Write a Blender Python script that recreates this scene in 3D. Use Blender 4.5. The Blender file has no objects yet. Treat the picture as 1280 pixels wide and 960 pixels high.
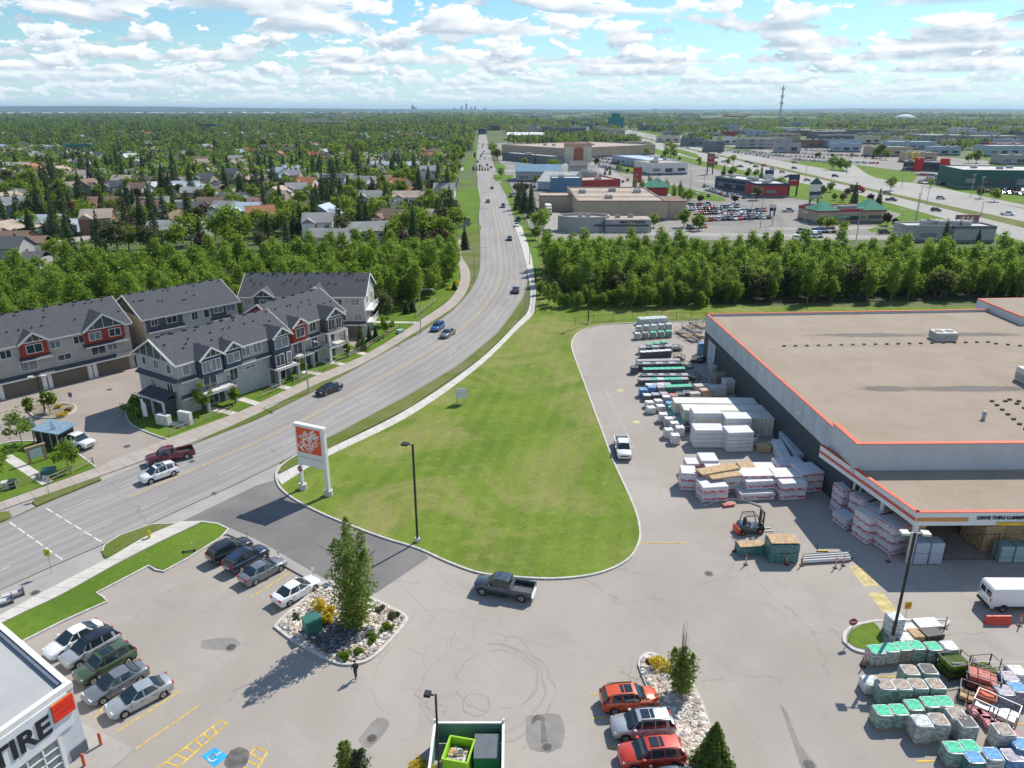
import bpy, bmesh, math, random
import numpy as np
from mathutils import Vector, Matrix, noise
R = math.radians
scene = bpy.context.scene
COL = scene.collection
rnd = random.Random(7)
# ------------------------------------------------------------------ camera, sky, sun, exposure
FPX = 930.0; CAMH = 43.0; PITCH = math.atan((480-136)/FPX)
cam_d = bpy.data.cameras.new("camera"); cam = bpy.data.objects.new("camera", cam_d); COL.objects.link(cam)
cam.location = (0, 0, CAMH); cam.rotation_euler = (R(90)-PITCH, 0, 0)
cam_d.sensor_width = 36; cam_d.lens = 36*FPX/1280; cam_d.clip_start = .5; cam_d.clip_end = 60000
scene.camera = cam
SUN_AZ = 49.0; SUN_EL = 46.0
SKY_STRENGTH = .115
sd = bpy.data.lights.new("sun", 'SUN'); sun = bpy.data.objects.new("sun", sd); COL.objects.link(sun)
sd.energy = 4.1; sd.angle = R(.5); sd.color = (1, .94, .84)
_s = Vector((math.cos(R(SUN_AZ))*math.cos(R(SUN_EL)), math.sin(R(SUN_AZ))*math.cos(R(SUN_EL)), math.sin(R(SUN_EL))))
sun.rotation_euler = _s.to_track_quat('Z', 'Y').to_euler(); sun.location = (0, 0, 300)
scene.view_settings.view_transform = 'Standard'; scene.view_settings.look = 'None'
scene.view_settings.gamma = 1; scene.view_settings.exposure = 0.40
scene.cycles.max_bounces = 5; scene.cycles.diffuse_bounces = 2; scene.cycles.glossy_bounces = 2
scene.cycles.transmission_bounces = 3; scene.cycles.transparent_max_bounces = 8; scene.cycles.volume_bounces = 0
class NT:                                    # small node-tree writer
 def __init__(s, tree): s.t = tree; s.n = tree.nodes; s.l = tree.links
 def new(s, typ, **k):
  n = s.n.new(typ)
  for a, b in k.items():
   setattr(n, a, b)
  return n
 def set(s, sock, v):
  if isinstance(v, bpy.types.NodeSocket): s.l.new(v, sock)
  elif v is not None: sock.default_value = v
 def math(s, op, a, b=None, c=None, clamp=False):
  n = s.new('ShaderNodeMath', operation=op, use_clamp=clamp)
  s.set(n.inputs[0], a); s.set(n.inputs[1], b)
  if c is not None: s.set(n.inputs[2], c)
  return n.outputs[0]
 def vmath(s, op, a, b=None, out=0):
  n = s.new('ShaderNodeVectorMath', operation=op); s.set(n.inputs[0], a)
  if b is not None: s.set(n.inputs[1], b)
  return n.outputs[out]
 def noise(s, vec, scale=1, detail=4, rough=.55, dist=0, out=0):
  n = s.new('ShaderNodeTexNoise'); s.set(n.inputs['Vector'], vec); n.inputs['Scale'].default_value = scale
  n.inputs['Detail'].default_value = detail; n.inputs['Roughness'].default_value = rough; n.inputs['Distortion'].default_value = dist
  return n.outputs[out]
 def ramp(s, fac, lo, hi, a=0., b=1.):      # smooth remap
  n = s.new('ShaderNodeMapRange', interpolation_type='SMOOTHSTEP'); s.set(n.inputs[0], fac)
  s.set(n.inputs[1], lo); s.set(n.inputs[2], hi); s.set(n.inputs[3], a); s.set(n.inputs[4], b)
  return n.outputs[0]
 def mix(s, fac, a, b, mode='MIX'):
  n = s.new('ShaderNodeMix', data_type='RGBA', blend_type=mode); s.set(n.inputs[0], fac)
  for i, v in ((6, a), (7, b)):
   if isinstance(v, tuple): v = (*v[:3], 1)
   s.set(n.inputs[i], v)
  return n.outputs[2]
 def comb(s, x, y, z):
  n = s.new('ShaderNodeCombineXYZ')
  for i, v in enumerate((x, y, z)): s.set(n.inputs[i], v)
  return n.outputs[0]
 def sep(s, v):
  n = s.new('ShaderNodeSeparateXYZ'); s.set(n.inputs[0], v); return n.outputs
def build_world():
 w = bpy.data.worlds.new("World"); scene.world = w; w.use_nodes = True
 T = NT(w.node_tree); T.n.clear()
 out = T.new('ShaderNodeOutputWorld'); bg = T.new('ShaderNodeBackground'); bg.inputs[1].default_value = SKY_STRENGTH
 T.l.new(bg.outputs[0], out.inputs[0])
 sky = T.new('ShaderNodeTexSky', sky_type='NISHITA'); sky.sun_disc = False
 sky.sun_elevation = R(SUN_EL); sky.sun_rotation = R(90-SUN_AZ); sky.air_density = 1.1; sky.dust_density = .35; sky.ozone_density = 1.6
 tc = T.new('ShaderNodeTexCoord').outputs['Generated']
 x, y, z = T.sep(tc)
 az = T.math('ARCTAN2', x, y); el = T.math('ARCSINE', z)
 col = T.mix(1., sky.outputs[0], (.52, .74, .88), 'MULTIPLY')
 # high thin veil low down
 veil = T.ramp(el, 0., .10, .62, .0)
 col = T.mix(veil, col, (4.4, 5.9, 6.7))
 # rows of cumulus, far rows first: base elevation, height, scale
 rows = [(.008, .018, 32, .48), (.017, .020, 26, .48), (.027, .022, 21, .47), (.038, .026, 17, .475), (.051, .031, 13.5, .48),
   (.066, .038, 10.6, .515), (.084, .046, 8.4, .525), (.106, .058, 6.6, .53), (.14, .12, 4.0, .50), (.30, .30, 2.0, .5)]
 for i, (e0, hh, sc, th) in enumerate(rows):
  big = T.comb(T.math('MULTIPLY', az, sc), T.math('MULTIPLY', el, sc*2.3), 3.7*i+1.3)
  n1 = T.noise(big, 1.0, 5 if e0 < .14 else 2, .58, .25)
  up = T.math('DIVIDE', T.math('SUBTRACT', el, e0), hh)          # 0 at the base, 1 at the top
  wob = T.math('MULTIPLY', T.math('SUBTRACT', n1, .5), .55)
  lo = T.ramp(T.math('ADD', up, T.math('MULTIPLY', wob, .35)), -.06, .10)
  hi = T.math('MULTIPLY', T.math('MAXIMUM', up, 0.), .135)
  d = T.math('SUBTRACT', T.math('SUBTRACT', n1, th-.06), hi)
  a = T.math('MULTIPLY', T.ramp(d, 0., .032), lo)
  # relief: same noise a little toward the sun (up and to the right)
  big2 = T.vmath('ADD', big, (.10, .20, 0))
  n2 = T.noise(big2, 1.0, 3 if e0 < .14 else 1, .58, .25)
  rel = T.math('SUBTRACT', n1, n2)
  lit = T.math('ADD', T.math('MULTIPLY', rel, 5.2), T.ramp(up, -.05, .62, .12, .95), clamp=True)
  cc = T.mix(lit, (3.5, 4.25, 5.0), (7.0, 7.15, 7.3))
  far = T.ramp(el, 0., .06, .5, 0.)
  cc = T.mix(far, cc, (5.3, 6.2, 6.8))
  amax = .75 if e0 < .03 else .97
  col = T.mix(T.math('MULTIPLY', a, amax), col, cc)
 T.l.new(col, bg.inputs[0])
build_world(); scene.world.cycles.sampling_method = 'MANUAL'; scene.world.cycles.sample_map_resolution = 256
# ------------------------------------------------------------------ survey: photograph pixel (1280x960) -> point of the real place at height z
def U(px, py, z=0.):
 a = (px-640)/FPX; b = (480-py)/FPX
 dy = math.cos(PITCH)+b*math.sin(PITCH); dz = -math.sin(PITCH)+b*math.cos(PITCH)
 t = (z-CAMH)/dz
 return Vector((a*t, dy*t, z))
def U2(p, z=0.): v = U(p[0], p[1], z); return (v.x, v.y)
def proj(X, Y, Z=0.):
 Z -= CAMH; d = Y*math.cos(PITCH)-Z*math.sin(PITCH); u = Y*math.sin(PITCH)+Z*math.cos(PITCH)
 return 640+FPX*X/d, 480-FPX*u/d
def ang(p, q): return math.atan2(q[1]-p[1], q[0]-p[0])
# ------------------------------------------------------------------ materials
MATS = {}
def M(name, col, rough=.75, var=.12, scale=1.5, metal=0., bump=0., coat=0., spec=.4, emit=None, alpha=1., fine=0.):
 if name in MATS: return MATS[name]
 m = bpy.data.materials.new(name); m.use_nodes = True; T = NT(m.node_tree); b = T.n['Principled BSDF']
 b.inputs['Roughness'].default_value = rough; b.inputs['Metallic'].default_value = metal
 b.inputs['Specular IOR Level'].default_value = spec; b.inputs['Coat Weight'].default_value = coat
 b.inputs['Coat Roughness'].default_value = .06; b.inputs['Alpha'].default_value = alpha
 c = (*col, 1)
 if var or bump:
  tc = T.new('ShaderNodeTexCoord').outputs['Object']
  n = T.noise(tc, scale, 5, .6)
  f = T.ramp(n, .3, .7, 1-var, 1+var)
  if fine:
   f = T.math('MULTIPLY', f, T.ramp(T.noise(tc, scale*14, 3, .6), .3, .7, 1-fine, 1+fine))
  v = T.vmath('SCALE', tuple(col)); sc = v.node; T.l.new(f, sc.inputs['Scale'])
  T.l.new(v, b.inputs['Base Color'])
  if bump:
   bp = T.new('ShaderNodeBump'); bp.inputs['Strength'].default_value = bump; bp.inputs['Distance'].default_value = .05
   T.l.new(T.noise(tc, scale*8, 4, .6), bp.inputs['Height']); T.l.new(bp.outputs[0], b.inputs['Normal'])
 else: b.inputs['Base Color'].default_value = c
 if emit: b.inputs['Emission Color'].default_value = (*emit, 1); b.inputs['Emission Strength'].default_value = 1
 MATS[name] = m; return m
def custom(name, rough=.8, spec=.3):
 m = bpy.data.materials.new(name); m.use_nodes = True; T = NT(m.node_tree); b = T.n['Principled BSDF']
 b.inputs['Roughness'].default_value = rough; b.inputs['Specular IOR Level'].default_value = spec
 MATS[name] = m; return m, T, b
def bumped(T, b, h, s=.3, d=.05):
 bp = T.new('ShaderNodeBump'); bp.inputs['Strength'].default_value = s; bp.inputs['Distance'].default_value = d
 T.l.new(h, bp.inputs['Height']); T.l.new(bp.outputs[0], b.inputs['Normal'])
def mat_lot():
 m, T, b = custom('lot_pavement', .88, .2)
 P = T.new('ShaderNodeNewGeometry').outputs['Position']
 big = T.noise(P, .035, 6, .62, .6); mid = T.noise(P, .22, 7, .65, .8); fine = T.noise(P, 9., 3, .7)
 c = T.mix(T.ramp(big, .32, .68), (.352, .314, .276), (.44, .400, .358))
 c = T.mix(T.ramp(mid, .50, .80, 0, .5), c, (.27, .25, .23))
 c = T.mix(T.ramp(mid, .20, .42, .35, 0), c, (.48, .452, .42))
 c = T.mix(T.ramp(fine, .25, .75, .0, .22), c, (.15, .14, .13))
 # long sealed cracks, masked so they come and go
 v = T.new('ShaderNodeTexVoronoi', feature='DISTANCE_TO_EDGE'); v.inputs['Scale'].default_value = .075
 w = T.vmath('ADD', P, T.vmath('SCALE', T.noise(P, .5, 5, .6, out=1))); w.node.inputs[1].links[0].from_node.inputs['Scale'].default_value = 2.6
 T.l.new(w, v.inputs['Vector'])
 cr = T.math('MULTIPLY', T.ramp(v.outputs['Distance'], .0015, .0065, 1, 0), T.ramp(T.noise(P, .09, 3), .46, .60))
 seam = T.math('ABSOLUTE', T.math('SUBTRACT', T.math('FRACT', T.math('ADD', T.math('MULTIPLY', T.vmath('DOT_PRODUCT', P, (.78, .62, 0), out=1), .085), T.math('MULTIPLY', mid, .06))), .5))
 c = T.mix(T.math('MULTIPLY', T.ramp(seam, .0, .004, 1, 0), T.ramp(big, .45, .6, 0, .4)), c, (.15, .14, .13))
 c = T.mix(T.math('MULTIPLY', cr, .34), c, (.12, .11, .10))
 # curved tyre scrubs: arcs round a few turning points
 tot = None; nz1 = T.math('MULTIPLY', T.math('SUBTRACT', T.noise(P, .35, 2), .5), 1.2); nz2 = T.ramp(T.noise(P, .30, 3), .38, .60)
 for (px, py, rad, k) in ((608, 862, 5.3, 1.), (604, 858, 4.9, .8), (622, 850, 3.3, .9), (596, 880, 1.1, 1.), (570, 840, 6.6, .5), (548, 790, 3.2, .5), (560, 820, 2.2, .5), (690, 800, 9., .3), (840, 690, 6., .3), (770, 800, 14, .25), (230, 790, 7, .25)):
  q = U(px, py)
  d = T.vmath('DISTANCE', P, (q.x, q.y, 0.), out=1)
  d = T.math('ADD', d, nz1)
  ring = T.ramp(T.math('ABSOLUTE', T.math('SUBTRACT', d, rad)), .03, .13, 1, 0)
  ring = T.math('MULTIPLY', ring, T.math('MULTIPLY', nz2, k))
  tot = ring if tot is None else T.math('MAXIMUM', tot, ring)
 c = T.mix(T.math('MULTIPLY', tot, .28), c, (.10, .09, .085))
 sp = T.ramp(T.noise(P, .55, 5, .7), .70, .80, 0, .55)           # oil drips
 c = T.mix(sp, c, (.12, .11, .105))
 T.l.new(c, b.inputs['Base Color']); bumped(T, b, fine, .25, .02); return m
def mat_paving(name, c0, c1, c2, sc=.12):
 m, T, b = custom(name, .88, .25); P = T.new('ShaderNodeNewGeometry').outputs['Position']
 c = T.mix(T.ramp(T.noise(P, sc, 6, .6, .4), .3, .7), c0, c1)
 c = T.mix(T.ramp(T.noise(P, sc*6, 6, .7), .5, .8, 0, .5), c, c2)
 c = T.mix(T.ramp(T.noise(P, 9, 3, .7), .25, .75, 0, .2), c, tuple(.5*x for x in c0))
 T.l.new(c, b.inputs['Base Color']); return m
def mat_slab(name, c0, c1, joint=1.8):                               # poured concrete with joints along the strip (UV: x metres along)
 m, T, b = custom(name, .85, .25); P = T.new('ShaderNodeNewGeometry').outputs['Position']
 uv = T.new('ShaderNodeUVMap'); u = T.sep(uv.outputs[0])[0]
 f = T.math('ABSOLUTE', T.math('SUBTRACT', T.math('FRACT', T.math('DIVIDE', u, joint)), .5))
 j = T.ramp(f, .47, .485)
 c = T.mix(T.ramp(T.noise(P, .5, 5, .6), .3, .7), c0, c1)
 c = T.mix(T.math('MULTIPLY', j, .55), c, tuple(.35*x for x in c0))
 T.l.new(c, b.inputs['Base Color']); return m
def mat_road():
 m, T, b = custom('road_asphalt', .85, .25); P = T.new('ShaderNodeNewGeometry').outputs['Position']
 uv = T.sep(T.new('ShaderNodeUVMap').outputs[0]); u, v = uv[0], uv[1]
 L = T.comb(T.math('MULTIPLY', u, .035), T.math('MULTIPLY', v, 2.2), 0.)
 streak = T.noise(L, 1., 5, .6)
 lane = T.math('FRACT', T.math('MULTIPLY', v, 4.))
 tr = T.math('ABSOLUTE', T.math('SUBTRACT', T.math('ABSOLUTE', T.math('SUBTRACT', lane, .5)), .24))
 c = T.mix(T.ramp(streak, .3, .7), (.30, .283, .268), (.385, .365, .348))
 c = T.mix(T.ramp(tr, .05, .13, .0, .34), c, (.22, .207, .198))
 c = T.mix(T.ramp(T.noise(T.comb(T.math('MULTIPLY', u, .02), T.math('MULTIPLY', v, 22.), 0.), 1, 4), .5, .7, 0, .4), c, (.42, .40, .38))
 c = T.mix(T.ramp(T.noise(P, 8, 3, .7), .25, .75, 0, .2), c, (.13, .12, .12))
 d = T.math('ABSOLUTE', T.math('SUBTRACT', T.math('FRACT', T.math('MULTIPLY', T.math('ADD', u, T.math('MULTIPLY', T.noise(P, .3, 2), 3.)), 1/19.)), .5))
 c = T.mix(T.ramp(d, .0, .004, .45, 0), c, (.10, .10, .10))
 T.l.new(c, b.inputs['Base Color']); return m
def mat_grass(name, c0, c1, cdry, dry=.5, stripes=0.):
 m, T, b = custom(name, .95, .1); P = T.new('ShaderNodeNewGeometry').outputs['Position']
 c = T.mix(T.ramp(T.noise(P, .09, 6, .65, .5), .3, .7), c0, c1)
 c = T.mix(T.ramp(T.noise(P, .055, 7, .72, 1.), .44, .66, 0, dry), c, cdry)
 c = T.mix(T.ramp(T.noise(P, 1.6, 6, .75), .45, .75, 0, .45), c, tuple(.55*x for x in c0))
 c = T.mix(T.ramp(T.noise(P, .6, 7, .8), .52, .76, 0, .65), c, tuple(1.3*x for x in cdry))
 if stripes:
  x, y, z = T.sep(P)
  s = T.math('SINE', T.math('ADD', T.math('MULTIPLY', T.math('ADD', x, T.math('MULTIPLY', y, -.18)), 2.4), T.math('MULTIPLY', T.noise(P, .05, 2), 4.)))
  c = T.mix(T.ramp(s, -.6, .9, 0, stripes), c, tuple(1.35*q for q in c1))
 T.l.new(c, b.inputs['Base Color']); bumped(T, b, T.noise(P, 5, 4, .8), .6, .08); return m
def mat_roofgravel():
 m, T, b = custom('roof_gravel', .95, .1); P = T.new('ShaderNodeNewGeometry').outputs['Position']
 c = T.mix(T.ramp(T.noise(P, .12, 6, .65, .5), .3, .7), (.35, .29, .225), (.41, .345, .275))
 c = T.mix(T.ramp(T.noise(P, 7, 4, .8), .3, .7, .0, .5), c, (.25, .205, .16))
 c = T.mix(T.ramp(T.noise(P, .45, 6, .75, .8), .5, .75, 0, .4), c, (.22, .18, .14))
 tot = None
 for (px, py, w) in ((1090, 419, 13), (1215, 418, 11), (1215, 486, 13), (1110, 486, 5)):  # where rain ponds and dries
  q = U(px, py, 8.);
  d = T.vmath('LENGTH', T.vmath('MULTIPLY', T.vmath('SUBTRACT', P, (q.x, q.y, 8.)), (1/w, 1/1.5, 0.)), out=1)
  d = T.math('ADD', d, T.math('MULTIPLY', T.math('SUBTRACT', T.noise(P, .5, 5, .7), .5), .9))
  e = T.ramp(d, .2, 1.05, 1, 0); tot = e if tot is None else T.math('MAXIMUM', tot, e)
 c = T.mix(T.math('MULTIPLY', tot, .8), c, (.09, .085, .08))
 c = T.mix(T.ramp(tot, .8, 1., 0, .45), c, (.26, .255, .26))
 T.l.new(c, b.inputs['Base Color']); bumped(T, b, T.noise(P, 8, 3, .8), .5, .04); return m
def mat_siding(name, col, pitch=.16, depth=.25, vert=False):
 m, T, b = custom(name, .7, .3); tc = T.new('ShaderNodeTexCoord').outputs['Object']; x, y, z = T.sep(tc)
 t = T.math('ADD', x, y) if vert else z
 f = T.math('FRACT', T.math('DIVIDE', t, pitch))
 c = T.mix(T.ramp(T.noise(tc, .5, 4), .3, .7), tuple(.92*q for q in col), tuple(1.06*q for q in col))
 c = T.mix(T.ramp(f, .0, .22, depth, 0), c, tuple(.4*q for q in col))
 T.l.new(c, b.inputs['Base Color']); return m
def mat_shingle(name, c0, c1):
 m, T, b = custom(name, .95, .15); tc = T.new('ShaderNodeTexCoord').outputs['Object']; x, y, z = T.sep(tc)
 c = T.mix(T.noise(tc, 1.2, 6, .7), c0, c1)
 c = T.mix(T.ramp(T.noise(T.vmath('MULTIPLY', tc, (3., 9., 16.)), 1., 3, .7), .35, .6, 0, .65), c, tuple(.55*q for q in c0))
 f = T.math('FRACT', T.math('DIVIDE', z, .11)); c = T.mix(T.ramp(f, 0, .3, .4, 0), c, tuple(.4*q for q in c0))
 T.l.new(c, b.inputs['Base Color']); return m
def mat_leaf(name, c0, c1, trans=.3, scale=.35):
 trans = min(.6, trans*1.5)
 m = bpy.data.materials.new(name); m.use_nodes = True; T = NT(m.node_tree); b = T.n['Principled BSDF']; MATS[name] = m
 tc = T.new('ShaderNodeTexCoord').outputs['Object']; oi = T.new('ShaderNodeObjectInfo')
 gi = T.new('ShaderNodeNewGeometry').outputs['Random Per Island']
 n = T.noise(T.vmath('ADD', tc, oi.outputs['Location']), scale, 4, .6)
 f = T.math('ADD', T.math('MULTIPLY', T.ramp(n, .3, .7), .45), T.math('ADD', T.math('MULTIPLY', oi.outputs['Random'], .35), T.math('MULTIPLY', gi, .3)))
 c = T.mix(f, c0, c1)
 b.inputs['Roughness'].default_value = .6; b.inputs['Specular IOR Level'].default_value = .25
 T.l.new(c, b.inputs['Base Color'])
 tr = T.new('ShaderNodeBsdfTranslucent'); T.l.new(T.mix(.5, c, (c1[0]*1.7, c1[1]*1.6, c1[2]*.7)), tr.inputs[0])
 mx = T.new('ShaderNodeMixShader'); mx.inputs[0].default_value = trans
 T.l.new(b.outputs[0], mx.inputs[1]); T.l.new(tr.outputs[0], mx.inputs[2]); T.l.new(mx.outputs[0], T.n['Material Output'].inputs[0])
 return m
def mat_print(name, base, ink, sc=(1.3, 1.3, 2.4)):                   # wrapped goods with blocks of printed lettering on the sides
 m, T, b = custom(name, .45, .5); tc = T.new('ShaderNodeTexCoord').outputs['Object']; x, y, z = T.sep(tc)
 g = T.sep(T.new('ShaderNodeNewGeometry').outputs['Normal'])[2]
 u = T.math('ADD', x, y); vv = T.math('FRACT', T.math('MULTIPLY', z, 1.1));
 band = T.math('MULTIPLY', T.ramp(vv, .28, .34), T.ramp(vv, .66, .72, 1, 0))
 let = T.ramp(T.noise(T.comb(T.math('MULTIPLY', u, 3.1), T.math('MULTIPLY', z, 3.0), 0.), 1.3, 2, .6), .46, .52)
 side = T.ramp(T.math('ABSOLUTE', g), .3, .5, 1, 0)
 k = T.math('MULTIPLY', T.math('MULTIPLY', band, let), side)
 c = T.mix(T.ramp(T.noise(tc, 1.5, 4), .3, .7), tuple(.9*q for q in base), base)
 lay = T.ramp(T.math('FRACT', T.math('MULTIPLY', z, 2.2)), .0, .08, .55, 0)
 c = T.mix(T.math('MULTIPLY', lay, side), c, (.12, .12, .13))
 c = T.mix(k, c, ink); T.l.new(c, b.inputs['Base Color']); return m
def paint(name, col, metal=.0, rough=.32):
 return M('paint_'+name, col, rough, .0, coat=1., metal=metal, spec=.5)
# ------------------------------------------------------------------ mesh helpers
class MB:
 def __init__(s): s.v = []; s.f = []; s.m = []; s.uv = {}
 def add(s, vs, fs, m=0):
  o = len(s.v); s.v += [tuple(p) for p in vs]
  for f in fs: s.f.append(tuple(i+o for i in f)); s.m.append(m)
  return s
 def box(s, x0, x1, y0, y1, z0, z1, m=0, mt=None):
  if x0 > x1: x0, x1 = x1, x0
  if y0 > y1: y0, y1 = y1, y0
  s.add([(x0, y0, z0), (x1, y0, z0), (x1, y1, z0), (x0, y1, z0), (x0, y0, z1), (x1, y0, z1), (x1, y1, z1), (x0, y1, z1)],
   [(0, 3, 2, 1), (4, 5, 6, 7), (0, 1, 5, 4), (1, 2, 6, 5), (2, 3, 7, 6), (3, 0, 4, 7)], m)
  if mt is not None: s.m[-5] = mt
  return s
 def bar(s, a, b, w, h, m=0):                # rectangular bar from a to b
  a = Vector(a); b = Vector(b); d = (b-a).normalized(); up = Vector((0, 0, 1))
  if abs(d.z) > .95: up = Vector((0, 1, 0))
  sx = d.cross(up).normalized()*w/2; sy = sx.cross(d).normalized()*h/2
  vs = [a-sx-sy, a+sx-sy, a+sx+sy, a-sx+sy, b-sx-sy, b+sx-sy, b+sx+sy, b-sx+sy]
  return s.add(vs, [(0, 1, 2, 3), (7, 6, 5, 4), (0, 4, 5, 1), (1, 5, 6, 2), (2, 6, 7, 3), (3, 7, 4, 0)], m)
 def prism(s, poly, z0, z1, m=0, mt=None):
  n = len(poly); A = sum(poly[i][0]*poly[(i+1) % n][1]-poly[(i+1) % n][0]*poly[i][1] for i in range(n))
  if A < 0: poly = poly[::-1]
  s.add([(p[0], p[1], z0) for p in poly]+[(p[0], p[1], z1) for p in poly],
   [tuple(range(n, 2*n))]+[(i, (i+1) % n, (i+1) % n+n, i+n) for i in range(n)], m)
  if mt is not None: s.m[-n-1] = mt
  return s
 def sheet(s, poly, z, m=0):
  n = len(poly); A = sum(poly[i][0]*poly[(i+1) % n][1]-poly[(i+1) % n][0]*poly[i][1] for i in range(n))
  if A < 0: poly = poly[::-1]
  return s.add([(p[0], p[1], z) for p in poly], [tuple(range(n))], m)
 def cyl(s, a, b, r0, r1=None, n=8, m=0, cap=True):
  r1 = r0 if r1 is None else r1
  a = Vector(a); b = Vector(b); d = (b-a).normalized(); up = Vector((0, 0, 1)) if abs(d.z) < .95 else Vector((1, 0, 0))
  sx = d.cross(up).normalized(); sy = sx.cross(d)
  vs = [c+(sx*math.cos(t)+sy*math.sin(t))*r for c, r in ((a, r0), (b, r1)) for t in [2*math.pi*i/n for i in range(n)]]
  fs = [(i, i+n, (i+1) % n+n, (i+1) % n) for i in range(n)]
  if cap: fs += [tuple(range(n)), tuple(range(2*n-1, n-1, -1))]
  return s.add(vs, fs, m)
 def tube(s, pts, r, n=6, m=0):
  for a, b in zip(pts, pts[1:]): s.cyl(a, b, r, r, n, m)
  return s
 def ball(s, c, rx, ry=None, rz=None, n=8, k=5, m=0, jit=0, rg=rnd):
  ry = ry or rx; rz = rz or rx; vs = [(c[0], c[1], c[2]-rz)]
  for j in range(1, k):
   t = -math.pi/2+math.pi*j/k
   for i in range(n):
    q = 2*math.pi*i/n; g = 1+jit*rg.uniform(-1, 1)
    vs.append((c[0]+rx*g*math.cos(t)*math.cos(q), c[1]+ry*g*math.cos(t)*math.sin(q), c[2]+rz*g*math.sin(t)))
  vs.append((c[0], c[1], c[2]+rz)); fs = [(0, 1+(i+1) % n, 1+i) for i in range(n)]
  for j in range(k-2):
   for i in range(n): a = 1+j*n+i; b2 = 1+j*n+(i+1) % n; fs.append((a, b2, b2+n, a+n))
  e = len(vs)-1; o = 1+(k-2)*n; fs += [(o+i, o+(i+1) % n, e) for i in range(n)]
  return s.add(vs, fs, m)
 def loft(s, rings, m=0, cap=True, ms=None):
  n = len(rings[0]); vs = [p for r in rings for p in r]; fs = []
  for j in range(len(rings)-1):
   for i in range(n): a = j*n+i; b = j*n+(i+1) % n; fs.append((a, b, b+n, a+n))
  if cap: fs += [tuple(range(n-1, -1, -1)), tuple(range((len(rings)-1)*n, len(rings)*n))]
  return s.add(vs, fs, m)
 def build(s, name, mats, parent=None, smooth=False, loc=None, rotz=0, uv=None):
  me = bpy.data.meshes.new(name); me.from_pydata(s.v, [], s.f)
  if not isinstance(mats, (list, tuple)): mats = [mats]
  for q in mats: me.materials.append(q)
  if len(mats) > 1: me.polygons.foreach_set('material_index', s.m)
  if smooth:
   me.polygons.foreach_set('use_smooth', [True]*len(me.polygons))
   if smooth is not True: me.set_sharp_from_angle(angle=R(smooth))
  if uv is not None:
   l = me.uv_layers.new(name='UVMap')
   for p in me.polygons:
    for li in p.loop_indices: l.data[li].uv = uv[me.loops[li].vertex_index]
  me.update()
  o = bpy.data.objects.new(name, me); COL.objects.link(o)
  if parent: o.parent = parent
  if loc is not None: o.location = loc
  if rotz: o.rotation_euler = (0, 0, rotz)
  return o
def tag(o, label=None, cat=None, group=None, kind=None):
 if label: o['label'] = label
 if cat: o['category'] = cat
 if group: o['group'] = group
 if kind: o['kind'] = kind
 return o
def thing(name, label, cat, loc=(0, 0, 0), rotz=0., group=None):
 o = bpy.data.objects.new(name, None); COL.objects.link(o); o.empty_display_size = .3
 o.location = loc; o.rotation_euler = (0, 0, rotz); return tag(o, label, cat, group)
KIDS = {}
def kids(o):
 if o.name not in KIDS: KIDS[o.name] = [c for c in bpy.data.objects if c.parent == o]
 return KIDS[o.name]
def dup(root, loc, rotz=0., label=None, group=None, sc=None, swap=None):
 def cp(o, par):
  c = o.copy(); COL.objects.link(c)
  if par is not None: c.parent = par
  if swap:
   for i, sl in enumerate(o.material_slots):
    if sl.material and sl.material.name in swap:
     c.material_slots[i].link = 'OBJECT'; c.material_slots[i].material = swap[sl.material.name]
  for k in kids(o): cp(k, c)
  return c
 r = cp(root, None); r.location = loc; r.rotation_euler = (0, 0, rotz)
 if sc is not None: r.scale = (sc, sc, sc) if isinstance(sc, (int, float)) else sc
 if label: r['label'] = label
 if group: r['group'] = group
 return r
PROTOS = []
def drop(root):                                  # remove an unused pattern
 for c in kids(root):
  for g in kids(c): bpy.data.objects.remove(g)
  bpy.data.objects.remove(c)
 bpy.data.objects.remove(root)
def fastmesh(name, V, Fq, mats, midx=None, smooth=False):            # V (n,3), Fq (m,4) or (m,3)
 me = bpy.data.meshes.new(name); n = len(V); m, k = Fq.shape
 me.vertices.add(n); me.vertices.foreach_set('co', np.asarray(V, dtype=np.float32).ravel())
 me.loops.add(m*k); me.loops.foreach_set('vertex_index', Fq.astype(np.int32).ravel())
 me.polygons.add(m); me.polygons.foreach_set('loop_start', np.arange(0, m*k, k, dtype=np.int32))
 for q in (mats if isinstance(mats, list) else [mats]): me.materials.append(q)
 if midx is not None: me.polygons.foreach_set('material_index', np.asarray(midx, dtype=np.int32))
 me.update(calc_edges=True); me.validate(); return me
def text_mesh(body, size=1., bold=.0, depth=.03, sx=1.):
 cu = bpy.data.curves.new('lettering', 'FONT'); cu.body = body; cu.size = size; cu.offset = bold; cu.extrude = depth/2
 cu.align_x = 'CENTER'; cu.align_y = 'CENTER'
 o = bpy.data.objects.new('lettering', cu); COL.objects.link(o)
 dg = bpy.context.evaluated_depsgraph_get(); me = bpy.data.meshes.new_from_object(o.evaluated_get(dg))
 bpy.data.objects.remove(o); me.transform(Matrix.Diagonal((sx, 1, 1, 1))); return me
def letters(body, size, mat, parent, loc, rot, bold=.0, depth=.03, sx=1., name='lettering'):
 me = text_mesh(body, size, bold, depth, sx); me.materials.clear(); me.materials.append(mat)
 o = bpy.data.objects.new(name, me); COL.objects.link(o); o.parent = parent; o.location = loc; o.rotation_euler = rot
 return o
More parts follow.
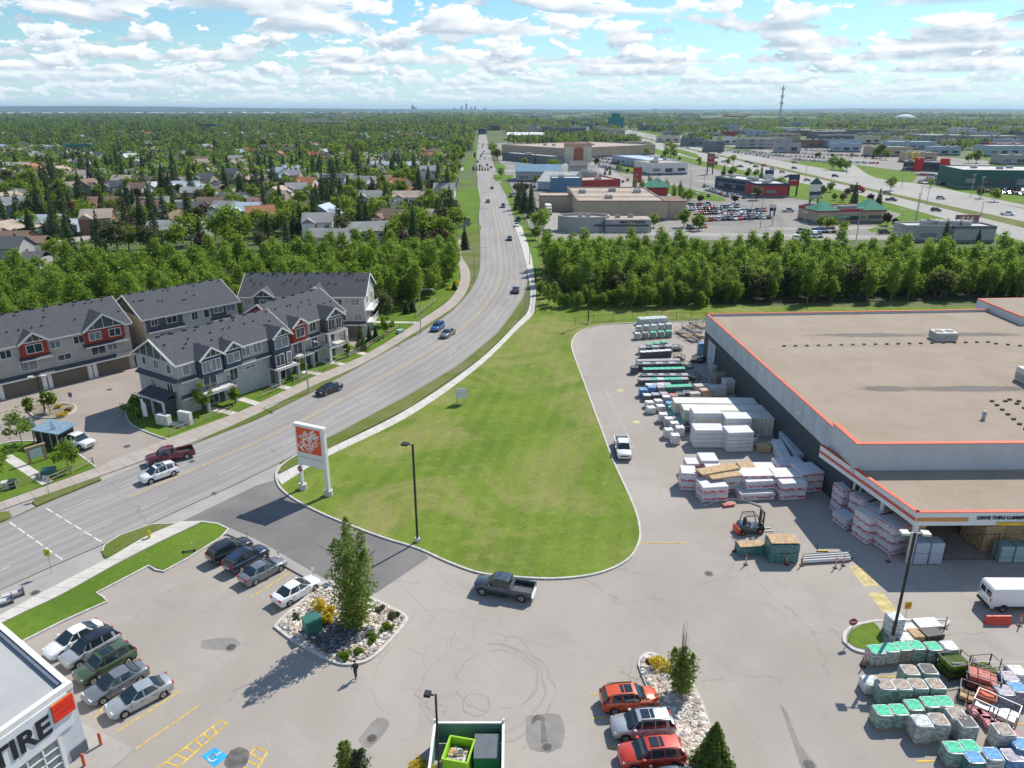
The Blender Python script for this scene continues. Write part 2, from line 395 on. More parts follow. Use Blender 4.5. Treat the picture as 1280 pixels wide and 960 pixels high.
def smooth_line(pts, n=8):                       # Catmull-Rom through 2D points
 P = [Vector(p[:2]) for p in pts]; P = [2*P[0]-P[1]]+P+[2*P[-1]-P[-2]]; out = []
 for i in range(1, len(P)-2):
  for k in range(n):
   t = k/n; a, b, c, d = P[i-1:i+3]
   q = .5*((2*b)+(c-a)*t+(2*a-5*b+4*c-d)*t*t+(3*b-a-3*c+d)*t**3); out.append((q.x, q.y))
 out.append(tuple(P[-2])); return out
def px_poly(pts, smooth=0, z=0.):
 w = [U2(p, z) for p in pts]
 if smooth:
  w = smooth_line(w+[w[0]], smooth)[:-1]
 return w
def resample(line, n):
 d = [0.]
 for a, b in zip(line, line[1:]): d.append(d[-1]+math.dist(a, b))
 out = []; j = 0
 for i in range(n):
  t = d[-1]*i/(n-1)
  while j < len(d)-2 and d[j+1] < t: j += 1
  k = (t-d[j])/max(1e-9, d[j+1]-d[j]); out.append((line[j][0]+(line[j+1][0]-line[j][0])*k, line[j][1]+(line[j+1][1]-line[j][1])*k))
 return out, d[-1]
def strip(name, A, B, z, mat, n=120, th=0., kind='structure', smooth=True, cross=4):
 """sheet between two edge lines (world), uv = (metres along, 0..1 across)"""
 if smooth: A = smooth_line(A); B = smooth_line(B)
 A, la = resample(A, n); B, lb = resample(B, n); mb = MB(); uv = []
 for i in range(n):
  for k in range(cross+1):
   t = k/cross; mb.v.append((A[i][0]*(1-t)+B[i][0]*t, A[i][1]*(1-t)+B[i][1]*t, z)); uv.append(((la+lb)/2*i/(n-1), t))
 c = cross+1
 for i in range(n-1):
  for k in range(cross): mb.f.append((i*c+k, i*c+k+1, (i+1)*c+k+1, (i+1)*c+k)); mb.m.append(0)
 if th:
  base = len(mb.v)
  for i in range(n):
   for P in (A[i], B[i]): mb.v.append((P[0], P[1], z-th)); uv.append(((la+lb)/2*i/(n-1), 0))
  for i in range(n-1):
   mb.f.append((i*c, (i+1)*c, base+2*i+2, base+2*i)); mb.m.append(0)
   mb.f.append((i*c+cross, (i+1)*c+cross, base+2*i+3, base+2*i+1)); mb.m.append(0)
 o = mb.build(name, mat, uv=uv); tag(o, kind=kind); return o
def kerb(name, line, w=.18, h=.15, mat=None, closed=False):
 L = [Vector(p) for p in line]; mb = MB(); n = len(L); rng = range(n if closed else n-1); off = []
 for i in range(n):
  a = L[i-1] if (i or closed) else L[i]; b = L[(i+1) % n] if (i < n-1 or closed) else L[i]
  d = (b-a).normalized(); off.append(Vector((-d.y, d.x))*w/2)
 for i in rng:
  j = (i+1) % n
  a, b, oa, ob = L[i], L[j], off[i], off[j]
  vs = [(*(a-oa), 0), (*(a+oa), 0), (*(b+ob), 0), (*(b-ob), 0), (*(a-oa), h), (*(a+oa), h), (*(b+ob), h), (*(b-ob), h)]
  mb.add(vs, [(4, 7, 6, 5), (0, 3, 7, 4), (1, 5, 6, 2), (0, 4, 5, 1), (3, 2, 6, 7)], 0)
 return tag(mb.build(name, mat), kind='structure')
# ------------------------------------------------------------------ the setting: ground, roads, pavements, grass
m_lot = mat_lot(); m_road = mat_road(); m_gravel = mat_roofgravel()
m_dark = mat_paving('fresh_asphalt', (.165, .158, .153), (.225, .217, .21), (.13, .125, .12), .15)
m_brown = mat_paving('tan_asphalt', (.315, .272, .238), (.385, .340, .300), (.24, .205, .18), .1)
m_conc = mat_paving('pale_concrete', (.345, .325, .300), (.42, .40, .37), (.27, .25, .235), .15)
m_walk = mat_slab('concrete_slabs', (.50, .475, .435), (.60, .575, .53))
m_bwalk = mat_slab('tan_slabs', (.36, .315, .275), (.43, .385, .34), 1.5)
m_kerb = M('kerb_concrete', (.52, .50, .47), .85, .15, 2.)
m_grass = mat_grass('field_grass', (.105, .170, .022), (.165, .235, .034), (.27, .25, .095), .88, .15)
m_lawn = mat_grass('lawn_grass', (.090, .165, .020), (.135, .225, .026), (.17, .20, .045), .3)
m_verge = mat_grass('verge_grass', (.105, .150, .028), (.15, .185, .04), (.21, .185, .11), .8)
m_far = mat_paving('far_fields', (.075, .115, .030), (.13, .15, .055), (.17, .155, .085), .006)
m_yellow = M('yellow_marking', (.62, .42, .07), .8, .3, 2.5, fine=.3)
m_wyellow = M('worn_yellow_marking', (.52, .42, .19), .8, .25, 1.5, fine=.3)
m_white = M('white_marking', (.62, .61, .58), .8, .2, 2.)
m_dirt = M('bare_dirt', (.24, .20, .15), .95, .3, .8, fine=.3)
def sheet(name, poly, z, mat): mb = MB(); mb.sheet(poly, z); return tag(mb.build(name, mat), kind='structure')
def slab(name, poly, z, mat): mb = MB(); mb.prism(poly, -.02, z); return tag(mb.build(name, mat), kind='structure')
mb = MB(); mb.sheet([(-26000, -400), (26000, -400), (26000, 30000), (-26000, 30000)], -.03)
tag(mb.build('ground', m_far), kind='structure')
# commercial paving east of the arterial road and townhouse paving west of it
sheet('commercial_paving', [U2(p) for p in ((668, 300), (655, 265), (640, 235), (628, 210), (615, 180), (690, 172), (790, 168), (960, 180), (1420, 215), (1560, 330), (1300, 305), (1280, 300), (1100, 300), (900, 300))], -.015, mat_paving('pale_paving', (.23, .215, .198), (.32, .30, .275), (.15, .145, .13), .03))
sheet('townhouse_paving', [U2(p) for p in ((-260, 700), (-220, 520), (0, 440), (150, 380), (300, 352), (470, 350), (500, 400), (462, 440), (385, 480), (250, 552), (0, 640), (-120, 690))], .0, m_brown)
sheet('parking_lot', [U2(p) for p in ((-330, 1130), (-120, 850), (0, 778), (235, 652), (340, 604), (520, 560), (720, 396), (1500, 392), (1700, 1130))], .0, m_lot)
LE = [(-200, 742), (-90, 694), (0, 655), (45, 634), (127, 601), (187, 577), (246, 553), (320, 524), (387, 491), (455, 454), (525, 415), (565, 388), (587, 364), (597, 345), (600, 330), (600, 295), (598, 262), (597, 232), (596, 210), (596, 195), (597, 180), (599, 168)]
RE = [(-200, 830), (-90, 780), (0, 737), (60, 710), (127, 681), (180, 658), (235, 632), (297, 604), (350, 578), (407, 549), (512, 493), (575, 455), (622, 416), (642, 390), (654, 372), (659, 352), (658, 330), (651, 300), (642, 270), (633, 245), (626, 225), (617, 205), (613, 190), (610, 178), (608, 168)]
LW = [U2(p) for p in LE]; RW = [U2(p) for p in RE]
strip('road', LW, RW, .012, m_road, 260)
LWs, _ = resample(smooth_line(LW), 400); RWs, _ = resample(smooth_line(RW), 400)
def across(i, t): return (LWs[i][0]*(1-t)+RWs[i][0]*t, LWs[i][1]*(1-t)+RWs[i][1]*t)
def lane_line(name, t, i0, i1, w, mat, dash=0, gap=0):
 mb = MB(); acc = 0.
 for i in range(i0, i1):
  a = Vector(across(i, t)); b = Vector(across(i+1, t)); d = (b-a); L = d.length; n = Vector((-d.y, d.x)).normalized()*w/2
  on = (not dash) or (acc % (dash+gap)) < dash
  acc += L
  if on: mb.add([(*(a-n), .020), (*(a+n), .020), (*(b+n), .020), (*(b-n), .020)], [(0, 3, 2, 1)])
 if mb.v: tag(mb.build(name, mat), kind='structure')
m_lane_y = M('lane_yellow', (.50, .36, .16), .8, .2, 1.)
m_lane_w = M('lane_white', (.46, .45, .43), .8, .2, 1.)
lane_line('centre_line', .47, 8, 398, .22, m_lane_y)
lane_line('lane_marking', .25, 0, 398, .14, m_lane_w, 3, 6)
lane_line('lane_marking', .74, 0, 398, .14, m_lane_w, 3, 6)
# broken stop bars across the road
for a, b in (((11, 652), (80, 701)), ((57, 635), (129, 679))):
 a = U(*a); b = U(*b); mb = MB(); n = 6
 for k in range(n):
  p = a.lerp(b, (k+.1)/n); q = a.lerp(b, (k+.85)/n); mb.bar(p+Vector((0, 0, .024)), q+Vector((0, 0, .024)), .17, .006)
 tag(mb.build('crossing_line', m_white), kind='structure')
# concrete pavement at the foot of the road, apron and driveway mouths
sheet('concrete_apron', [U2(p) for p in ((-200, 832), (-90, 781), (0, 738), (60, 711), (127, 682), (180, 659), (235, 633), (297, 605), (350, 579), (352, 598), (322, 607), (226, 653), (132, 700), (0, 776), (-120, 850), (-260, 940))], .006, m_conc)
sheet('driveway_mouth', [U2(p) for p in ((119, 587), (127, 602), (187, 578), (246, 554), (262, 547), (246, 535), (211, 549), (180, 560), (150, 570))], .007, m_conc)
sheet('driveway_mouth', [U2(p) for p in ((15, 647), (45, 633), (40, 620), (0, 636), (0, 652))], .007, m_conc)
sheet('asphalt_driveway', [U2(p) for p in ((225, 653), (320, 607), (344, 600), (350, 612), (372, 628), (405, 645), (440, 659), (480, 674), (522, 686), (536, 697), (472, 740), (455, 748), (410, 729), (300, 668), (285, 662), (250, 654))], .010, m_dark)
# sidewalks
SU = [(-200, 702), (-90, 662), (0, 629), (119, 586), (211, 549), (320, 507), (387, 474), (460, 442), (525, 401), (562, 375), (575, 352), (574, 336), (569, 325), (571, 312), (573, 300)]
SL = [(-200, 717), (-90, 674), (0, 639), (125, 596), (240, 554), (320, 519), (387, 485), (460, 452), (533, 407), (572, 380), (587, 355), (586, 336), (578, 323), (577, 312), (578, 300)]
strip('sidewalk', [U2(p) for p in SU], [U2(p) for p in SL], .145, m_bwalk, 160, .15)
TU = [(345, 596), (407, 564), (512, 511), (600, 450), (645, 406), (660, 389), (663, 365), (660, 345), (656, 325), (650, 303), (643, 283)]
TL = [(352, 607), (407, 573), (515, 519), (600, 458), (648, 411), (667, 392), (670, 368), (668, 350), (665, 325), (659, 303), (652, 283)]
strip('sidewalk', [U2(p) for p in TU], [U2(p) for p in TL], .150, m_walk, 140, .15)
strip('sidewalk', [U2(p) for p in ((226, 653), (182, 672), (137, 698), (60, 738), (0, 770), (-100, 822), (-250, 920))], [U2(p) for p in ((255, 652), (200, 678), (145, 706), (75, 745), (0, 781), (-100, 838), (-240, 935))], .135, m_walk, 60, .15)
# raised grass with kerbs
FIELD = [(350, 606), (407, 573), (515, 518), (600, 457), (648, 410), (667, 391), (669, 365), (676, 330), (672, 296), (690, 300), (800, 380), (1000, 384), (1500, 384), (1500, 401), (1100, 402), (882, 403)]
KF = [(882, 402.5), (830, 402.5), (790, 404), (757, 406), (734, 411), (720, 419), (714.5, 430), (717, 443), (727, 470), (738, 500), (750, 532), (766, 575), (783, 612), (794, 638), (799.5, 660), (799, 677), (789, 696), (768, 710), (735, 720), (690, 724), (645, 722), (600, 717), (560, 703), (522, 686), (480, 673), (440, 658), (405, 643.5), (372, 627), (352, 612), (346, 601), (345, 592)]
kfw = smooth_line([U2(p) for p in KF], 6)
slab('field_grass', [U2(p) for p in FIELD]+kfw, .13, m_grass)
kerb('kerb', kfw+smooth_line([U2(p) for p in ((345, 592), (350, 584), (362, 575), (380, 565))], 4)[1:], .22, .16, m_kerb)
VB = [(348, 590), (360, 577), (407, 550), (512, 494), (575, 456), (622, 417), (642, 391), (653, 374), (656, 384), (646, 404), (600, 449), (512, 510), (407, 563), (350, 592)]
slab('verge_grass', [U2(p) for p in VB], .12, m_verge)
slab('verge_grass', [U2(p) for p in ((665, 325), (659, 303), (652, 283), (656, 280), (668, 296), (680, 330), (672, 365))], .11, m_lawn)
slab('verge_grass', [U2(p) for p in ((240, 556), (320, 525), (387, 492), (455, 455), (525, 416), (565, 389), (587, 365), (597, 346), (600, 330), (600, 296), (598, 290), (578, 296), (577, 312), (578, 323), (586, 336), (587, 355), (572, 380), (533, 407), (460, 452), (387, 485), (320, 519))], .12, m_verge)
slab('verge_grass', px_poly(((40, 629), (50, 620), (110, 597), (122, 595), (127, 600), (80, 619), (46, 633))), .12, m_verge)
slab('verge_grass', px_poly(((-60, 673), (-60, 664), (0, 641), (12, 640), (15, 646), (0, 653))), .12, m_verge)
slab('verge_grass', px_poly(((128, 690), (131, 682), (150, 670), (190, 656), (220, 655), (208, 663), (170, 680), (137, 697), (130, 696)), 3), .12, m_verge)
kerb('kerb', px_poly(((128, 690), (131, 682), (150, 670), (190, 656), (220, 655)), 0), .16, .14, m_kerb)
GS = [(-240, 936), (-100, 838), (0, 782), (75, 746), (145, 707), (200, 679), (253, 654), (272, 656), (285, 662), (276, 672), (205, 714), (186, 707), (120, 741), (134, 752), (30, 801), (0, 830), (-150, 930)]
slab('lawn_grass', px_poly(GS), .12, m_lawn)
kerb('kerb', px_poly(((253, 653), (272, 655.5), (286, 662), (276, 673), (236, 698), (205, 715), (195, 713), (186, 708), (150, 727), (121, 742), (129, 747), (134, 753), (80, 777), (30, 802), (0, 831))), .2, .16, m_kerb)
strip('sidewalk', [U2(p) for p in ((286, 661), (320, 676), (370, 704), (410, 728))], [U2(p) for p in ((276, 671), (290, 671), (360, 711), (405, 735))], .15, m_conc, 20, .15)
# townhouse lawns
slab('lawn_grass', px_poly(((160, 508), (158, 519), (166, 532), (190, 542), (211, 549), (246, 536), (300, 514), (385, 474), (460, 442), (440, 432), (415, 430), (345, 478), (250, 510), (225, 513), (190, 505))), .10, m_lawn)
kerb('kerb', smooth_line(px_poly(((170, 502), (160, 508), (157.5, 519), (166, 532), (190, 543), (211, 550))), 4), .2, .16, m_kerb)
slab('lawn_grass', px_poly(((462, 441), (525, 400), (562, 374), (575, 351), (574, 336), (569, 325), (573, 300), (560, 300), (548, 345), (505, 372), (470, 385), (466, 420), (440, 436))), .11, m_lawn)
slab('lawn_grass', px_poly(((-200, 640), (-100, 580), (0, 556), (30, 553), (68, 555), (92, 566), (119, 585), (0, 628), (-90, 661), (-200, 701))), .11, m_lawn)
kerb('kerb', smooth_line(px_poly(((-100, 580), (0, 556), (30, 552), (68, 554), (93, 565), (120, 585))), 4), .2, .16, m_kerb)
ISL = px_poly(((33, 513), (42, 520), (60, 523), (80, 521), (93, 514), (94, 508), (85, 505), (60, 505), (40, 507)), 4)
slab('planting_bed', ISL, .13, m_dirt); kerb('kerb', ISL, .22, .17, m_kerb, True)
def walk(a, b, w=1.3, z=.13):
 a = Vector(U2(a)); b = Vector(U2(b)); n = Vector((-(b-a).y, (b-a).x)).normalized()*w/2
 o = strip('walkway', [tuple(a-n), tuple(b-n)], [tuple(a+n), tuple(b+n)], z, m_walk, 10, .1, smooth=False)
for a, b in (((262, 511), (297, 519)), ((300, 499), (326, 507)), ((337, 481), (370, 488)), ((377, 465), (411, 470)), ((401, 452), (435, 457)), ((414, 434), (460, 444)), ((465, 403), (525, 404)), ((8, 571), (60, 605))): walk(a, b)
# rock-covered planting islands
m_rock = M('pale_stones', (.52, .44, .36), .9, .35, 4., fine=.5, bump=.8); m_drock = M('dark_stones', (.14, .14, .15), .9, .4, 4., fine=.5, bump=.8)
IS1 = px_poly(((344, 784), (352, 775), (380, 750), (406, 729), (430, 733), (462, 748), (492, 762), (508, 773), (500, 788), (480, 810), (462, 825), (440, 831), (420, 829), (395, 817), (365, 800)), 4)
IS2 = px_poly(((799, 832), (802, 823), (811, 818), (822, 821), (845, 835), (868, 862), (885, 905), (900, 960), (915, 1010), (860, 1010), (850, 960), (828, 900), (808, 855)), 4)
IS3 = px_poly(((1055, 803), (1056, 793), (1066, 784), (1090, 778), (1110, 777), (1180, 776), (1178, 784), (1150, 790), (1130, 806), (1098, 817), (1070, 814)), 4)
for P, mm in ((IS1, m_rock), (IS2, m_rock), (IS3, m_conc)):
 slab('planting_bed', P, .12, mm); kerb('kerb', P, .26, .17, m_kerb, True)
slab('lawn_grass', px_poly(((1059, 803), (1060, 794), (1070, 786), (1092, 780), (1104, 800), (1098, 813), (1072, 811)), 3), .16, m_lawn)
def stones(name, poly, n, mat, r=(.10, .24), z=.12, seed=1):
 rg = random.Random(seed); xs = [p[0] for p in poly]; ys = [p[1] for p in poly]; mb = MB(); k = 0; c = Vector((sum(xs)/len(xs), sum(ys)/len(ys)))
 poly = [tuple(c+(Vector(p)-c)*.94) for p in poly]
 while k < n:
  x = rg.uniform(min(xs), max(xs)); y = rg.uniform(min(ys), max(ys))
  if inside(poly, x, y):
   q = rg.uniform(*r); mb.ball((x, y, z+q*.25), q, q*rg.uniform(.6, 1), q*.6, 5, 3, rg.randrange(len(mat)), .25, rg); k += 1
 return mb.build(name, mat)
def inside(P, x, y):
 c = False; j = len(P)-1
 for i in range(len(P)):
  if (P[i][1] > y) != (P[j][1] > y) and x < (P[j][0]-P[i][0])*(y-P[i][1])/(P[j][1]-P[i][1])+P[i][0]: c = not c
  j = i
 return c
pal = [M('stone_cream', (.62, .54, .45), .9, .2), M('stone_tan', (.46, .36, .28), .9, .2), M('stone_grey', (.36, .34, .32), .9, .2), M('stone_pale', (.74, .70, .64), .9, .2)]
o = stones('river_stones', IS1, 2300, pal, seed=3); tag(o, 'pale tan river stones covering the kerbed island round the tall poplar', 'stones', kind='stuff')
o = stones('river_stones', IS2, 2200, pal, (.12, .28), seed=4); tag(o, 'large pale river stones covering the narrow island beside the red and silver cars', 'stones', kind='stuff')
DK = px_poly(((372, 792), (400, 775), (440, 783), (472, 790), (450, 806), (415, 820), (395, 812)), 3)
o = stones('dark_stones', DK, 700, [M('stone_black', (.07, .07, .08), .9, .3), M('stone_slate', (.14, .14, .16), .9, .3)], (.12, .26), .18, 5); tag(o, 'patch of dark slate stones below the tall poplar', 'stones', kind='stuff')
# painted parking lines (world strips 4 mm above the lot)
def mark(name, pts, w, mat=m_yellow, z=.008):
 mb = MB()
 for a, b in pts:
  a = Vector(U2(a)); b = Vector(U2(b)); n = Vector((-(b-a).y, (b-a).x)).normalized()*w/2
  mb.add([(*(a-n), z), (*(a+n), z), (*(b+n), z), (*(b-n), z)], [(0, 3, 2, 1)]); z += .0007
 return tag(mb.build(name, mat), kind='structure')
LOT = [((147, 914), (225, 864)), ((170, 936), (250, 881)), ((118, 897), (180, 832)), ((84, 834), (100, 822)), ((100, 856), (180, 830)),
 ((252, 714), (296, 686)), ((272, 725), (318, 698)), ((292, 735), (340, 708)), ((314, 747), (366, 713)), ((340, 765), (392, 730)),
 ((740, 898), (800, 894)), ((760, 935), (815, 928)), ((738, 868), (790, 866)), ((735, 975), (815, 968)),
 ((800, 679), (862, 679)), ((1075, 846), (1150, 846)), ((1145, 848), (1150, 842)), ((1135, 834), (1145, 846)), ((1145, 952), (1170, 951)), ((1235, 906), (1290, 905))]
mark('parking_line', LOT, .13)
mark('arrow_marking', [((1063, 709), (1073, 708)), ], .3, m_wyellow)
def band(name, a, b, w, mat=m_wyellow): return mark(name, [(a, b)], w, mat, .009)
band('hatched_band', (1070, 710), (1090, 733), 1.45); band('hatched_band', (1094, 741), (1116, 768), 1.45)
# hatched walkways
def hatch(c4, n, w=.14):
 a, b, c, d = [Vector(U2(p)) for p in c4]; seg = [(a, b), (b, c), (c, d), (d, a)]
 for k in range(1, n): seg.append((a.lerp(b, k/n), d.lerp(c, (k-.55)/n)))
 mb = MB()
 for p, q in seg:
  nn = Vector((-(q-p).y, (q-p).x)).normalized()*w/2; z = .008+.0012*seg.index((p, q))/len(seg)
  mb.add([(*(p-nn), z), (*(p+nn), z), (*(q+nn), z), (*(q-nn), z)], [(0, 3, 2, 1)])
 tag(mb.build('hatched_marking', m_yellow), kind='structure')
hatch(((195, 962), (277, 900), (284, 905), (220, 962)), 7); hatch(((292, 966), (320, 934), (334, 940), (318, 968)), 4)
for p in ((693, 488), (693+82, 488)): pass
mark('faded_marking', [((771, 487), (779, 489)), ((771, 490), (779, 486)), ((791, 526), (800, 530)), ((792, 530), (799, 526))], .6, M('faded_yellow', (.50, .45, .25), .85, .3), .008)
mark('faded_marking', [((755, 483), (793, 560))], .08, M('faded_white', (.46, .44, .38), .85, .3), .008)
# accessible parking bay: blue square with the white wheelchair sign
sq = px_poly(((251, 945), (269, 934), (286, 945), (268, 959))); sheet('accessible_bay_marking', sq, .009, M('sign_blue', (.03, .36, .62), .7, .1))
c = Vector((sum(p[0] for p in sq)/4, sum(p[1] for p in sq)/4)); mb = MB(); ax = (Vector(sq[0])-Vector(sq[3])).normalized(); ay = Vector((-ax.y, ax.x))
if ay.y < 0: ay = -ay
def P2(u, v): q = c+ax*u+ay*v; return (q.x, q.y, .013)
rr = [(math.cos(t), math.sin(t)) for t in [R(-200+i*26) for i in range(11)]]
for (a, b), (a2, b2) in zip(rr, rr[1:]): mb.add([P2(a*.34, b*.34-.12), P2(a*.24, b*.24-.12), P2(a2*.24, b2*.24-.12), P2(a2*.34, b2*.34-.12)], [(0, 1, 2, 3)])
for (u0, v0, u1, v1) in ((-.06, .38, .06, .50), (-.05, .0, .05, .34), (-.05, .0, .3, .1), (.2, -.3, .3, .02), (.22, -.36, .42, -.28)): mb.add([P2(u0, v0), P2(u1, v0), P2(u1, v1), P2(u0, v1)], [(0, 1, 2, 3)])
tag(mb.build('wheelchair_symbol', m_white), kind='structure')
# repaired patches
m_patch = mat_paving('patch_asphalt', (.24, .225, .208), (.30, .284, .265), (.18, .168, .157), .5)
for pts in (((657, 895), (700, 894), (702, 934), (662, 936)), ((447, 925), (472, 897), (487, 906), (462, 935)), ((253, 800), (290, 797), (300, 806), (280, 812), (252, 810)), ((975, 880), (985, 893), (1000, 930), (1022, 960), (1005, 965), (990, 925))):
 sheet('asphalt_patch', px_poly(pts, 3), .005, m_patch)
for pts in (((664, 898), (673, 893), (681, 897), (680, 903), (672, 900), (665, 906)), ((676, 904), (681, 905), (685, 932), (690, 934), (678, 936)), ((288, 938), (300, 934), (312, 941), (306, 958), (292, 962), (280, 955))):
 sheet('oil_stain', px_poly(pts, 3), .009, M('stain', (.13, .122, .115), .75, .35))
# manholes and drains
def manhole(px, py, r, lab):
 t = thing('manhole', lab, 'manhole cover', U(px, py, .002)); mb = MB(); mb.cyl((0, 0, 0), (0, 0, .02), r*1.35, r*1.35, 18); mb.build('frame', m_patch, t)
 mb = MB(); mb.cyl((0, 0, .02), (0, 0, .032), r, r, 18); [mb.bar((-r*.7, k*r*.3, .033), (r*.7, k*r*.3, .033), .05, .012) for k in (-2, -1, 0, 1, 2)]; mb.build('cover', M('cast_iron', (.09, .085, .08), .7, .3, 5.), t)
for a in ((289, 809, .38, 'round iron manhole cover in the left lot, west of the rock island'), (465, 923, .36, 'round iron manhole cover near the bottom, left of the bin enclosure'),
  (886, 717, .34, 'pale round manhole cover south of the green wrapped lumber'), (1011, 956, .40, 'round drain cover in the dark patch at the bottom right'),
  (684, 934, .34, 'round drain cover at the lower end of the stained patch, right of the bin enclosure'), (159, 558, .4, 'round manhole cover in the townhouse driveway mouth'),
  (137, 487, .4, 'small manhole cover in the courtyard below the garages'), (268, 617, .3, 'manhole cover in the concrete strip above the dark driveway'), (240, 577, .35, 'manhole cover in the road by the maroon pickup'), (44, 741, .35, 'drain grate in the wide concrete walk at the lower left')): manhole(*a)
# east: highway with green median, service road, verges
def band_strip(name, up, lo, z, mat): return strip(name, [U2(p) for p in up], [U2(p) for p in lo], z, mat, 60, cross=4)
m_hwy = mat_paving('highway_concrete', (.33, .315, .29), (.40, .38, .355), (.26, .245, .23), .03)
band_strip('verge_grass', ((800, 163), (857, 173), (960, 191), (1072, 206), (1185, 222), (1280, 243), (1500, 290)), ((790, 172), (820, 192), (960, 226), (1042, 243), (1120, 266), (1280, 310), (1500, 372)), -.008, m_lawn)
band_strip('highway', ((785, 162), (857, 177), (960, 198), (1072, 218), (1185, 240), (1280, 261), (1500, 311)), ((780, 166), (815, 184), (960, 220), (1042, 236), (1120, 256), (1280, 302), (1500, 362)), .0, m_hwy)
band_strip('highway_median', ((800, 171), (870, 187.5), (960, 206), (1110, 240.5), (1280, 277), (1500, 326)), ((800, 172), (870, 189), (960, 209), (1110, 244), (1280, 285), (1500, 338)), .008, m_verge)
band_strip('service_road', ((1068, 206), (1085, 218), (1110, 226), (1150, 230), (1280, 256), (1500, 302)), ((1050, 207), (1070, 222), (1100, 231), (1150, 236), (1280, 260), (1500, 308)), .006, m_hwy)
# grass on the plaza, verges and crossing street by the arterial road
for pts in (((572, 237), (597, 234), (598, 275), (569, 277)), ((568, 281), (598, 279), (599, 290), (567, 292)), ((577, 224), (590, 226), (587, 230), (577, 229)),
   ((582, 203), (594, 190), (593, 200), (585, 212), (579, 212)), ((593, 180), (595, 176), (596, 195), (592, 196)),
   ((617, 205), (629, 206), (633, 211), (622, 211)), ((616, 218), (640, 219), (641, 222), (620, 227)), ((624, 228), (634, 230), (642, 245), (634, 246)), ((634, 248), (642, 248), (652, 268), (656, 290), (645, 275)),
   ((835, 231), (870, 238), (905, 247), (900, 252), (860, 247), (830, 240)), ((1132, 262), (1160, 268), (1169, 276), (1165, 281), (1120, 283), (1090, 280), (1120, 272)),
   ((770, 208), (800, 210), (800, 216), (775, 216)), ((985, 232), (1040, 240), (1080, 258), (1060, 262), (1010, 250), (985, 246)), ((1230, 190), (1280, 195), (1280, 215), (1240, 210)),
   ((1110, 220), (1140, 222), (1140, 226), (1112, 226)), ((848, 186), (872, 193), (870, 198), (846, 190)), ((1095, 284), (1230, 288), (1230, 292), (1090, 290))):
 slab('lawn_grass', px_poly(pts, 2), .05, m_lawn)
for a, b, w in (((596, 214), (700, 213), 12), ((690, 208), (770, 198), 9), ((745, 205), (795, 240), 9), ((690, 290), (684, 262), 9), ((688, 290), (1150, 297), 7), ((1150, 284), (960, 286), 6), ((870, 225), (1010, 247), 6)):
 a = Vector(U2(a)); b = Vector(U2(b)); n = Vector((-(b-a).y, (b-a).x)).normalized()*w/2
 SSZ = globals().get('SSZ', -.005)+.0008; strip('side_street', [tuple(a-n), tuple(b-n)], [tuple(a+n), tuple(b+n)], SSZ, m_hwy, 8, smooth=False)
# residential streets
m_res = mat_paving('residential_street', (.34, .31, .27), (.42, .385, .34), (.26, .24, .21), .06)
for pts, w in ((((-60, 318), (40, 312), (75, 303), (110, 296), (160, 283), (215, 268), (265, 262)), 8), (((130, 296), (140, 283), (150, 276)), 14), (((20, 285), (60, 282), (120, 262), (160, 252)), 6),
   (((265, 262), (330, 252), (420, 240), (500, 232), (575, 226)), 8), (((215, 268), (235, 250), (300, 236), (380, 222)), 7), (((-40, 262), (100, 246), (230, 236)), 8), (((300, 205), (420, 204), (560, 200)), 9), (((0, 226), (150, 220), (280, 214)), 8), (((290, 222), (310, 214), (302, 208)), 12)):
 L = smooth_line([U2(p) for p in pts], 5); A = []; B = []
 for i, p in enumerate(L):
  q = L[min(i+1, len(L)-1)]; r0 = L[max(i-1, 0)]; d = (Vector(q)-Vector(r0)).normalized(); n = Vector((-d.y, d.x))*w/2
  A.append(tuple(Vector(p)-n)); B.append(tuple(Vector(p)+n))
 RESZ = globals().get('RESZ', -.012)+.0015; strip('residential_street', A, B, RESZ, m_res, 40, smooth=False)
# far lake and low hills on the horizon
m_water = M('lake_water', (.55, .62, .66), .35, .05, .001)
sheet('lake', [(-7600, 7600), (-2600, 8600), (-900, 10600), (-1700, 11600), (-9500, 10400)], .5, m_water)
mb = MB(); N = 160
for i in range(N):
 x = -15000+i*(33000/N); h = 36+30*noise.noise(Vector((x*.00022, 2, 0)))+9*noise.noise(Vector((x*.0015, 5, 0)))+ (48 if x < -2500 else 0)*min(1, (-2500-x)/5000 if x < -2500 else 0)
 y = 14000+900*noise.noise(Vector((x*.0002, 9, 0)))
 for (dy, zz) in ((-900, 0), (-200, .8), (500, 1), (2600, .3), (4000, -.02)): mb.v.append((x, y+dy, h*zz))
for i in range(N-1):
 for k in range(4): a = i*5+k; mb.f.append((a, a+5, a+6, a+1)); mb.m.append(0)
tag(mb.build('hills', M('forested_hills', (.05, .085, .05), .95, .3, .002), smooth=True), kind='structure')
# ------------------------------------------------------------------ building helpers
m_orange = M('orange_trim', (.62, .105, .045), .65, .15); m_stripe = M('orange_stripe', (.62, .13, .10), .6, .08)
m_lt = M('pale_grey_cladding', (.50, .53, .56), .6, .06, .4); m_whitew = M('white_cladding', (.74, .75, .76), .5, .05, .4)
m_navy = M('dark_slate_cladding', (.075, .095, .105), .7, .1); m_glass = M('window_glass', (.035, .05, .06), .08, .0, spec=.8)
m_skyglass = M('pale_window_glass', (.16, .20, .22), .12, .0, spec=.9)
m_trim = M('white_trim', (.74, .73, .70), .6, .05); m_steel = M('galvanised_steel', (.38, .39, .40), .5, .15, 3., metal=.3)
m_black = M('black_metal', (.025, .025, .028), .5, .1, 3.); m_wood = M('raw_timber', (.48, .33, .19), .85, .25, 3., fine=.25)
m_tan = M('tan_stucco', (.44, .36, .27), .85, .1, .5); m_hvac = M('hvac_grey', (.52, .52, .51), .6, .12, 2.)
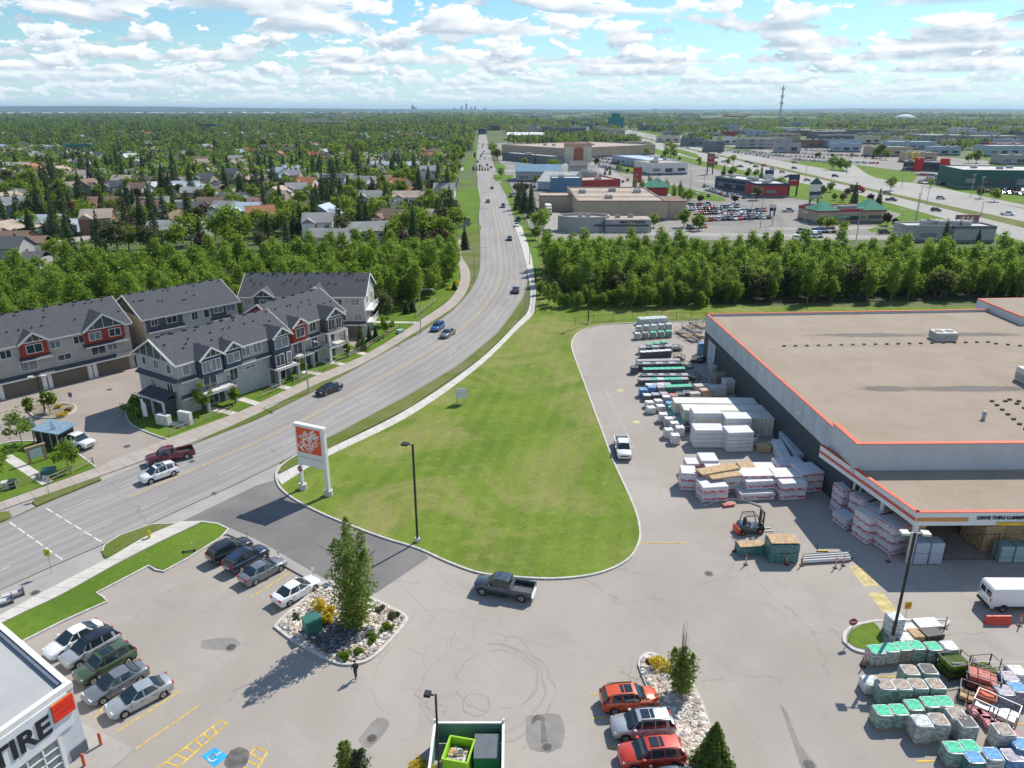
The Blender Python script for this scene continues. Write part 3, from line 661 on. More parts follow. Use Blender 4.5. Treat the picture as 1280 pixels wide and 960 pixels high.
class Frame:                                    # a wall line on the ground: local x along it, local y into the building
 def __init__(s, o, a): s.o = Vector((o[0], o[1], 0)); s.a = a; s.e = Vector((math.cos(a), math.sin(a), 0)); s.n = Vector((-math.sin(a), math.cos(a), 0))
 def on(s, px, py, y=0.):                    # where the line of sight through a pixel meets the wall plane -> (x, z)
  p0 = Vector((0, 0, CAMH)); d = U(px, py, 0)-p0 if py > 140 else Vector((0, 0, 1))
  t = ((s.o+s.n*y-p0).dot(s.n))/d.dot(s.n); q = p0+d*t; return ((q-s.o).dot(s.e), q.z)
 def loc(s, p): q = Vector((p[0], p[1], 0))-s.o; return (q.dot(s.e), q.dot(s.n))
def window(par, x, z, w, h, y=0., frame=m_trim, glass=m_glass, mull=1, face='y-', t=.05):
 """window with its glass as a sub-part; face: which side of the wall box it sits on"""
 f = MB(); g = MB(); fw = .09
 def bx(mb, a0, a1, b0, b1, d0, d1):
  if face == 'y-': mb.box(a0, a1, y-d1, y-d0, b0, b1)
  elif face == 'y+': mb.box(a0, a1, y+d0, y+d1, b0, b1)
  elif face == 'x-': mb.box(y-d1, y-d0, a0, a1, b0, b1)
  else: mb.box(y+d0, y+d1, a0, a1, b0, b1)
 x0, x1, z0, z1 = x-w/2, x+w/2, z-h/2, z+h/2
 bx(f, x0-fw, x0, z0-fw, z1+fw, -.02, t+.03); bx(f, x1, x1+fw, z0-fw, z1+fw, -.02, t+.03)
 bx(f, x0, x1, z0-fw, z0, -.02, t+.03); bx(f, x0, x1, z1, z1+fw, -.02, t+.03)
 for k in range(1, mull+1): xx = x0+w*k/(mull+1); bx(f, xx-.035, xx+.035, z0, z1, -.02, t+.02)
 bx(g, x0, x1, z0, z1, -.02, t)
 fo = f.build('window', frame, par); g.build('pane', glass, fo); return fo
def hvac(par, x, y, z, w=2.4, d=1.6, h=1.3, name='rooftop_unit'):
 mb = MB(); mb.box(x-w/2, x+w/2, y-d/2, y+d/2, z+.15, z+h); mb.box(x-w/2+.1, x+w/2-.1, y-d/2+.1, y+d/2-.1, z, z+.15)
 o = mb.build(name, m_hvac, par)
 g = MB();
 for k in (-1, 1): g.cyl((x+k*w*.24, y, z+h), (x+k*w*.24, y, z+h+.06), d*.28, d*.28, 12)
 for k in range(5): g.box(x-w/2-.02, x+w/2+.02, y-d/2-.02, y+d/2+.02, z+.35+k*.17, z+.40+k*.17)
 g.build('grille', m_black, o); return o
# ------------------------------------------------------------------ the big home-improvement store on the right
def store():
 O = U(1072, 558, 8.6); A = U(883, 395, 8.0); B = U(1042, 533, 8.0)
 fr = R(.9); bk = R(3.6)
 t = thing('store_building', 'huge flat gravel-roofed home improvement store with orange roof edge at right', 'store', (O.x, O.y, 0))
 L = lambda p, q=(0, 0): (p[0]-O.x, p[1]-O.y)
 W = 95; o = (0., 0.); a = L(A); e1 = (W*math.cos(fr), W*math.sin(fr)); e2 = (a[0]+W*math.cos(bk), a[1]+W*math.sin(bk))
 b = (a[0]*.085, a[1]*.085) ; H = 8.0
 def ins(d): return [(o[0]+d, o[1]+d), (e1[0], e1[1]+d), (e2[0], e2[1]-d), (a[0]+d, a[1]-d)]
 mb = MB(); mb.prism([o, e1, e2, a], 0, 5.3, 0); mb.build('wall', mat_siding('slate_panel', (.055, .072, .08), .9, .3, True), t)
 mb = MB(); P = [(o[0]-.06, o[1]-.06), (e1[0], e1[1]-.06), (e2[0], e2[1]+.06), (a[0]-.06, a[1]+.06)]
 def wallring(z0, z1, P, th):
  m2 = MB()
  for i in range(4):
   p = Vector(P[i]); q = Vector(P[(i+1) % 4]); d = (q-p).normalized(); n = Vector((-d.y, d.x))*th
   m2.add([(*p, z0), (*q, z0), (*(q+n), z0), (*(p+n), z0), (*p, z1), (*q, z1), (*(q+n), z1), (*(p+n), z1)], [(0, 3, 2, 1), (4, 5, 6, 7), (0, 1, 5, 4), (1, 2, 6, 5), (2, 3, 7, 6), (3, 0, 4, 7)])
  return m2
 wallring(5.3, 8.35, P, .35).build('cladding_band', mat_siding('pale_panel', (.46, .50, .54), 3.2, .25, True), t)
 Q = [(P[0][0]-.05, P[0][1]-.05), (P[1][0], P[1][1]-.05), (P[2][0], P[2][1]+.05), (P[3][0]-.05, P[3][1]+.05)]
 wallring(8.35, 8.45, Q, .40).build('roof_edge_trim', m_orange, t)
 mb = MB(); mb.prism(ins(.25), 7.6, 8.0); mb.build('roof', m_gravel, t)
 # taller front corner block
 k = Vector(a).normalized(); c1 = k*5.6
 mb = MB(); mb.prism([(-.16, -.16), (e1[0]+.1, e1[1]-.16), (e1[0]+.1, e1[1]+.34), (.34, .36), (c1.x+.34, c1.y), (c1.x-.16, c1.y)], 5.6, 8.9)
 ft = mb.build('front_parapet', m_lt, t)
 mb = MB(); mb.prism([(-.22, -.22), (e1[0]+.1, e1[1]-.22), (e1[0]+.1, e1[1]+.4), (.40, .42), (c1.x+.4, c1.y+.05), (c1.x-.22, c1.y+.05)], 8.9, 8.98); mb.build('trim', m_orange, ft)
 for xx in (27., 54.): mb = MB(); mb.box(xx, xx+.05, -.05+xx*.0157-.15, .0+xx*.0157-.15, 5.6, 8.9); mb.build('panel_joint', m_navy, t)
 # rollup door near the far corner and small wall lamps
 k = Vector(a).normalized();
 def wallp(s, z, out): p = k*s; return (p.x-out, p.y, z)
 S = Vector(a).length; mb = MB(); q0 = k*(S-7.2); q1 = k*(S-3.0)
 mb.add([(q0.x-.14, q0.y, 0), (q1.x-.14, q1.y, 0), (q1.x-.14, q1.y, 4.6), (q0.x-.14, q0.y, 4.6)], [(0, 1, 2, 3)])
 mb.build('roller_door', mat_siding('door_grey', (.40, .45, .50), .3, .3), t)
 for s in (S*.93, S*.72, S*.50, S*.25):
  mb = MB(); p = k*s; mb.box(p.x-.5, p.x-.05, p.y-.25, p.y+.25, 6.6, 6.85); mb.build('wall_lamp', m_trim, t)
 # lumber canopy in front
 cz = 6.0; c = U(1146, 641, cz); cl = Vector(L(c)); i0 = Vector(L(U(1086, 577, cz)))
 i0 = Vector((-.35, -.25)); w0 = k*5.9
 # west arm of the canopy runs up beside the corner block to the tall bay door
 e1c = Vector((W, cl.y+W*math.sin(R(.6))))
 mb = MB(); mb.prism([(cl.x+.3, cl.y+.3), (e1c.x, e1c.y+.3), (e1[0], e1[1]-.3), (i0.x+.3, i0.y)], 5.3, 5.75); mb.build('canopy_roof', m_gravel, t)
 wst = Vector((w0.x-1.1, w0.y))
 edge = [wst, cl, e1c]
 fb = MB(); tb = MB(); sb = MB()
 for p, q in zip(edge, edge[1:]):
  d = (q-p).normalized(); n = Vector((-d.y, d.x));
  def wb(m2, z0, z1, o0, o1):
   v = [p+n*o0, q+n*o0, q+n*o1, p+n*o1]; m2.add([(*x, z0) for x in v]+[(*x, z1) for x in v], [(0, 3, 2, 1), (4, 5, 6, 7), (0, 1, 5, 4), (1, 2, 6, 5), (2, 3, 7, 6), (3, 0, 4, 7)])
  wb(fb, 4.55, 6.0, 0, .35); wb(tb, 6.0, 6.07, -.06, .40)
  if p is wst: wb(sb, 5.05, 5.42, -.03, .0)
 f = fb.build('canopy_fascia', m_whitew, t); tb.build('trim', m_orange, f); sb.build('stripe', m_stripe, f)
 mb = MB(); mb.box(cl.x+.1, cl.x+5.2, cl.y-.03, cl.y, 5.05, 5.45); mb.build('stripe', M('stripe_gold', (.62, .28, .07), .6), f)
 letters('DRIVE THRU LUMBER EXIT', .50, M('lettering_dark', (.03, .035, .05), .6), f, (cl.x+9.0, cl.y+.03, 5.40), (R(90), 0, R(.6)), .012, .06, 1.0)
 mb = MB(); mb.box(cl.x+8.1, cl.x+11.2, cl.y-.07, cl.y+.0, 4.62, 4.93); mb.build('clearance_sign', M('sign_yellow', (.70, .48, .03), .6), f)
 for s in (0., 12., 24., 36.): mb = MB(); mb.box(cl.x+.25+s, cl.x+.65+s, cl.y+.2+s*.01, cl.y+.6+s*.01, 0, 5.3); mb.build('canopy_column', m_trim, t)
 for s in (4.5, 8.7): mb = MB(); q = Vector(cl).lerp(wst, s/14.); mb.box(q.x+.35, q.x+.65, q.y, q.y+.3, 0, 5.3); mb.build('canopy_column', m_trim, t)
 # racks of lumber seen in the tall bay beside the corner block
 def wq(s, o): p = Vector(cl).lerp(wst, s); return p+Vector((o, 0))
 # back wall of the open canopy
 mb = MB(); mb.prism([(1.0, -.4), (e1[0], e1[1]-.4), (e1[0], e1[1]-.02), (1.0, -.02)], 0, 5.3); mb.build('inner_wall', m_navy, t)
 # rear wing
 r0 = L(U(1222, 373, 9.5)); mb = MB(); rp = [(r0[0], r0[1]-13), (r0[0]+60, r0[1]-9), (r0[0]+60, r0[1]+4), (r0[0], r0[1])]
 mb.prism(rp, 0, 9.3, 0); rw = mb.build('rear_wing', m_lt, t)
 mb = MB(); mb.prism([(p[0], p[1]) for p in rp], 9.3, 9.5); mb.build('trim', m_orange, rw)
 mb = MB(); mb.prism([(rp[0][0]+.4, rp[0][1]+.4), (rp[1][0], rp[1][1]+.4), (rp[2][0], rp[2][1]-.4), (rp[3][0]+.4, rp[3][1]-.4)], 9.5, 9.53); mb.build('roof', m_gravel, rw)
 for (px, py, w, d, h) in ((1178, 424, 3.4, 2.4, 1.35), (1292, 478, 3.6, 2.8, 1.9)):
  q = L(U(px, py, 8.)); hvac(t, q[0], q[1], 8., w, d, h)
 q = L(U(1229, 524, 8.)); mb = MB(); mb.cyl((q[0], q[1], 8), (q[0], q[1], 8.7), .22, .22, 10); mb.cyl((q[0], q[1], 8.7), (q[0], q[1], 9.05), .34, .12, 10); mb.build('roof_vent', m_steel, t)
 mb = MB();
 def row(a, b, n):
  a = U(*a, 8.); b = U(*b, 8.)
  for i in range(n): p = a.lerp(b, i/(n-1)); p = Vector(L(p)); mb = MB(); mb.box(p.x-.22, p.x+.22, p.y-.14, p.y+.14, 8., 8.2); mb.build('pipe_support', M('support_dark', (.10, .08, .06), .9), t)
 row((980, 433), (1235, 428), 19); row((1245, 430), (1290, 434), 4); row((1240, 502), (1290, 502), 4); row((1246, 507), (1282, 537), 6); row((1262, 500), (1290, 516), 4)
 mb = MB(); mb.box(*(lambda p: (p[0]-.1, p[0]+20))(L(U(980, 433, 8.))), *(lambda p: (p[1]-.02, p[1]+.02))(L(U(980, 433, 8.))), 8.2, 8.24); mb.build('gas_pipe', M('pipe_tan', (.42, .36, .28), .7), t)
 return t, Vector((O.x, O.y)), Vector((O.x+cl.x, O.y+cl.y)), k
STORE, SO, SC, SK = store()
# ------------------------------------------------------------------ tyre shop, bottom left
def tyre_shop():
 z = 6.; C = U(89, 853, z); A = U(0, 777, z); B = U(-2, 917, z)
 aS = math.atan2(C.y-B.y, C.x-B.x)            # front (sign) wall direction, towards the corner
 t = thing('tyre_shop', 'grey flat-roofed tyre shop with TIRE in black letters, bottom left corner', 'shop', (C.x, C.y, 0), aS)
 ca, sa = math.cos(-aS), math.sin(-aS)
 def L(p): x, y = p[0]-C.x, p[1]-C.y; return (x*ca-y*sa, x*sa+y*ca)
 a = L(A); d = Vector(a).normalized(); far = d*17; W = 22
 P = [(-W, 0), (0, 0), (far.x, far.y), (far.x-W, far.y)]
 mb = MB(); mb.prism(P, 0, 5.6); mb.build('wall', M('shop_wall', (.56, .58, .62), .6, .05), t)
 mb = MB(); mb.prism([(-W, .4), (-.4, .4), (far.x-.4, far.y-.4), (far.x-W, far.y-.4)], 5.6, 5.72); mb.build('roof', mat_paving('membrane_roof', (.40, .41, .41), (.46, .47, .47), (.33, .34, .34), .25), t)
 mb = MB(); th = .38
 mb.prism([(-W, -.05), (.05, -.05), (.05, th), (-W, th)], 5.6, 6.05)
 n = Vector((-d.y, d.x)); q = [Vector((.05, th)), Vector((.05, th))+d*16.6, Vector((.05, th))+d*16.6+n*th, Vector((.05, th))+n*th]
 mb.prism([tuple(p) for p in q], 5.6, 6.05)
 mb.build('parapet', m_trim, t)
 mb = MB(); q = [Vector((.05-.42, th))+d*.3, Vector((.05-.42, th))+d*16.4, Vector((.05-.42, th))+d*16.4+n*.25, Vector((.05-.42, th))+d*.3+n*.25]
 mb.prism([tuple(p) for p in q], 5.7, 5.95); mb.build('gutter', M('gutter_blue_grey', (.14, .17, .22), .6), t)
 mb = MB(); mb.box(-14, -.5, -.12, 0, 2.95, 5.6); sb = mb.build('sign_band', M('sign_white', (.66, .69, .74), .5, .04), t)
 letters('TIRE', 2.05, M('sign_black', (.012, .014, .022), .5), sb, (-3.95, -.13, 4.2), (R(90), 0, 0), .06, .1, .98)
 letters('H', 2.05, MATS['sign_black'], sb, (-8.2, -.13, 4.2), (R(90), 0, 0), .06, .1, 1.)
 mb = MB();
 for k in range(3): mb.box(-1.75, -.25, -.26, -.13, 4.05+k*.46, 4.46+k*.46)
 mb.build('sign_flag', M('sign_red', (.72, .03, .012), .5), sb)
 mb = MB(); mb.box(-1.75, -.25, -.2, -.12, 4.0, 5.45); mb.build('sign_backing', M('sign_ochre', (.55, .20, .03), .5), sb)
 for x in (-3.4, -8.2):
  f = MB(); g = MB()
  g.box(x-1.6, x+1.6, -.04, 0, 0, 2.75)
  for zz in (.05, .7, 1.38, 2.05, 2.72): f.box(x-1.6, x+1.6, -.09, -.02, zz-.05, zz+.05)
  for xx in (-1.6, -.53, .53, 1.6): f.box(x+xx-.05, x+xx+.05, -.09, -.02, 0, 2.75)
  f.box(x-1.85, x-1.6, -.12, 0, 0, 2.9); f.box(x+1.6, x+1.85, -.12, 0, 0, 2.9); f.box(x-1.85, x+1.85, -.12, 0, 2.77, 2.95)
  d_ = f.build('bay_door', m_trim, t); g.build('pane', m_skyglass, d_)
 mb = MB(); mb.box(-1.2, -.02, -.10, 0, 0, 1.0); mb.build('stone_base', M('base_slate', (.10, .12, .15), .8), t)
 for x in (-5.6, -1.1, -.95+1.6, -10.4):
  g = t.matrix_basis @ Vector((0, 0, 0)); w = Matrix.Rotation(aS, 4, 'Z') @ Vector((x, -1.1 if x < 0 else -.5, 0))+Vector((C.x, C.y, 0))
  b = MB(); b.cyl((0, 0, 0), (0, 0, 1.05), .11, .11, 10); b.ball((0, 0, 1.05), .11, n=10)
  bo = b.build('bollard', m_orange, smooth=40, loc=w)
  tag(bo, {0: 'orange bollard left of the glazed bay door of the tyre shop'}.get(0) if x == -5.6 else {-1.1: 'orange bollard at the right side of the glazed bay door of the tyre shop', -.95+1.6: 'orange bollard beside the outer corner of the tyre shop', -10.4: 'orange bollard between the two bay doors of the tyre shop'}[x], 'bollard', 'bollards by the tyre shop')
 # flat apron in front of it
 f2 = [tuple(Matrix.Rotation(aS, 2) @ Vector(p)+Vector((C.x, C.y))) for p in ((-22, -3.0), (1.4, -3.0), (1.4, 3.), (0.1, 5.), (-22, .2))]
 slab('concrete_apron', f2, .05, m_conc)
 return C
tyre_shop()
# ------------------------------------------------------------------ townhouses
s_beige = mat_siding('siding_beige', (.42, .40, .36)); s_grey = mat_siding('siding_grey', (.40, .405, .415)); s_lt = mat_siding('siding_pale', (.43, .43, .42))
s_dark = mat_siding('siding_charcoal', (.085, .10, .10)); s_navy = mat_siding('siding_navy', (.05, .075, .11)); s_red = mat_siding('siding_red', (.30, .045, .028)); s_tan = mat_siding('siding_tan', (.52, .44, .34))
m_shing = mat_shingle('roof_shingles_slate', (.095, .10, .112), (.155, .16, .175)); m_garage = mat_siding('garage_door_taupe', (.17, .145, .115), .53, .35)
m_deck = M('deck_grey', (.34, .33, .32), .8, .1)
def gable_roof(mb, x0, x1, y0, y1, ze, zr, ov=.5, th=.18):
 """ridge along x"""
 ym = (y0+y1)/2; sl = (zr-ze)/(ym-y0); x0 -= ov; x1 += ov; a = y0-ov; b = y1+ov; za = ze-ov*sl
 for (p, q) in ((a, ym), (b, ym)):
  mb.add([(x0, p, za), (x1, p, za), (x1, q, zr), (x0, q, zr), (x0, p, za+th), (x1, p, za+th), (x1, q, zr+th), (x0, q, zr+th)],
   [(0, 3, 2, 1), (4, 5, 6, 7), (0, 1, 5, 4), (1, 2, 6, 5), (2, 3, 7, 6), (3, 0, 4, 7)])
def townhouse(name, label, o, a, Lx, D, ze, zr, main, bays, wins, garages, skirts, end_r=None, end_l=None, end_wins=(), vents=24, sw=(), balconies=(), low=None):
 t = thing('townhouse', label, 'townhouse', (o[0], o[1], 0), a, 'townhouses by the curved road')
 ym = D/2; mb = MB(); mb.box(0, Lx, 0, D, 0, ze)
 mb.build('wall', main, t)
 for x, mat, w in ((0, end_l or main, -1), (Lx, end_r or main, 1)):
  g = MB(); e = .06*w; g.add([(x, 0, ze), (x, D, ze), (x, ym, zr), (x+e, 0, ze), (x+e, D, ze), (x+e, ym, zr)], [(0, 1, 2) if w < 0 else (2, 1, 0), (3, 5, 4) if w < 0 else (3, 4, 5), (0, 3, 4, 1), (1, 4, 5, 2), (2, 5, 3, 0)])
  g.build('gable', mat, t)
 r = MB(); gable_roof(r, 0, Lx, 0, D, ze, zr); roof = r.build('roof', m_shing, t)
 f = MB(); sl = (zr-ze)/ym; za = ze-.5*sl
 for yy in (-.5, D+.5): f.box(-.55, Lx+.55, yy-.06, yy+.06, za-.1, za+.14)
 for x in (-.52, Lx+.52):
  for yy in (-.5, D+.5): f.bar((x, yy, za+.06), (x, ym, zr+.06), .08, .28)
 f.build('fascia', m_trim, roof)
 rg = random.Random(len(label)); v = MB()
 for k in range(vents):
  fr = rg.choice((.12, .35, .5, .62)); y = ym*(1-fr) if rg.random() < .8 else ym*(1+fr); x = (k+.5+rg.uniform(-.35, .35))*Lx/vents
  z = zr-sl*abs(y-ym)+.15; v.cyl((x, y, z-.1), (x, y, z+.28), .11, .11, 6)
 for k in range(int(Lx/2.2)): v.box(k*2.2+.7, k*2.2+1.25, ym-.2, ym+.2, zr+.08, zr+.32)
 v.build('roof_vent', m_black, roof)
 for (x0, x1, ov, zb, wm, gm) in bays:       # projecting bay with its own front gable
  b = MB(); b.box(x0, x1, -ov, .1, zb, ze); bo = b.build('bay', wm, t); xm = (x0+x1)/2; hh = min((x1-x0)*.36, zr-ze-.3)
  g = MB(); g.add([(x0, -ov, ze), (x1, -ov, ze), (xm, -ov, ze+hh), (x0, -ov+.08, ze), (x1, -ov+.08, ze), (xm, -ov+.08, ze+hh)], [(0, 1, 2), (5, 4, 3), (0, 3, 4, 1), (1, 4, 5, 2), (2, 5, 3, 0)])
  g.build('gable', gm, bo)
  q = MB(); back = hh/sl; e = .35; zz = ze-e*hh/((x1-x0)/2)
  for s, xa in ((-1, x0-e), (1, x1+e)):
   A = [(xa, -ov-.45, zz), (xm, -ov-.45, ze+hh), (xm, back, ze+hh), (xa, .2, zz)]
   q.add([(*p[:2], p[2]+.03) for p in A]+[(*p[:2], p[2]+.2) for p in A], [(0, 3, 2, 1), (4, 5, 6, 7), (0, 1, 5, 4), (1, 2, 6, 5), (2, 3, 7, 6), (3, 0, 4, 7)])
  q.build('bay_roof', m_shing, bo)
  q = MB()
  for xa in (x0-e, x1+e): q.bar((xa, -ov-.5, zz+.1), (xm, -ov-.5, ze+hh+.12), .1, .3)
  q.bar((xm, -ov-.04, ze+.02), (xm, -ov-.04, ze+hh*.9), .06, .12); q.bar((x0, -ov-.05, ze), (x1, -ov-.05, ze), .06, .16)
  for k in (.25, .75): xx = x0+(x1-x0)*k; q.bar((xx, -ov-.04, ze), (xx, -ov-.04, ze+hh*.48), .06, .1)
  q.build('barge_board', m_trim, bo)
 for (x0, x1, z, out) in skirts:             # dark skirt roofs
  s = MB(); s.add([(x0, 0, z+.55), (x1, 0, z+.55), (x1, -out, z+.12), (x0, -out, z+.12), (x0, 0, z), (x1, 0, z), (x1, -out, z), (x0, -out, z)], [(0, 3, 2, 1), (4, 5, 6, 7), (3, 7, 6, 2), (0, 4, 7, 3), (1, 2, 6, 5)])
  so = s.build('skirt_roof', m_shing, t); f = MB(); f.box(x0-.02, x1+.02, -out-.06, -out, z-.06, z+.14); f.build('fascia', m_trim, so)
 for (x, z, w, h, y) in wins: window(t, x, z, w, h, -y, mull=1 if w > 1. else 0, glass=m_glass if (int(x*7) % 3) else m_skyglass)
 for (y, z, w, h, side) in end_wins: window(t, y, z, w, h, Lx if side > 0 else 0, mull=0 if w < 1.1 else 1, face='x+' if side > 0 else 'x-')
 for (x0, x1) in garages:
  d = MB(); d.box(x0, x1, -.04, .0, 0, 2.35); d.build('garage_door', m_garage, t)
 if garages:
  p = MB(); gs = sorted(garages)
  for (a0, a1), (b0, b1) in zip(gs, gs[1:]):
   m_ = (a1+b0)/2; w_ = (b0-a1)/2-.08; p.box(m_-w_, m_-.1, -.32, -.0, 0, 2.5); p.box(m_+.1, m_+w_, -.32, -.0, 0, 2.5)
  p.build('garage_pier', m_trim, t)
  p = MB(); p.box(-.1, Lx+.1, -.5, 0, 2.42, 2.7); p.build('garage_lintel', m_trim, t)
 for (x0, x1, y, z, m) in sw:                 # coloured siding panels
  p = MB(); p.box(x0, x1, -y-.05, -y, z[0], z[1]); p.build('siding_panel', m, t)
 for (x0, x1, z, out) in balconies:
  b = MB(); b.box(x0, x1, -out, 0, z-.22, z); bo = b.build('balcony', m_trim, t)
  r = MB();
  for (p, q) in (((x0, -out), (x1, -out)), ((x0, -out), (x0, 0)), ((x1, -out), (x1, 0))):
   for zz in (z+.12, z+1.0): r.bar((*p, zz), (*q, zz), .05, .05)
   n = int(math.dist(p, q)/.28)
   for k in range(n+1): c = Vector(p).lerp(Vector(q), k/n); r.bar((c.x, c.y, z), (c.x, c.y, z+1.), .025, .025)
  r.build('railing', m_black, bo)
  c = MB()
  for x in (x0+.25, x1-.25): c.box(x-.2, x+.2, -out+.05, -out+.45, 0, z-.22)
  c.build('column', m_trim if int(x0) % 2 else s_grey, bo)
 return t
aA = R(48.8)
oA = Vector((-66.7, 124.8))-Vector((math.cos(aA), math.sin(aA)))*44
FA = Frame(oA, aA)
gA = []
for k in range(6): x1 = 44-.9-k*7.0; gA.append((x1-5.4, x1))
x0, _ = FA.on(108, 440); x1, _ = FA.on(156, 425); y0, _ = FA.on(27, 450); y1, _ = FA.on(60, 440)
wA = [(43.2-.3-(k*3.55), 7.0, 1.5, 1.2, .0) for k in range(11)]
wA = [w for w in wA if not (x0-.6 < w[0] < x1+.6 or y0-.6 < w[0] < y1+.6)]
wA += [((x0*.75+x1*.25), 7.2, 1.8, 1.2, .62), ((x0*.25+x1*.75), 7.2, 1.8, 1.2, .62), ((y0+y1)/2, 7.2, 2.2, 1.3, .62)]
wA += [(x0+1.9, 4.6, 2.2, 1.5, 0), (x1-2.2, 4.6, 1.5, 1.1, 0), (y0+.8, 4.5, 2.4, 1.5, 0), (y0-5, 4.5, 1.5, 1.2, 0), (x0-3.4, 4.6, 2., .9, 0)]
townhouse('A', 'long pale townhouse row with two red front gables over six taupe garage doors', oA, aA, 44, 12.6, 8.3, 11.7, s_beige,
  [(x0, x1, .6, 6.0, s_red, s_dark), (y0, y1, .6, 6.0, s_red, s_dark), (y0-17, y0-10.5, .6, 6., s_red, s_dark)], wA, gA, [(x0-.3, x1+.3, 5.45, 1.0), (y0-.3, y1+.3, 5.45, 1.0), (-.3, 44.3, 2.72, 1.0)], end_r=s_tan, vents=40, end_wins=())
# B: behind
aB = R(47.6); oB = Vector((-65.2, 127.3)); LB = 17.8
townhouse('B', 'townhouse block with tan end wall and plain slate roof tucked behind the others', oB, aB, LB, 13.2, 8.2, 11.3, s_lt, [], [(1.8, 7.1, 1.1, 1.0, 0), (4.9, 7.1, 1.8, 1.1, .08), (9.2, 6.9, 1.1, 1.4, 0), (11.5, 6.9, 1.0, 1.4, 0), (13.8, 7.2, 1.8, 1.0, .08), (16.4, 7.1, 1.6, 1.1, 0), (3.5, 4.2, 2.3, 1.5, 0), (9.0, 4.2, 1.2, 1.5, 0), (14., 4.1, 1.4, 1.3, 0)],
  [], [(.3, 7.1, 5.5, .7), (12.2, 17.8, 5.3, .7), (0, 17.8, 2.7, .7)], end_l=s_dark, vents=18, sw=((.3, 6.9, 0, (6.0, 8.1), s_dark), (12.4, 15.4, 0, (5.9, 8.1), s_dark)))
townB = bpy.data.objects['townhouse.001'] if 'townhouse.001' in bpy.data.objects else None
mb = MB(); mb.box(-.06, 0, 0, 13.2, 0, 8.2); mb.build('end_wall', s_tan, townB)
# C: near corner block, balconies to the road
aC = R(56.5); oC = Vector((-48.9, 102.5)); LC = 20.5
townhouse('C', 'grey townhouse block nearest the road junction with dark gabled end and big balconies', oC, aC, LC, 10.4, 8.2, 11.0, s_grey,
  [(3.0, 6.8, 1.3, 5.2, s_navy, s_dark), (7.4, 10.6, .9, 5.4, s_navy, s_dark), (16.4, 19.9, 1.3, 2.9, s_navy, s_dark)],
  [(1.4, 6.9, 1.0, 1.4, 0), (3.9, 6.8, 1.2, 1.7, 1.32), (5.6, 6.8, 1.5, 1.7, 1.32), (9.0, 6.9, 2.2, 1.4, .92), (12.0, 7., 1.5, 1.5, 0), (14.2, 7., 1.5, 1.5, 0), (18.1, 7.0, 2.6, 1.6, 1.32), (17.4, 4.2, 1.6, 1.8, 1.32), (19.3, 4.2, .8, 1.8, 1.32),
  (5, 3.9, 2.2, 1.8, .05), (9.3, 3.9, 1.4, 1.7, 0), (12.5, 4.2, 2, .4, 0), (5.2, 1.3, 1.8, 1.9, 0), (8.6, 1.1, 1., 2.0, 0), (18.2, 1.2, 2., 2., 0)],
  [], [(0, 2.8, 5.25, .6), (7.2, 16.2, 5.15, .7), (0, 2.5, 2.6, .5)], end_l=s_dark, vents=20,
  end_wins=((2.0, 7.0, 1.0, 1.3, -1), (5.1, 7.2, 1.2, 1.3, -1), (8.2, 7.2, .9, 1.2, -1), (2.4, 4.1, 1.4, 1.3, -1), (6.6, 4.1, 1.2, 1.2, -1)),
  balconies=((2.6, 8.0, 2.95, 2.3), (16.0, 20.6, 2.95, 2.3)), sw=((3.0, 7.2, 0, (0, 2.6), s_navy), (16.2, 20.3, 0, (0, 2.6), s_dark)))
tc_ = bpy.data.objects['townhouse.002']; mb = MB()
mb.add([(-.75, .2, 5.25), (-.75, 10.2, 5.25), (0, 10.2, 5.75), (0, .2, 5.75), (0, .2, 5.2), (0, 10.2, 5.2)], [(0, 3, 2, 1), (0, 1, 5, 4), (0, 4, 3), (1, 2, 5)]); mb.build('skirt_roof', m_shing, tc_)
mb = MB(); mb.box(-2.2, 0, 1.2, 7.4, 2.6, 2.75); mb.add([(-2.4, 1., 2.75), (-2.4, 7.6, 2.75), (0, 7.6, 3.5), (0, 1., 3.5)], [(0, 3, 2, 1)]); p = mb.build('porch_roof', m_shing, tc_)
mb = MB(); mb.box(-2.45, -2.35, 1., 7.6, 2.5, 2.8); [mb.box(-2.3, -2.05, y-.12, y+.12, 0, 2.55) for y in (1.4, 4.2, 7.2)]; mb.build('column', m_trim, p)
mb = MB(); mb.box(-2.0, -.02, 1.6, 7., 0, 2.55); mb.build('porch_wall', s_dark, tc_)
mb = MB();
for y0_, y1_ in ((0.3, 5.2), ): mb.bar((-.62, -.2, 8.1), (-.62, 5.2, 11.05), .1, .24); mb.bar((-.62, 10.6, 8.1), (-.62, 5.2, 11.05), .1, .24)
for y in (1.6, 3.4, 5.2, 7., 8.8): mb.bar((-.1, y, 8.25), (-.1, y, 8.2+2.7*(1-abs(y-5.2)/5.2)), .1, .06)
mb.build('gable_trim', m_trim, tc_)
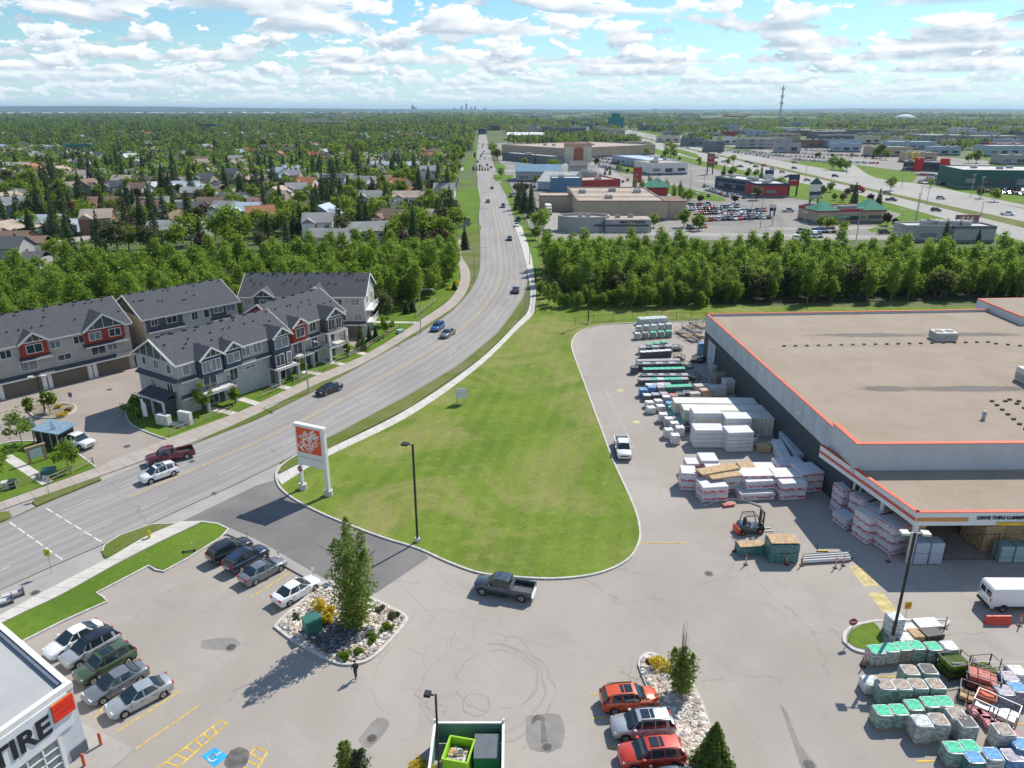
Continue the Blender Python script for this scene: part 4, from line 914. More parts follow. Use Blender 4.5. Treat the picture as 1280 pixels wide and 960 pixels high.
# D: red gable
aD = R(57.5); oD = Vector((-38.6, 121.6)); LD = 13.6
townhouse('D', 'townhouse block with a red siding gable end and stacked balconies, second along the road', oD, aD, LD, 11.6, 8.2, 11.4, s_beige,
  [(.9, 4.1, .9, 5.4, s_red, s_red), (8.0, 12.0, 1.6, 5.4, s_dark, s_dark)], [(2.5, 6.9, 1.8, 1.5, .92), (6.2, 6.9, 1.3, 1.6, 0), (9.2, 6.8, 1.4, 1.9, 1.62), (10.9, 6.8, 1.2, 1.9, 1.62), (2.4, 3.9, 2., 1.8, 0), (6.3, 4., 1.3, 1.7, 0), (10., 4., 2.4, 1.9, 0), (2.6, 1.2, 1.5, 2., 0), (10.2, 1.2, 1.8, 2.1, 0), (6.3, 1.2, 1.0, 2., 0)],
  [], [(0, 7.6, 5.1, .5), (0, 7.6, 2.5, .4)], end_l=s_red, vents=12, balconies=((.7, 4.6, 2.9, 1.7), (7.6, 12.6, 2.9, 2.4), (7.7, 12.5, 5.5, 2.3)), sw=((1., 5., 0, (0, 2.6), s_navy), (8., 12.6, 0, (0, 2.6), s_grey)))
# E: rear right block
oE = Vector((-53.4, 143.3)); LE_ = 24.2
townhouse('E', 'rear townhouse block with navy gabled bays seen above the red-gabled one', oE, R(.4), LE_, 11.2, 8.5, 11.7, s_lt,
  [(2.8, 6.6, .7, 5.6, s_navy, s_dark), (12.4, 17.4, .7, 5.6, s_navy, s_dark)], [(1.3, 7.2, 1.4, 1.2, 0), (4.7, 7.2, 1.7, 1.2, .72), (8.2, 7.2, 1.2, 1.2, 0), (10.4, 7.2, 1.2, 1.2, 0), (14.9, 7.2, 1.8, 1.2, .72), (19.0, 7.2, 1.7, 1.2, 0), (22.4, 7.2, 1.7, 1.2, 0), (19.6, 4.2, 1.5, 1.3, 0), (22.8, 4.2, 1.4, 1.3, 0), (15.6, 4.2, 1.4, 1.3, 0)],
  [(1, 5.6), (7., 11.6), (13.4, 17.6), (18.9, 23.4)], [(2.5, 6.9, 5.2, .9), (12.1, 17.7, 5.2, .9), (-.2, 24.4, 2.7, 1.0)], end_r=s_lt, vents=30,
  end_wins=((3, 7., 1.2, 1.4, 1), (7.5, 7., 1.2, 1.4, 1), (3, 4.2, 1.2, 1.3, 1), (7.5, 4.2, 1.2, 1.3, 1)))
te = bpy.data.objects['townhouse.004']; mb = MB()
for z in (5.3, 2.8): mb.box(LE_, LE_+1.5, 1., 10., z-.2, z)
be = mb.build('side_balcony', m_trim, te); mb = MB()
for z in (5.3, 2.8):
 mb.bar((LE_+1.5, 1, z+1.), (LE_+1.5, 10, z+1.), .05, .05)
 for k in range(30): mb.bar((LE_+1.5, 1+k*.31, z), (LE_+1.5, 1+k*.31, z+1.), .025, .025)
mb.build('railing', m_trim, be)
# ------------------------------------------------------------------ vehicles: one pattern per kind, copied
m_tyre = M('tyre_rubber', (.02, .02, .021), .85, .05); m_rim = M('alloy_rim', (.45, .46, .47), .35, 0., metal=.7); m_chrome = M('bright_trim', (.55, .55, .56), .25, 0., metal=.8)
m_carglass = M('car_glass', (.018, .028, .034), .05, .0, spec=.9); m_head = M('headlight', (.70, .73, .76), .15, 0.); m_tail = M('tail_light', (.42, .015, .012), .25, 0.)
m_plast = M('black_plastic', (.03, .03, .032), .6, .05); m_plate = M('number_plate', (.70, .70, .68), .5, 0.)
PT = {n: paint(n, c, me, r) for n, c, me, r in (('white', (.78, .79, .80), 0, .3), ('silver', (.42, .44, .46), .35, .35), ('grey', (.20, .215, .23), .35, .35), ('black', (.018, .02, .025), .1, .25), ('navy', (.022, .04, .085), .2, .3),
 ('blue', (.03, .16, .42), .25, .3), ('red', (.55, .045, .018), .1, .3), ('orange_red', (.64, .085, .015), .1, .3), ('maroon', (.16, .018, .03), .25, .3), ('green', (.075, .11, .055), .2, .35), ('champagne', (.33, .31, .28), .35, .35), ('slate', (.05, .07, .095), .3, .3))}
PAINT = PT['silver']
def ring(x, z0, zb, zt, w, wt, r=.1):            # body cross-section, y-z polygon at x
 return [(x, -w+.06, z0), (x, -w, z0+.14), (x, -w, zb), (x, -w+.05, zt-.05), (x, -wt, zt), (x, 0, zt+.03), (x, wt, zt), (x, w-.05, zt-.05), (x, w, zb), (x, w, z0+.14), (x, w-.06, z0), (x, 0, z0)]
def wheels(t, xs, y, r, w=.24):
 for x in xs:
  for s in (-1, 1):
   mb = MB(); mb.cyl((x, s*(y-w), r), (x, s*y, r), r, r, 18); wh = mb.build('wheel', m_tyre, t, smooth=40)
   mb = MB(); mb.cyl((x, s*(y-.02), r), (x, s*(y+.012), r), r*.66, r*.6, 14)
   mb.build('rim', m_rim, wh)
   mb = MB(); mb.cyl((x, s*(y-.0), r), (x, s*(y+.016), r), r*.16, r*.16, 8)
   for k in range(5): a = 2*math.pi*k/5+.3; mb.bar((x+math.cos(a)*r*.36, s*(y+.012), r+math.sin(a)*r*.36), (x+math.cos(a)*r*.56, s*(y+.012), r+math.sin(a)*r*.56), .05, .012)
   mb.build('rim_opening', m_plast, wh)
def arches(t, xs, y, r):
 mb = MB()
 for x in xs:
  for s in (-1, 1): mb.cyl((x, s*(y-.25), r+.04), (x, s*(y-.0), r+.04), r*1.17, r*1.17, 18)
 mb.build('wheel_arch', m_plast, t)
def cabin(t, st, glassmat, panel_x=None, sunroof=None, pillars=()):
 """st: (x, z_belt, w_belt, z_top, w_top) stations; glass box below, painted roof above, painted pillars"""
 g = MB(); rings = [[(x, -w, zb), (x, -wt, zt), (x, wt, zt), (x, w, zb)] for (x, zb, w, zt, wt) in st]
 g.loft(rings); g.build('windows', glassmat, t, smooth=35)
 hi = [s for s in st if s[3]-s[1] > .30]; r = MB(); x0, x1 = hi[0][0]-.02, hi[-1][0]+.02
 rr = []
 for i, (x, zb, w, zt, wt) in enumerate(hi):
  e = .0 if 0 < i < len(hi)-1 else .015
  rr.append([(x, -wt-.02, zt-.06), (x, -wt+.04, zt+.025-e), (x, 0, zt+.05-e), (x, wt-.04, zt+.025-e), (x, wt+.02, zt-.06), (x, 0, zt-.07)])
 r.loft(rr); ro = r.build('roof', PAINT, t, smooth=40)
 if sunroof:
  a, b, w = sunroof; z = max(s[3] for s in st)+.05; s_ = MB(); s_.box(a, b, -w, w, z-.03, z+.012); s_.box(a-(b-a)*.55-.0, a-.08, -w, w, z-.03, z+.008); s_.build('sunroof', m_carglass, ro)
 p = MB()
 def at(x):
  for u, v in zip(st, st[1:]):
   if u[0] <= x <= v[0]: k = (x-u[0])/(v[0]-u[0]); return [u[i]*(1-k)+v[i]*k for i in range(5)]
 for (xb, xt, w) in pillars:
  A = at(xb); B = at(xt)
  for s in (-1, 1):
   p.add([(xb-w/2, s*(A[2]+.012), A[1]), (xb+w/2, s*(A[2]+.012), A[1]), (xt+w/2, s*(B[4]+.014), B[3]-.02), (xt-w/2, s*(B[4]+.014), B[3]-.02)], [(0, 1, 2, 3) if s < 0 else (3, 2, 1, 0)])
 p.build('pillar', PAINT, t)
def lights(t, xf, xr, z, w, zt=None, h=.16, wf=.42, wr=.34, slope=.08):
 for s in (-1, 1):
  mb = MB(); mb.box(xf-.16, xf+.015, s*(w-.04), s*(w-.04-wf), z-h/2, z+h/2); mb.build('headlight', m_head, t)
  mb = MB(); zz = zt or z; mb.box(xr-.015, xr+.16, s*(w-.0), s*(w-wr), zz-h*.7, zz+h*.7); mb.build('tail_light', m_tail, t)
 mb = MB(); mb.box(xf-.1, xf+.03, -w*.52, w*.52, z-.30, z-.06); mb.build('grille', m_plast, t)
 mb = MB(); mb.box(xr-.03, xr+.05, -.26, .26, z-.16, z-.02); mb.build('number_plate', m_plate, t)
def seams(t, xs, w, z0, z1, hood=None):
 m = MB()
 for x in xs:
  for s in (-1, 1): m.box(x-.012, x+.012, s*(w-.02), s*(w+.004), z0, z1)
 for a, b in zip(xs, xs[1:]):
  for s in (-1, 1): m.box(a+.12, a+.30, s*(w-.02), s*(w+.02), z1-.16, z1-.12)
 if hood: m.box(hood[0]-.015, hood[0]+.015, -hood[1], hood[1], hood[2], hood[3])
 m.build('door_seam', m_plast, t)
def mirrors(t, x, z, w):
 for s in (-1, 1): mb = MB(); mb.box(x-.1, x+.1, s*w, s*(w+.2), z, z+.15); mb.build('mirror', PAINT, t)
def sedan(coupe=0.):
 t = thing('sedan', '', 'car'); w = .90
 S = [(-2.36, .42, .55, .80, .74, .62), (-2.28, .28, .62, .96, .86, .72), (-1.95, .22, .70, 1.05, w, .80), (-1.3, .2, .74, 1.03, w+.01, .82), (-.2, .2, .74, .97, w+.02, .83), (.9, .2, .73, .97, w+.01, .82), (1.6, .2, .70, .90, w, .78), (2.05, .22, .62, .80, .87, .72), (2.34, .32, .55, .68, .72, .56), (2.42, .42, .52, .58, .60, .44)]
 mb = MB(); mb.loft([ring(*s) for s in S]); mb.build('body', PAINT, t, smooth=40)
 cabin(t, [(-1.85, 1.02, .72, 1.05, .68), (-1.05, 1.0, .80, 1.40, .60), (-.5, .98, .82, 1.46, .63), (.15, .97, .82, 1.45, .62), (1.12, .95, .78, .98, .72)][:0] or
  [(-1.80, 1.02, .72, 1.06, .66), (-1.0, 1.0, .80, 1.40, .59), (-.45, .98, .82, 1.455, .61), (.20, .97, .82, 1.43, .60), (1.15, .95, .78, .98, .70)], m_carglass, pillars=((-1.35, -.95, .16), (-.15, -.15, .07), (.86, .25, .07)))
 arches(t, (-1.42, 1.42), .905, .33); wheels(t, (-1.42, 1.42), .925, .33); lights(t, 2.22, -2.34, .68, .80, .86); mirrors(t, .72, .98, .86); seams(t, (-1.0, -.12, .85), .915, .34, .90, (1.18, .74, .99, 1.015)); return t
def suv(long=0.):
 t = thing('suv', '', 'car'); w = .94; k = 1.
 S = [(-2.28, .45, .70, .95, .80, .70), (-2.22, .34, .75, 1.10, .90, .78), (-1.8, .28, .80, 1.13, w, .84), (-.8, .26, .82, 1.10, w+.02, .86), (.6, .26, .82, 1.07, w+.02, .86), (1.35, .27, .82, 1.05, w, .83), (1.9, .30, .75, .98, .90, .78), (2.2, .36, .66, .88, .80, .66), (2.3, .45, .60, .72, .66, .5)]
 mb = MB(); mb.loft([ring(*s) for s in S]); mb.build('body', PAINT, t, smooth=40)
 cabin(t, [(-2.18, 1.09, .80, 1.16, .76), (-1.88, 1.09, .83, 1.60, .66), (-1.0, 1.08, .85, 1.68, .68), (.1, 1.06, .85, 1.67, .67), (.45, 1.05, .84, 1.60, .66), (1.22, 1.04, .80, 1.07, .74)], m_carglass, pillars=((-1.72, -1.62, .22), (-.75, -.75, .08), (.25, .2, .07), (.98, .5, .08)), sunroof=(-.45, .15, .42))
 r = MB(); [r.bar((-1.7, s*.64, 1.75), (.3, s*.64, 1.74), .045, .045) for s in (-1, 1)]; r.build('roof_rail', m_plast, t)
 mb = MB(); mb.loft([ring(x, .22, .30, .42, .955, .9) for x in (-2.1, 2.0)]); mb.build('sill_cladding', m_plast, t)
 arches(t, (-1.38, 1.40), .95, .36); wheels(t, (-1.38, 1.40), .965, .36); lights(t, 2.16, -2.27, .80, .84, 1.0); mirrors(t, .75, 1.07, .90); seams(t, (-1.0, -.1, .88), .955, .44, 1.0, (1.24, .76, 1.06, 1.085)); return t
def pickup():
 t = thing('pickup_truck', '', 'pickup'); w = .98
 S = [(-.75, .42, .90, 1.17, w, .90), (-.3, .40, .90, 1.17, w, .90), (1.2, .40, .90, 1.16, w, .88), (2.0, .42, .90, 1.14, .97, .86), (2.65, .44, .85, 1.08, .93, .82), (2.85, .50, .80, .98, .86, .72)]
 mb = MB(); mb.loft([ring(*s) for s in S]); mb.build('body', PAINT, t, smooth=40)
 mb = MB();
 mb.box(-2.85, -.8, -w, -w+.12, .42, 1.19); mb.box(-2.85, -.8, w-.12, w, .42, 1.19); mb.box(-2.87, -2.77, -w+.02, w-.02, .5, 1.17); mb.box(-.86, -.76, -w+.05, w-.05, .5, 1.19); bd = mb.build('cargo_bed', PAINT, t)
 mb = MB(); mb.box(-2.78, -.86, -w+.12, w-.12, .62, .72); [mb.bar((-2.7, y, .73), (-.9, y, .73), .05, .03) for y in (-.6, -.3, 0, .3, .6)]; mb.build('bed_liner', M('bed_liner_grey', (.13, .135, .14), .8, .1), bd)
 cabin(t, [(-.74, 1.15, .84, 1.20, .80), (-.55, 1.15, .85, 1.80, .68), (0, 1.15, .86, 1.88, .70), (.75, 1.15, .86, 1.85, .69), (1.0, 1.15, .85, 1.78, .68), (1.62, 1.13, .82, 1.17, .74)], m_carglass, pillars=((-.55, -.5, .14), (.28, .28, .1), (1.38, 1.0, .09)))
 mb = MB(); mb.box(2.80, 2.98, -.88, .88, .48, .70); mb.build('front_bumper', m_chrome, t); mb = MB(); mb.box(-3.02, -2.87, -.88, .88, .46, .62); mb.build('rear_bumper', m_chrome, t)
 mb = MB(); [mb.box(-.6, 1.4, s*1.0, s*1.14, .36, .42) for s in (-1, 1)]; mb.build('side_step', m_plast, t)
 arches(t, (-1.85, 1.95), .985, .41); wheels(t, (-1.85, 1.95), 1.0, .41, .28); lights(t, 2.84, -2.86, .86, .92, .95, .2, .34, .12); mirrors(t, 1.22, 1.18, .95); seams(t, (-.62, .3, 1.3), .975, .5, 1.05, (1.66, .82, 1.15, 1.185)); return t
def cargo_van():
 t = thing('cargo_van', '', 'van'); w = 1.0
 S = [(-2.95, .40, 1.0, 2.30, w-.02, .88), (-2.8, .36, 1.0, 2.42, w, .90), (1.0, .36, 1.0, 2.42, w, .90), (1.5, .36, 1.0, 2.22, w, .86), (2.1, .36, 1.0, 1.42, .98, .84), (2.7, .38, .9, 1.12, .93, .78), (2.95, .46, .8, .92, .84, .66)]
 mb = MB(); mb.loft([ring(*s) for s in S]); mb.build('body', PAINT, t, smooth=30)
 mb = MB(); mb.add([(1.53, -.84, 2.16), (1.53, .84, 2.16), (2.13, .86, 1.42), (2.13, -.86, 1.42)], [(0, 3, 2, 1)]); mb.add([(x+.03, y, z+.03) for x, y, z in ((1.53, -.84, 2.16), (1.53, .84, 2.16), (2.13, .86, 1.42), (2.13, -.86, 1.42))], [(0, 3, 2, 1)]); mb.build('windscreen', m_carglass, t)
 for s in (-1, 1): mb = MB(); mb.add([(.8, s*1.012, 1.35), (1.9, s*1.0, 1.35), (1.45, s*.97, 2.05), (.8, s*.99, 2.05)], [(0, 1, 2, 3) if s < 0 else (3, 2, 1, 0)]); mb.build('side_window', m_carglass, t)
 for s in (-1, 1): mb = MB(); mb.box(-2.985, -2.95, s*.1, s*.74, 1.4, 1.95); mb.build('rear_window', m_carglass, t)
 mb = MB(); [mb.box(-2.6, 1.9, s*1.0, s*1.03, .42, .62) for s in (-1, 1)]; mb.box(-3.08, -2.94, -.9, .9, .38, .58); mb.build('side_guard', m_plast, t)
 arches(t, (-1.75, 1.95), 1.0, .36); wheels(t, (-1.75, 1.95), 1.015, .36, .25); lights(t, 2.9, -2.97, .95, .88, 1.2, .24, .3, .1); mirrors(t, 1.6, 1.3, 1.0); return t
PROTO = {'sedan': sedan(), 'suv': suv(), 'pickup': pickup(), 'van': cargo_van()}
for p in PROTO.values(): p.location = (0, -300, 0)
USED = set()
def far_car(kind):
 mb = MB(); z = {'sedan': (.95, 1.42), 'suv': (1.08, 1.68), 'pickup': (1.15, 1.85)}[kind]; L = {'sedan': 2.3, 'suv': 2.25, 'pickup': 2.8}[kind]; w = .92
 mb.loft([[(x, -w*k, .3), (x, -w*k, z[0]*q-.1), (x, -w*k+.1, z[0]*q), (x, w*k-.1, z[0]*q), (x, w*k, z[0]*q-.1), (x, w*k, .3)] for x, k, q in ((-L, .85, .9), (-L+.3, 1, 1), (L*.4, 1, .98), (L-.4, .95, .9), (L, .8, .75))], 0)
 a, b, c, d = {'sedan': (-1.7, -1.0, .3, 1.1), 'suv': (-2.1, -1.85, .4, 1.2), 'pickup': (-.75, -.6, .9, 1.6)}[kind]
 mb.loft([[(x, -ww, z[0]-.05), (x, -wt, zt), (x, wt, zt), (x, ww, z[0]-.05)] for x, ww, wt, zt in ((a, .75, .7, z[0]+.02), (b, .83, .66, z[1]-.05), (c, .83, .66, z[1]-.05), (d, .78, .7, z[0]+.02))], 1)
 mb.loft([[(x, -.68, z[1]-.08), (x, -.62, z[1]), (x, .62, z[1]), (x, .68, z[1]-.08)] for x in (b-.03, c+.03)], 0)
 for x in (-L*.6, L*.6):
  for s in (-1, 1): mb.cyl((x, s*.7, .34), (x, s*.95, .34), .34, .34, 10, 2)
 o = mb.build('parked_car', [PAINT, m_carglass, m_tyre], smooth=35); o.location = (0, -300, 0); return o
FARP = {k: far_car(k) for k in ('sedan', 'suv', 'pickup')}
def car(kind, px, py, head, col, label, cat=None, px2=None, z=0., name=None, group=None, sc=1.):
 """(px,py): pixel of the point under the middle of the car; head: pixel the nose points at"""
 p = U(px, py, z); h = U(*head, z); a = ang(p, h)
 o = dup(PROTO[kind], (p.x, p.y, z+.012), a, label, group, sc, {PAINT.name: PT[col]})
 o['category'] = cat or {'sedan': 'car', 'suv': 'car', 'pickup': 'pickup', 'van': 'van'}[kind]; return o
def c2(kind, rear, front, col, label, **k):
 m_ = ((rear[0]+front[0])/2, (rear[1]+front[1])/2); return car(kind, m_[0], m_[1], front, col, label, **k)
GP = 'cars parked in the left lot'; GR = 'vehicles driving on the curved road'; G3 = 'cars parked beside the rock island'
c2('suv', (264, 706), (313, 682), 'black', 'black SUV parked nearest the road, farthest of the four by the dark driveway', group=GP)
c2('suv', (286, 718), (333, 691), 'navy', 'dark blue SUV with red tail lights, between the black SUV and the silver sedan', group=GP)
c2('sedan', (305, 732), (354, 706), 'grey', 'silver grey sedan parked third by the dark driveway', group=GP)
c2('sedan', (344, 760), (399, 728), 'white', 'white sedan parked alone nearest the rock island and its tall poplar', group=GP)
c2('sedan', (127, 788), (62, 824), 'white', 'white car with black roof, nearest the grass, in the row by the tyre shop', group=GP)
c2('suv', (148, 800), (82, 836), 'silver', 'silver crossover with black roof, second in the row by the tyre shop', group=GP)
c2('suv', (168, 818), (98, 857), 'green', 'dark green SUV, in the middle of the row by the tyre shop', group=GP)
c2('sedan', (180, 842), (113, 880), 'grey', 'grey sedan between the green SUV and the end silver sedan', group=GP)
c2('sedan', (214, 858), (138, 897), 'silver', 'silver sedan at the near end of the row by the tyre shop', group=GP)
c2('suv', (754, 884), (818, 879), 'orange_red', 'orange-red hatchback backed out farthest of the three beside the stone island', group=G3, sc=.97)
c2('suv', (838, 913), (766, 917), 'silver', 'silver SUV with twin sunroof between the two red cars', group=G3)
c2('suv', (850, 948), (776, 954), 'red', 'bright red SUV with sunroof nearest the bottom edge, beside the stone island', group=G3)
c2('sedan', (860, 985), (800, 990), 'slate', 'dark grey car cut off by the bottom edge below the red SUV', group=G3)
c2('pickup', (668, 748), (594, 735), 'slate', 'dark blue-black pickup driving past the rounded tip of the grass field')
c2('pickup', (775, 550), (781, 580), 'white', 'white pickup on the lane beside the pallets, at the field kerb')
c2('pickup', (241, 569), (187, 581), 'maroon', 'maroon pickup with grey bed cover driving on the road', group=GR)
c2('suv', (221, 590), (178, 605), 'white', 'white SUV driving on the road beside the maroon pickup', group=GR)
c2('sedan', (426, 485), (397, 496), 'black', 'black sedan on the road in front of the townhouses', group=GR)
c2('suv', (553, 408), (541, 416), 'blue', 'bright blue SUV on the curve', group=GR, sc=.93)
c2('sedan', (566, 416), (553, 424), 'grey', 'dark grey sedan just behind the bright blue one on the curve', group=GR)
c2('sedan', (644, 370), (645, 360), 'black', 'dark car in the near right lane, alone at the top of the curve', group=GR)
c2('pickup', (80, 553), (112, 561), 'white', 'white pickup parked beside the mailbox shelter at the townhouses')
c2('van', (1236, 757), (1300, 757), 'white', 'white cargo van parked in front of the lumber canopy')
for (px, py, dy, kd, col, lb) in ((610, 253, -6, 'suv', 'grey', 'grey SUV in the left lane near the long green verge'), (629, 259, 6, 'pickup', 'navy', 'dark pickup in the right lane level with the long green verge'),
  (615, 236, -6, 'sedan', 'black', 'small black car nearest the planted median'), (648, 276, -5, 'pickup', 'black', 'dark vehicle pulling off the road beside the spruces'), (646, 283, 8, 'sedan', 'white', 'white car turning in beside the dark one near the spruces'), (637, 300, 8, 'sedan', 'black', 'black car below the spruces on the right lane')):
 car(kd, px, py, (px+(0 if kd != 'x' else 3), py+dy), col, lb, group=GR)
def recolour(o, part, mat):
 for c in o.children_recursive:
  if c.name.split('.')[0] == part:
   for s in c.material_slots: s.link = 'OBJECT'; s.material = mat
for o in bpy.data.objects:
 if o.get('label', '').startswith(('white car with long black', 'silver crossover with black')): recolour(o, 'roof', PT['black'])
 if o.get('label', '').startswith('maroon pickup'): recolour(o, 'bed_liner', M('bed_cover', (.10, .105, .11), .7, .1))
# ------------------------------------------------------------------ vegetation
L_pop = mat_leaf('poplar_leaves', (.108, .196, .030), (.235, .350, .060), .4); L_dk = mat_leaf('spruce_needles', (.024, .052, .022), (.075, .125, .045), .22)
L_gar = mat_leaf('garden_leaves', (.085, .155, .02), (.215, .31, .045), .4); L_gry = mat_leaf('olive_leaves', (.06, .085, .03), (.13, .15, .06), .3)
L_col = mat_leaf('column_poplar_leaves', (.10, .165, .035), (.21, .28, .08), .4, .8); L_yel = mat_leaf('yellow_shrub_leaves', (.34, .28, .015), (.62, .50, .03), .35)
L_pur = mat_leaf('plum_leaves', (.045, .022, .018), (.10, .05, .04), .2)
m_bark = M('bark', (.16, .125, .09), .95, .3, 3.); m_bark2 = M('pale_bark', (.30, .28, .23), .95, .3, 3.)
def quads(P, size, rg, flat=.35, asp=.7, out=None):
 """random leaf-spray quads round points P"""
 n = len(P); nrm = rg.normal(size=(n, 3)); nrm[:, 2] += flat*2
 if out is not None: nrm = nrm*.75+out*.6; nrm[:, 2] += .35
 nrm /= np.linalg.norm(nrm, axis=1)[:, None]+1e-9
 t = np.cross(nrm, rg.normal(size=(n, 3))); t /= np.linalg.norm(t, axis=1)[:, None]+1e-9; b = np.cross(nrm, t)
 s = size*rg.uniform(.6, 1.3, (n, 1)); a = t*s; c = b*s*asp
 V = np.stack([P-a-c*.4, P+c-a*.2, P+a+c*.2, P-c+a*.3], 1).reshape(-1, 3); return V, np.arange(4*n).reshape(n, 4)
def crown_pts(rg, n, clumps, rad):
 k = rg.integers(0, len(clumps), n); d = rg.normal(size=(n, 3)); d /= np.linalg.norm(d, axis=1)[:, None]; r = rad[k]*rg.uniform(.45, 1.05, n)**.6
 off = d*r[:, None]; off[:, 2] *= .8; return clumps[k]+off, d
def broad_crown(seed, h, rx, base, n, size, nc=22, mat=None, top=.5, name='crown'):
 rg = np.random.default_rng(seed); z0 = base; hh = h-base
 C = [];
 while len(C) < nc:
  p = rg.uniform(-1, 1, 3); l = np.linalg.norm(p)
  if .45 < l < 1: C.append(p)
 C = np.array(C); C[:, 0] *= rx*.78; C[:, 1] *= rx*.78; zz = (C[:, 2]+1)/2; w = 1-.45*np.abs(zz-.42)*1.6*top; C[:, 0] *= w; C[:, 1] *= w; C[:, 2] = z0+hh*(.10+zz*.82)
 rad = rg.uniform(.20, .38, nc)*rx; P, d = crown_pts(rg, n, C, rad); u = rg.integers(0, nc, n//4); P[:n//4] = C[u]+rg.normal(size=(n//4, 3))*rx*.26; P = P[P[:, 2] > base*.6]; d = d[:len(P)]; V, F = quads(P, size, rg, .55, .7, d)
 return fastmesh(name, V, F, mat)
def spruce_crown(seed, h, r, n, size, mat, base=.6):
 rg = np.random.default_rng(seed); t = rg.uniform(0, 1, n)**.72; z = base+(h-base)*t            # more at the top in height terms is thinned
 t = 1-rg.uniform(0, 1, n)**.5; z = base+(h-base)*t
 lay = np.floor(t*h*1.1)/ (h*1.1); frac = t*h*1.1-np.floor(t*h*1.1)
 R0 = r*(1-t)**.85*(1.0-.38*frac); a = rg.uniform(0, 2*math.pi, n)
 lob = 1+.16*np.sin(a*5+lay*37+seed)+.10*np.sin(a*9+lay*91); rr = R0*lob*rg.uniform(.55, 1.03, n)
 P = np.stack([rr*np.cos(a), rr*np.sin(a), z-rr*.22], 1); out = np.stack([np.cos(a), np.sin(a), np.full(n, .9)], 1)
 V, F = quads(P, size, rg, .1, .55, out); return fastmesh('crown', V, F, mat)
def column_crown(seed, h, r, n, size, mat, spires=5, spread=.5):
 rg = np.random.default_rng(seed); A = rg.uniform(0, 2*math.pi, spires); P = [];
 for i in range(spires):
  hh = h*rg.uniform(.72, 1.) if i else h; m = n//spires; t = rg.uniform(0, 1, m); z = .5+(hh-.5)*t
  bx = math.cos(A[i])*r*spread*(1 if i else .1); by = math.sin(A[i])*r*spread*(1 if i else .1); rr = r*.58*np.clip(np.sin(np.pi*(t*.86+.12))**.7, .08, 1)*rg.uniform(.3, 1.08, m)
  rr *= 1+.3*np.sin(t*23+i); a = rg.uniform(0, 2*math.pi, m)
  P.append(np.stack([bx*(.6+.6*t)+rr*np.cos(a), by*(.6+.6*t)+rr*np.sin(a), z], 1))
 P = np.concatenate(P); out = P.copy(); out[:, 2] = 1.2; out /= np.linalg.norm(out, axis=1)[:, None]; V, F = quads(P, size, rg, .2, .55, out); return fastmesh('crown', V, F, mat)
def trunk(t, h, r, mat=m_bark, lean=.0, limbs=5, seed=1, spread=.35):
 rg = random.Random(seed); mb = MB(); q = (lean, lean*.5, h); mb.cyl((0, 0, -.05), (lean*.5, lean*.2, h*.5), r, r*.7, 7); mb.cyl((lean*.5, lean*.2, h*.5), q, r*.7, r*.25, 6)
 for k in range(limbs):
  z = h*rg.uniform(.3, .8); a = rg.uniform(0, 6.28); L = h*spread*rg.uniform(.5, 1); mb.cyl((lean*.3, 0, z), (math.cos(a)*L, math.sin(a)*L, z+L*.9), r*.32, r*.08, 5)
 return mb.build('trunk', mat, t)
def tree_from(name, me, th, tr, mat=m_bark, seed=1, limbs=5):
 t = thing(name, '', 'tree', (0, -300, 0)); o = bpy.data.objects.new('crown', me); COL.objects.link(o); o.parent = t; trunk(t, th, tr, mat, .0, limbs, seed); return t
# patterns (all modelled at metre size)
POP = [tree_from('poplar_tree', broad_crown(10+i, h, rx, .3, 3600, .19, 64, L_pop, .5), h*.8, .14, m_bark2, i) for i, (h, rx) in enumerate(((10., 2.7), (11.3, 2.4), (9., 2.9), (12.4, 2.6), (7.6, 2.5)))]
GAR = [tree_from('broadleaf_tree', broad_crown(30+i, h, rx, 1.6, 1500, .34, 24, mt, .4), h*.6, .2, m_bark, i) for i, (h, rx, mt) in enumerate(((8.5, 3.8, L_gar), (10., 4.4, L_gar), (7., 3.2, L_gar), (8., 3.6, L_gry), (6., 2.8, L_pur)))]
SPR = [tree_from('spruce_tree', spruce_crown(50+i, h, r, 1700, .34, L_dk), h*.9, .2, m_bark, i, 0) for i, (h, r) in enumerate(((13., 3.0), (16., 3.3), (10.5, 2.7)))]
def put(pat, x, y, rg, label, group, s=None):
 p = rg.choice(pat) if isinstance(pat, list) else pat; k = (s or 1.)*rg.uniform(.86, 1.15)
 o = dup(p, (x, y, 0), rg.uniform(0, 6.28), label, group, (k*rg.uniform(.92, 1.08), k*rg.uniform(.92, 1.08), k)); return o
# --- near individual trees
def single(name, label, px, py, me, th, tr, mat=m_bark, limbs=5, sc=1., group=None, cat='tree'):
 t = thing(name, label, cat, U(px, py, .1), rnd.uniform(0, 6), group); o = bpy.data.objects.new('crown', me); COL.objects.link(o); o.parent = t
 trunk(t, th, tr, mat, .0, limbs, int(px)); t.scale = (sc,)*3; return t
single('column_poplar', 'tall narrow poplar with several spires on the rocky kerbed island', 444, 783, column_crown(1, 11.0, 1.85, 6400, .155, L_col, 7, .62), 9.2, .22, m_bark, 6)
single('young_poplar', 'small upright poplar with bare top twigs on the narrow stone island', 850, 868, column_crown(2, 4.6, 1.15, 2600, .13, L_col, 5, .5), 4.2, .08, m_bark, 0)
tw = bpy.data.objects['young_poplar']; mb = MB(); rg0 = random.Random(4)
for k in range(15): a = rg0.uniform(0, 6.28); r_ = rg0.uniform(.05, .45); mb.cyl((math.cos(a)*r_*.3, math.sin(a)*r_*.3, 1.2), (math.cos(a)*r_, math.sin(a)*r_, rg0.uniform(5.2, 7.0)), .028, .008, 4)
o = mb.build('twigs', M('grey_twigs', (.22, .18, .15), .9, .2), tw)
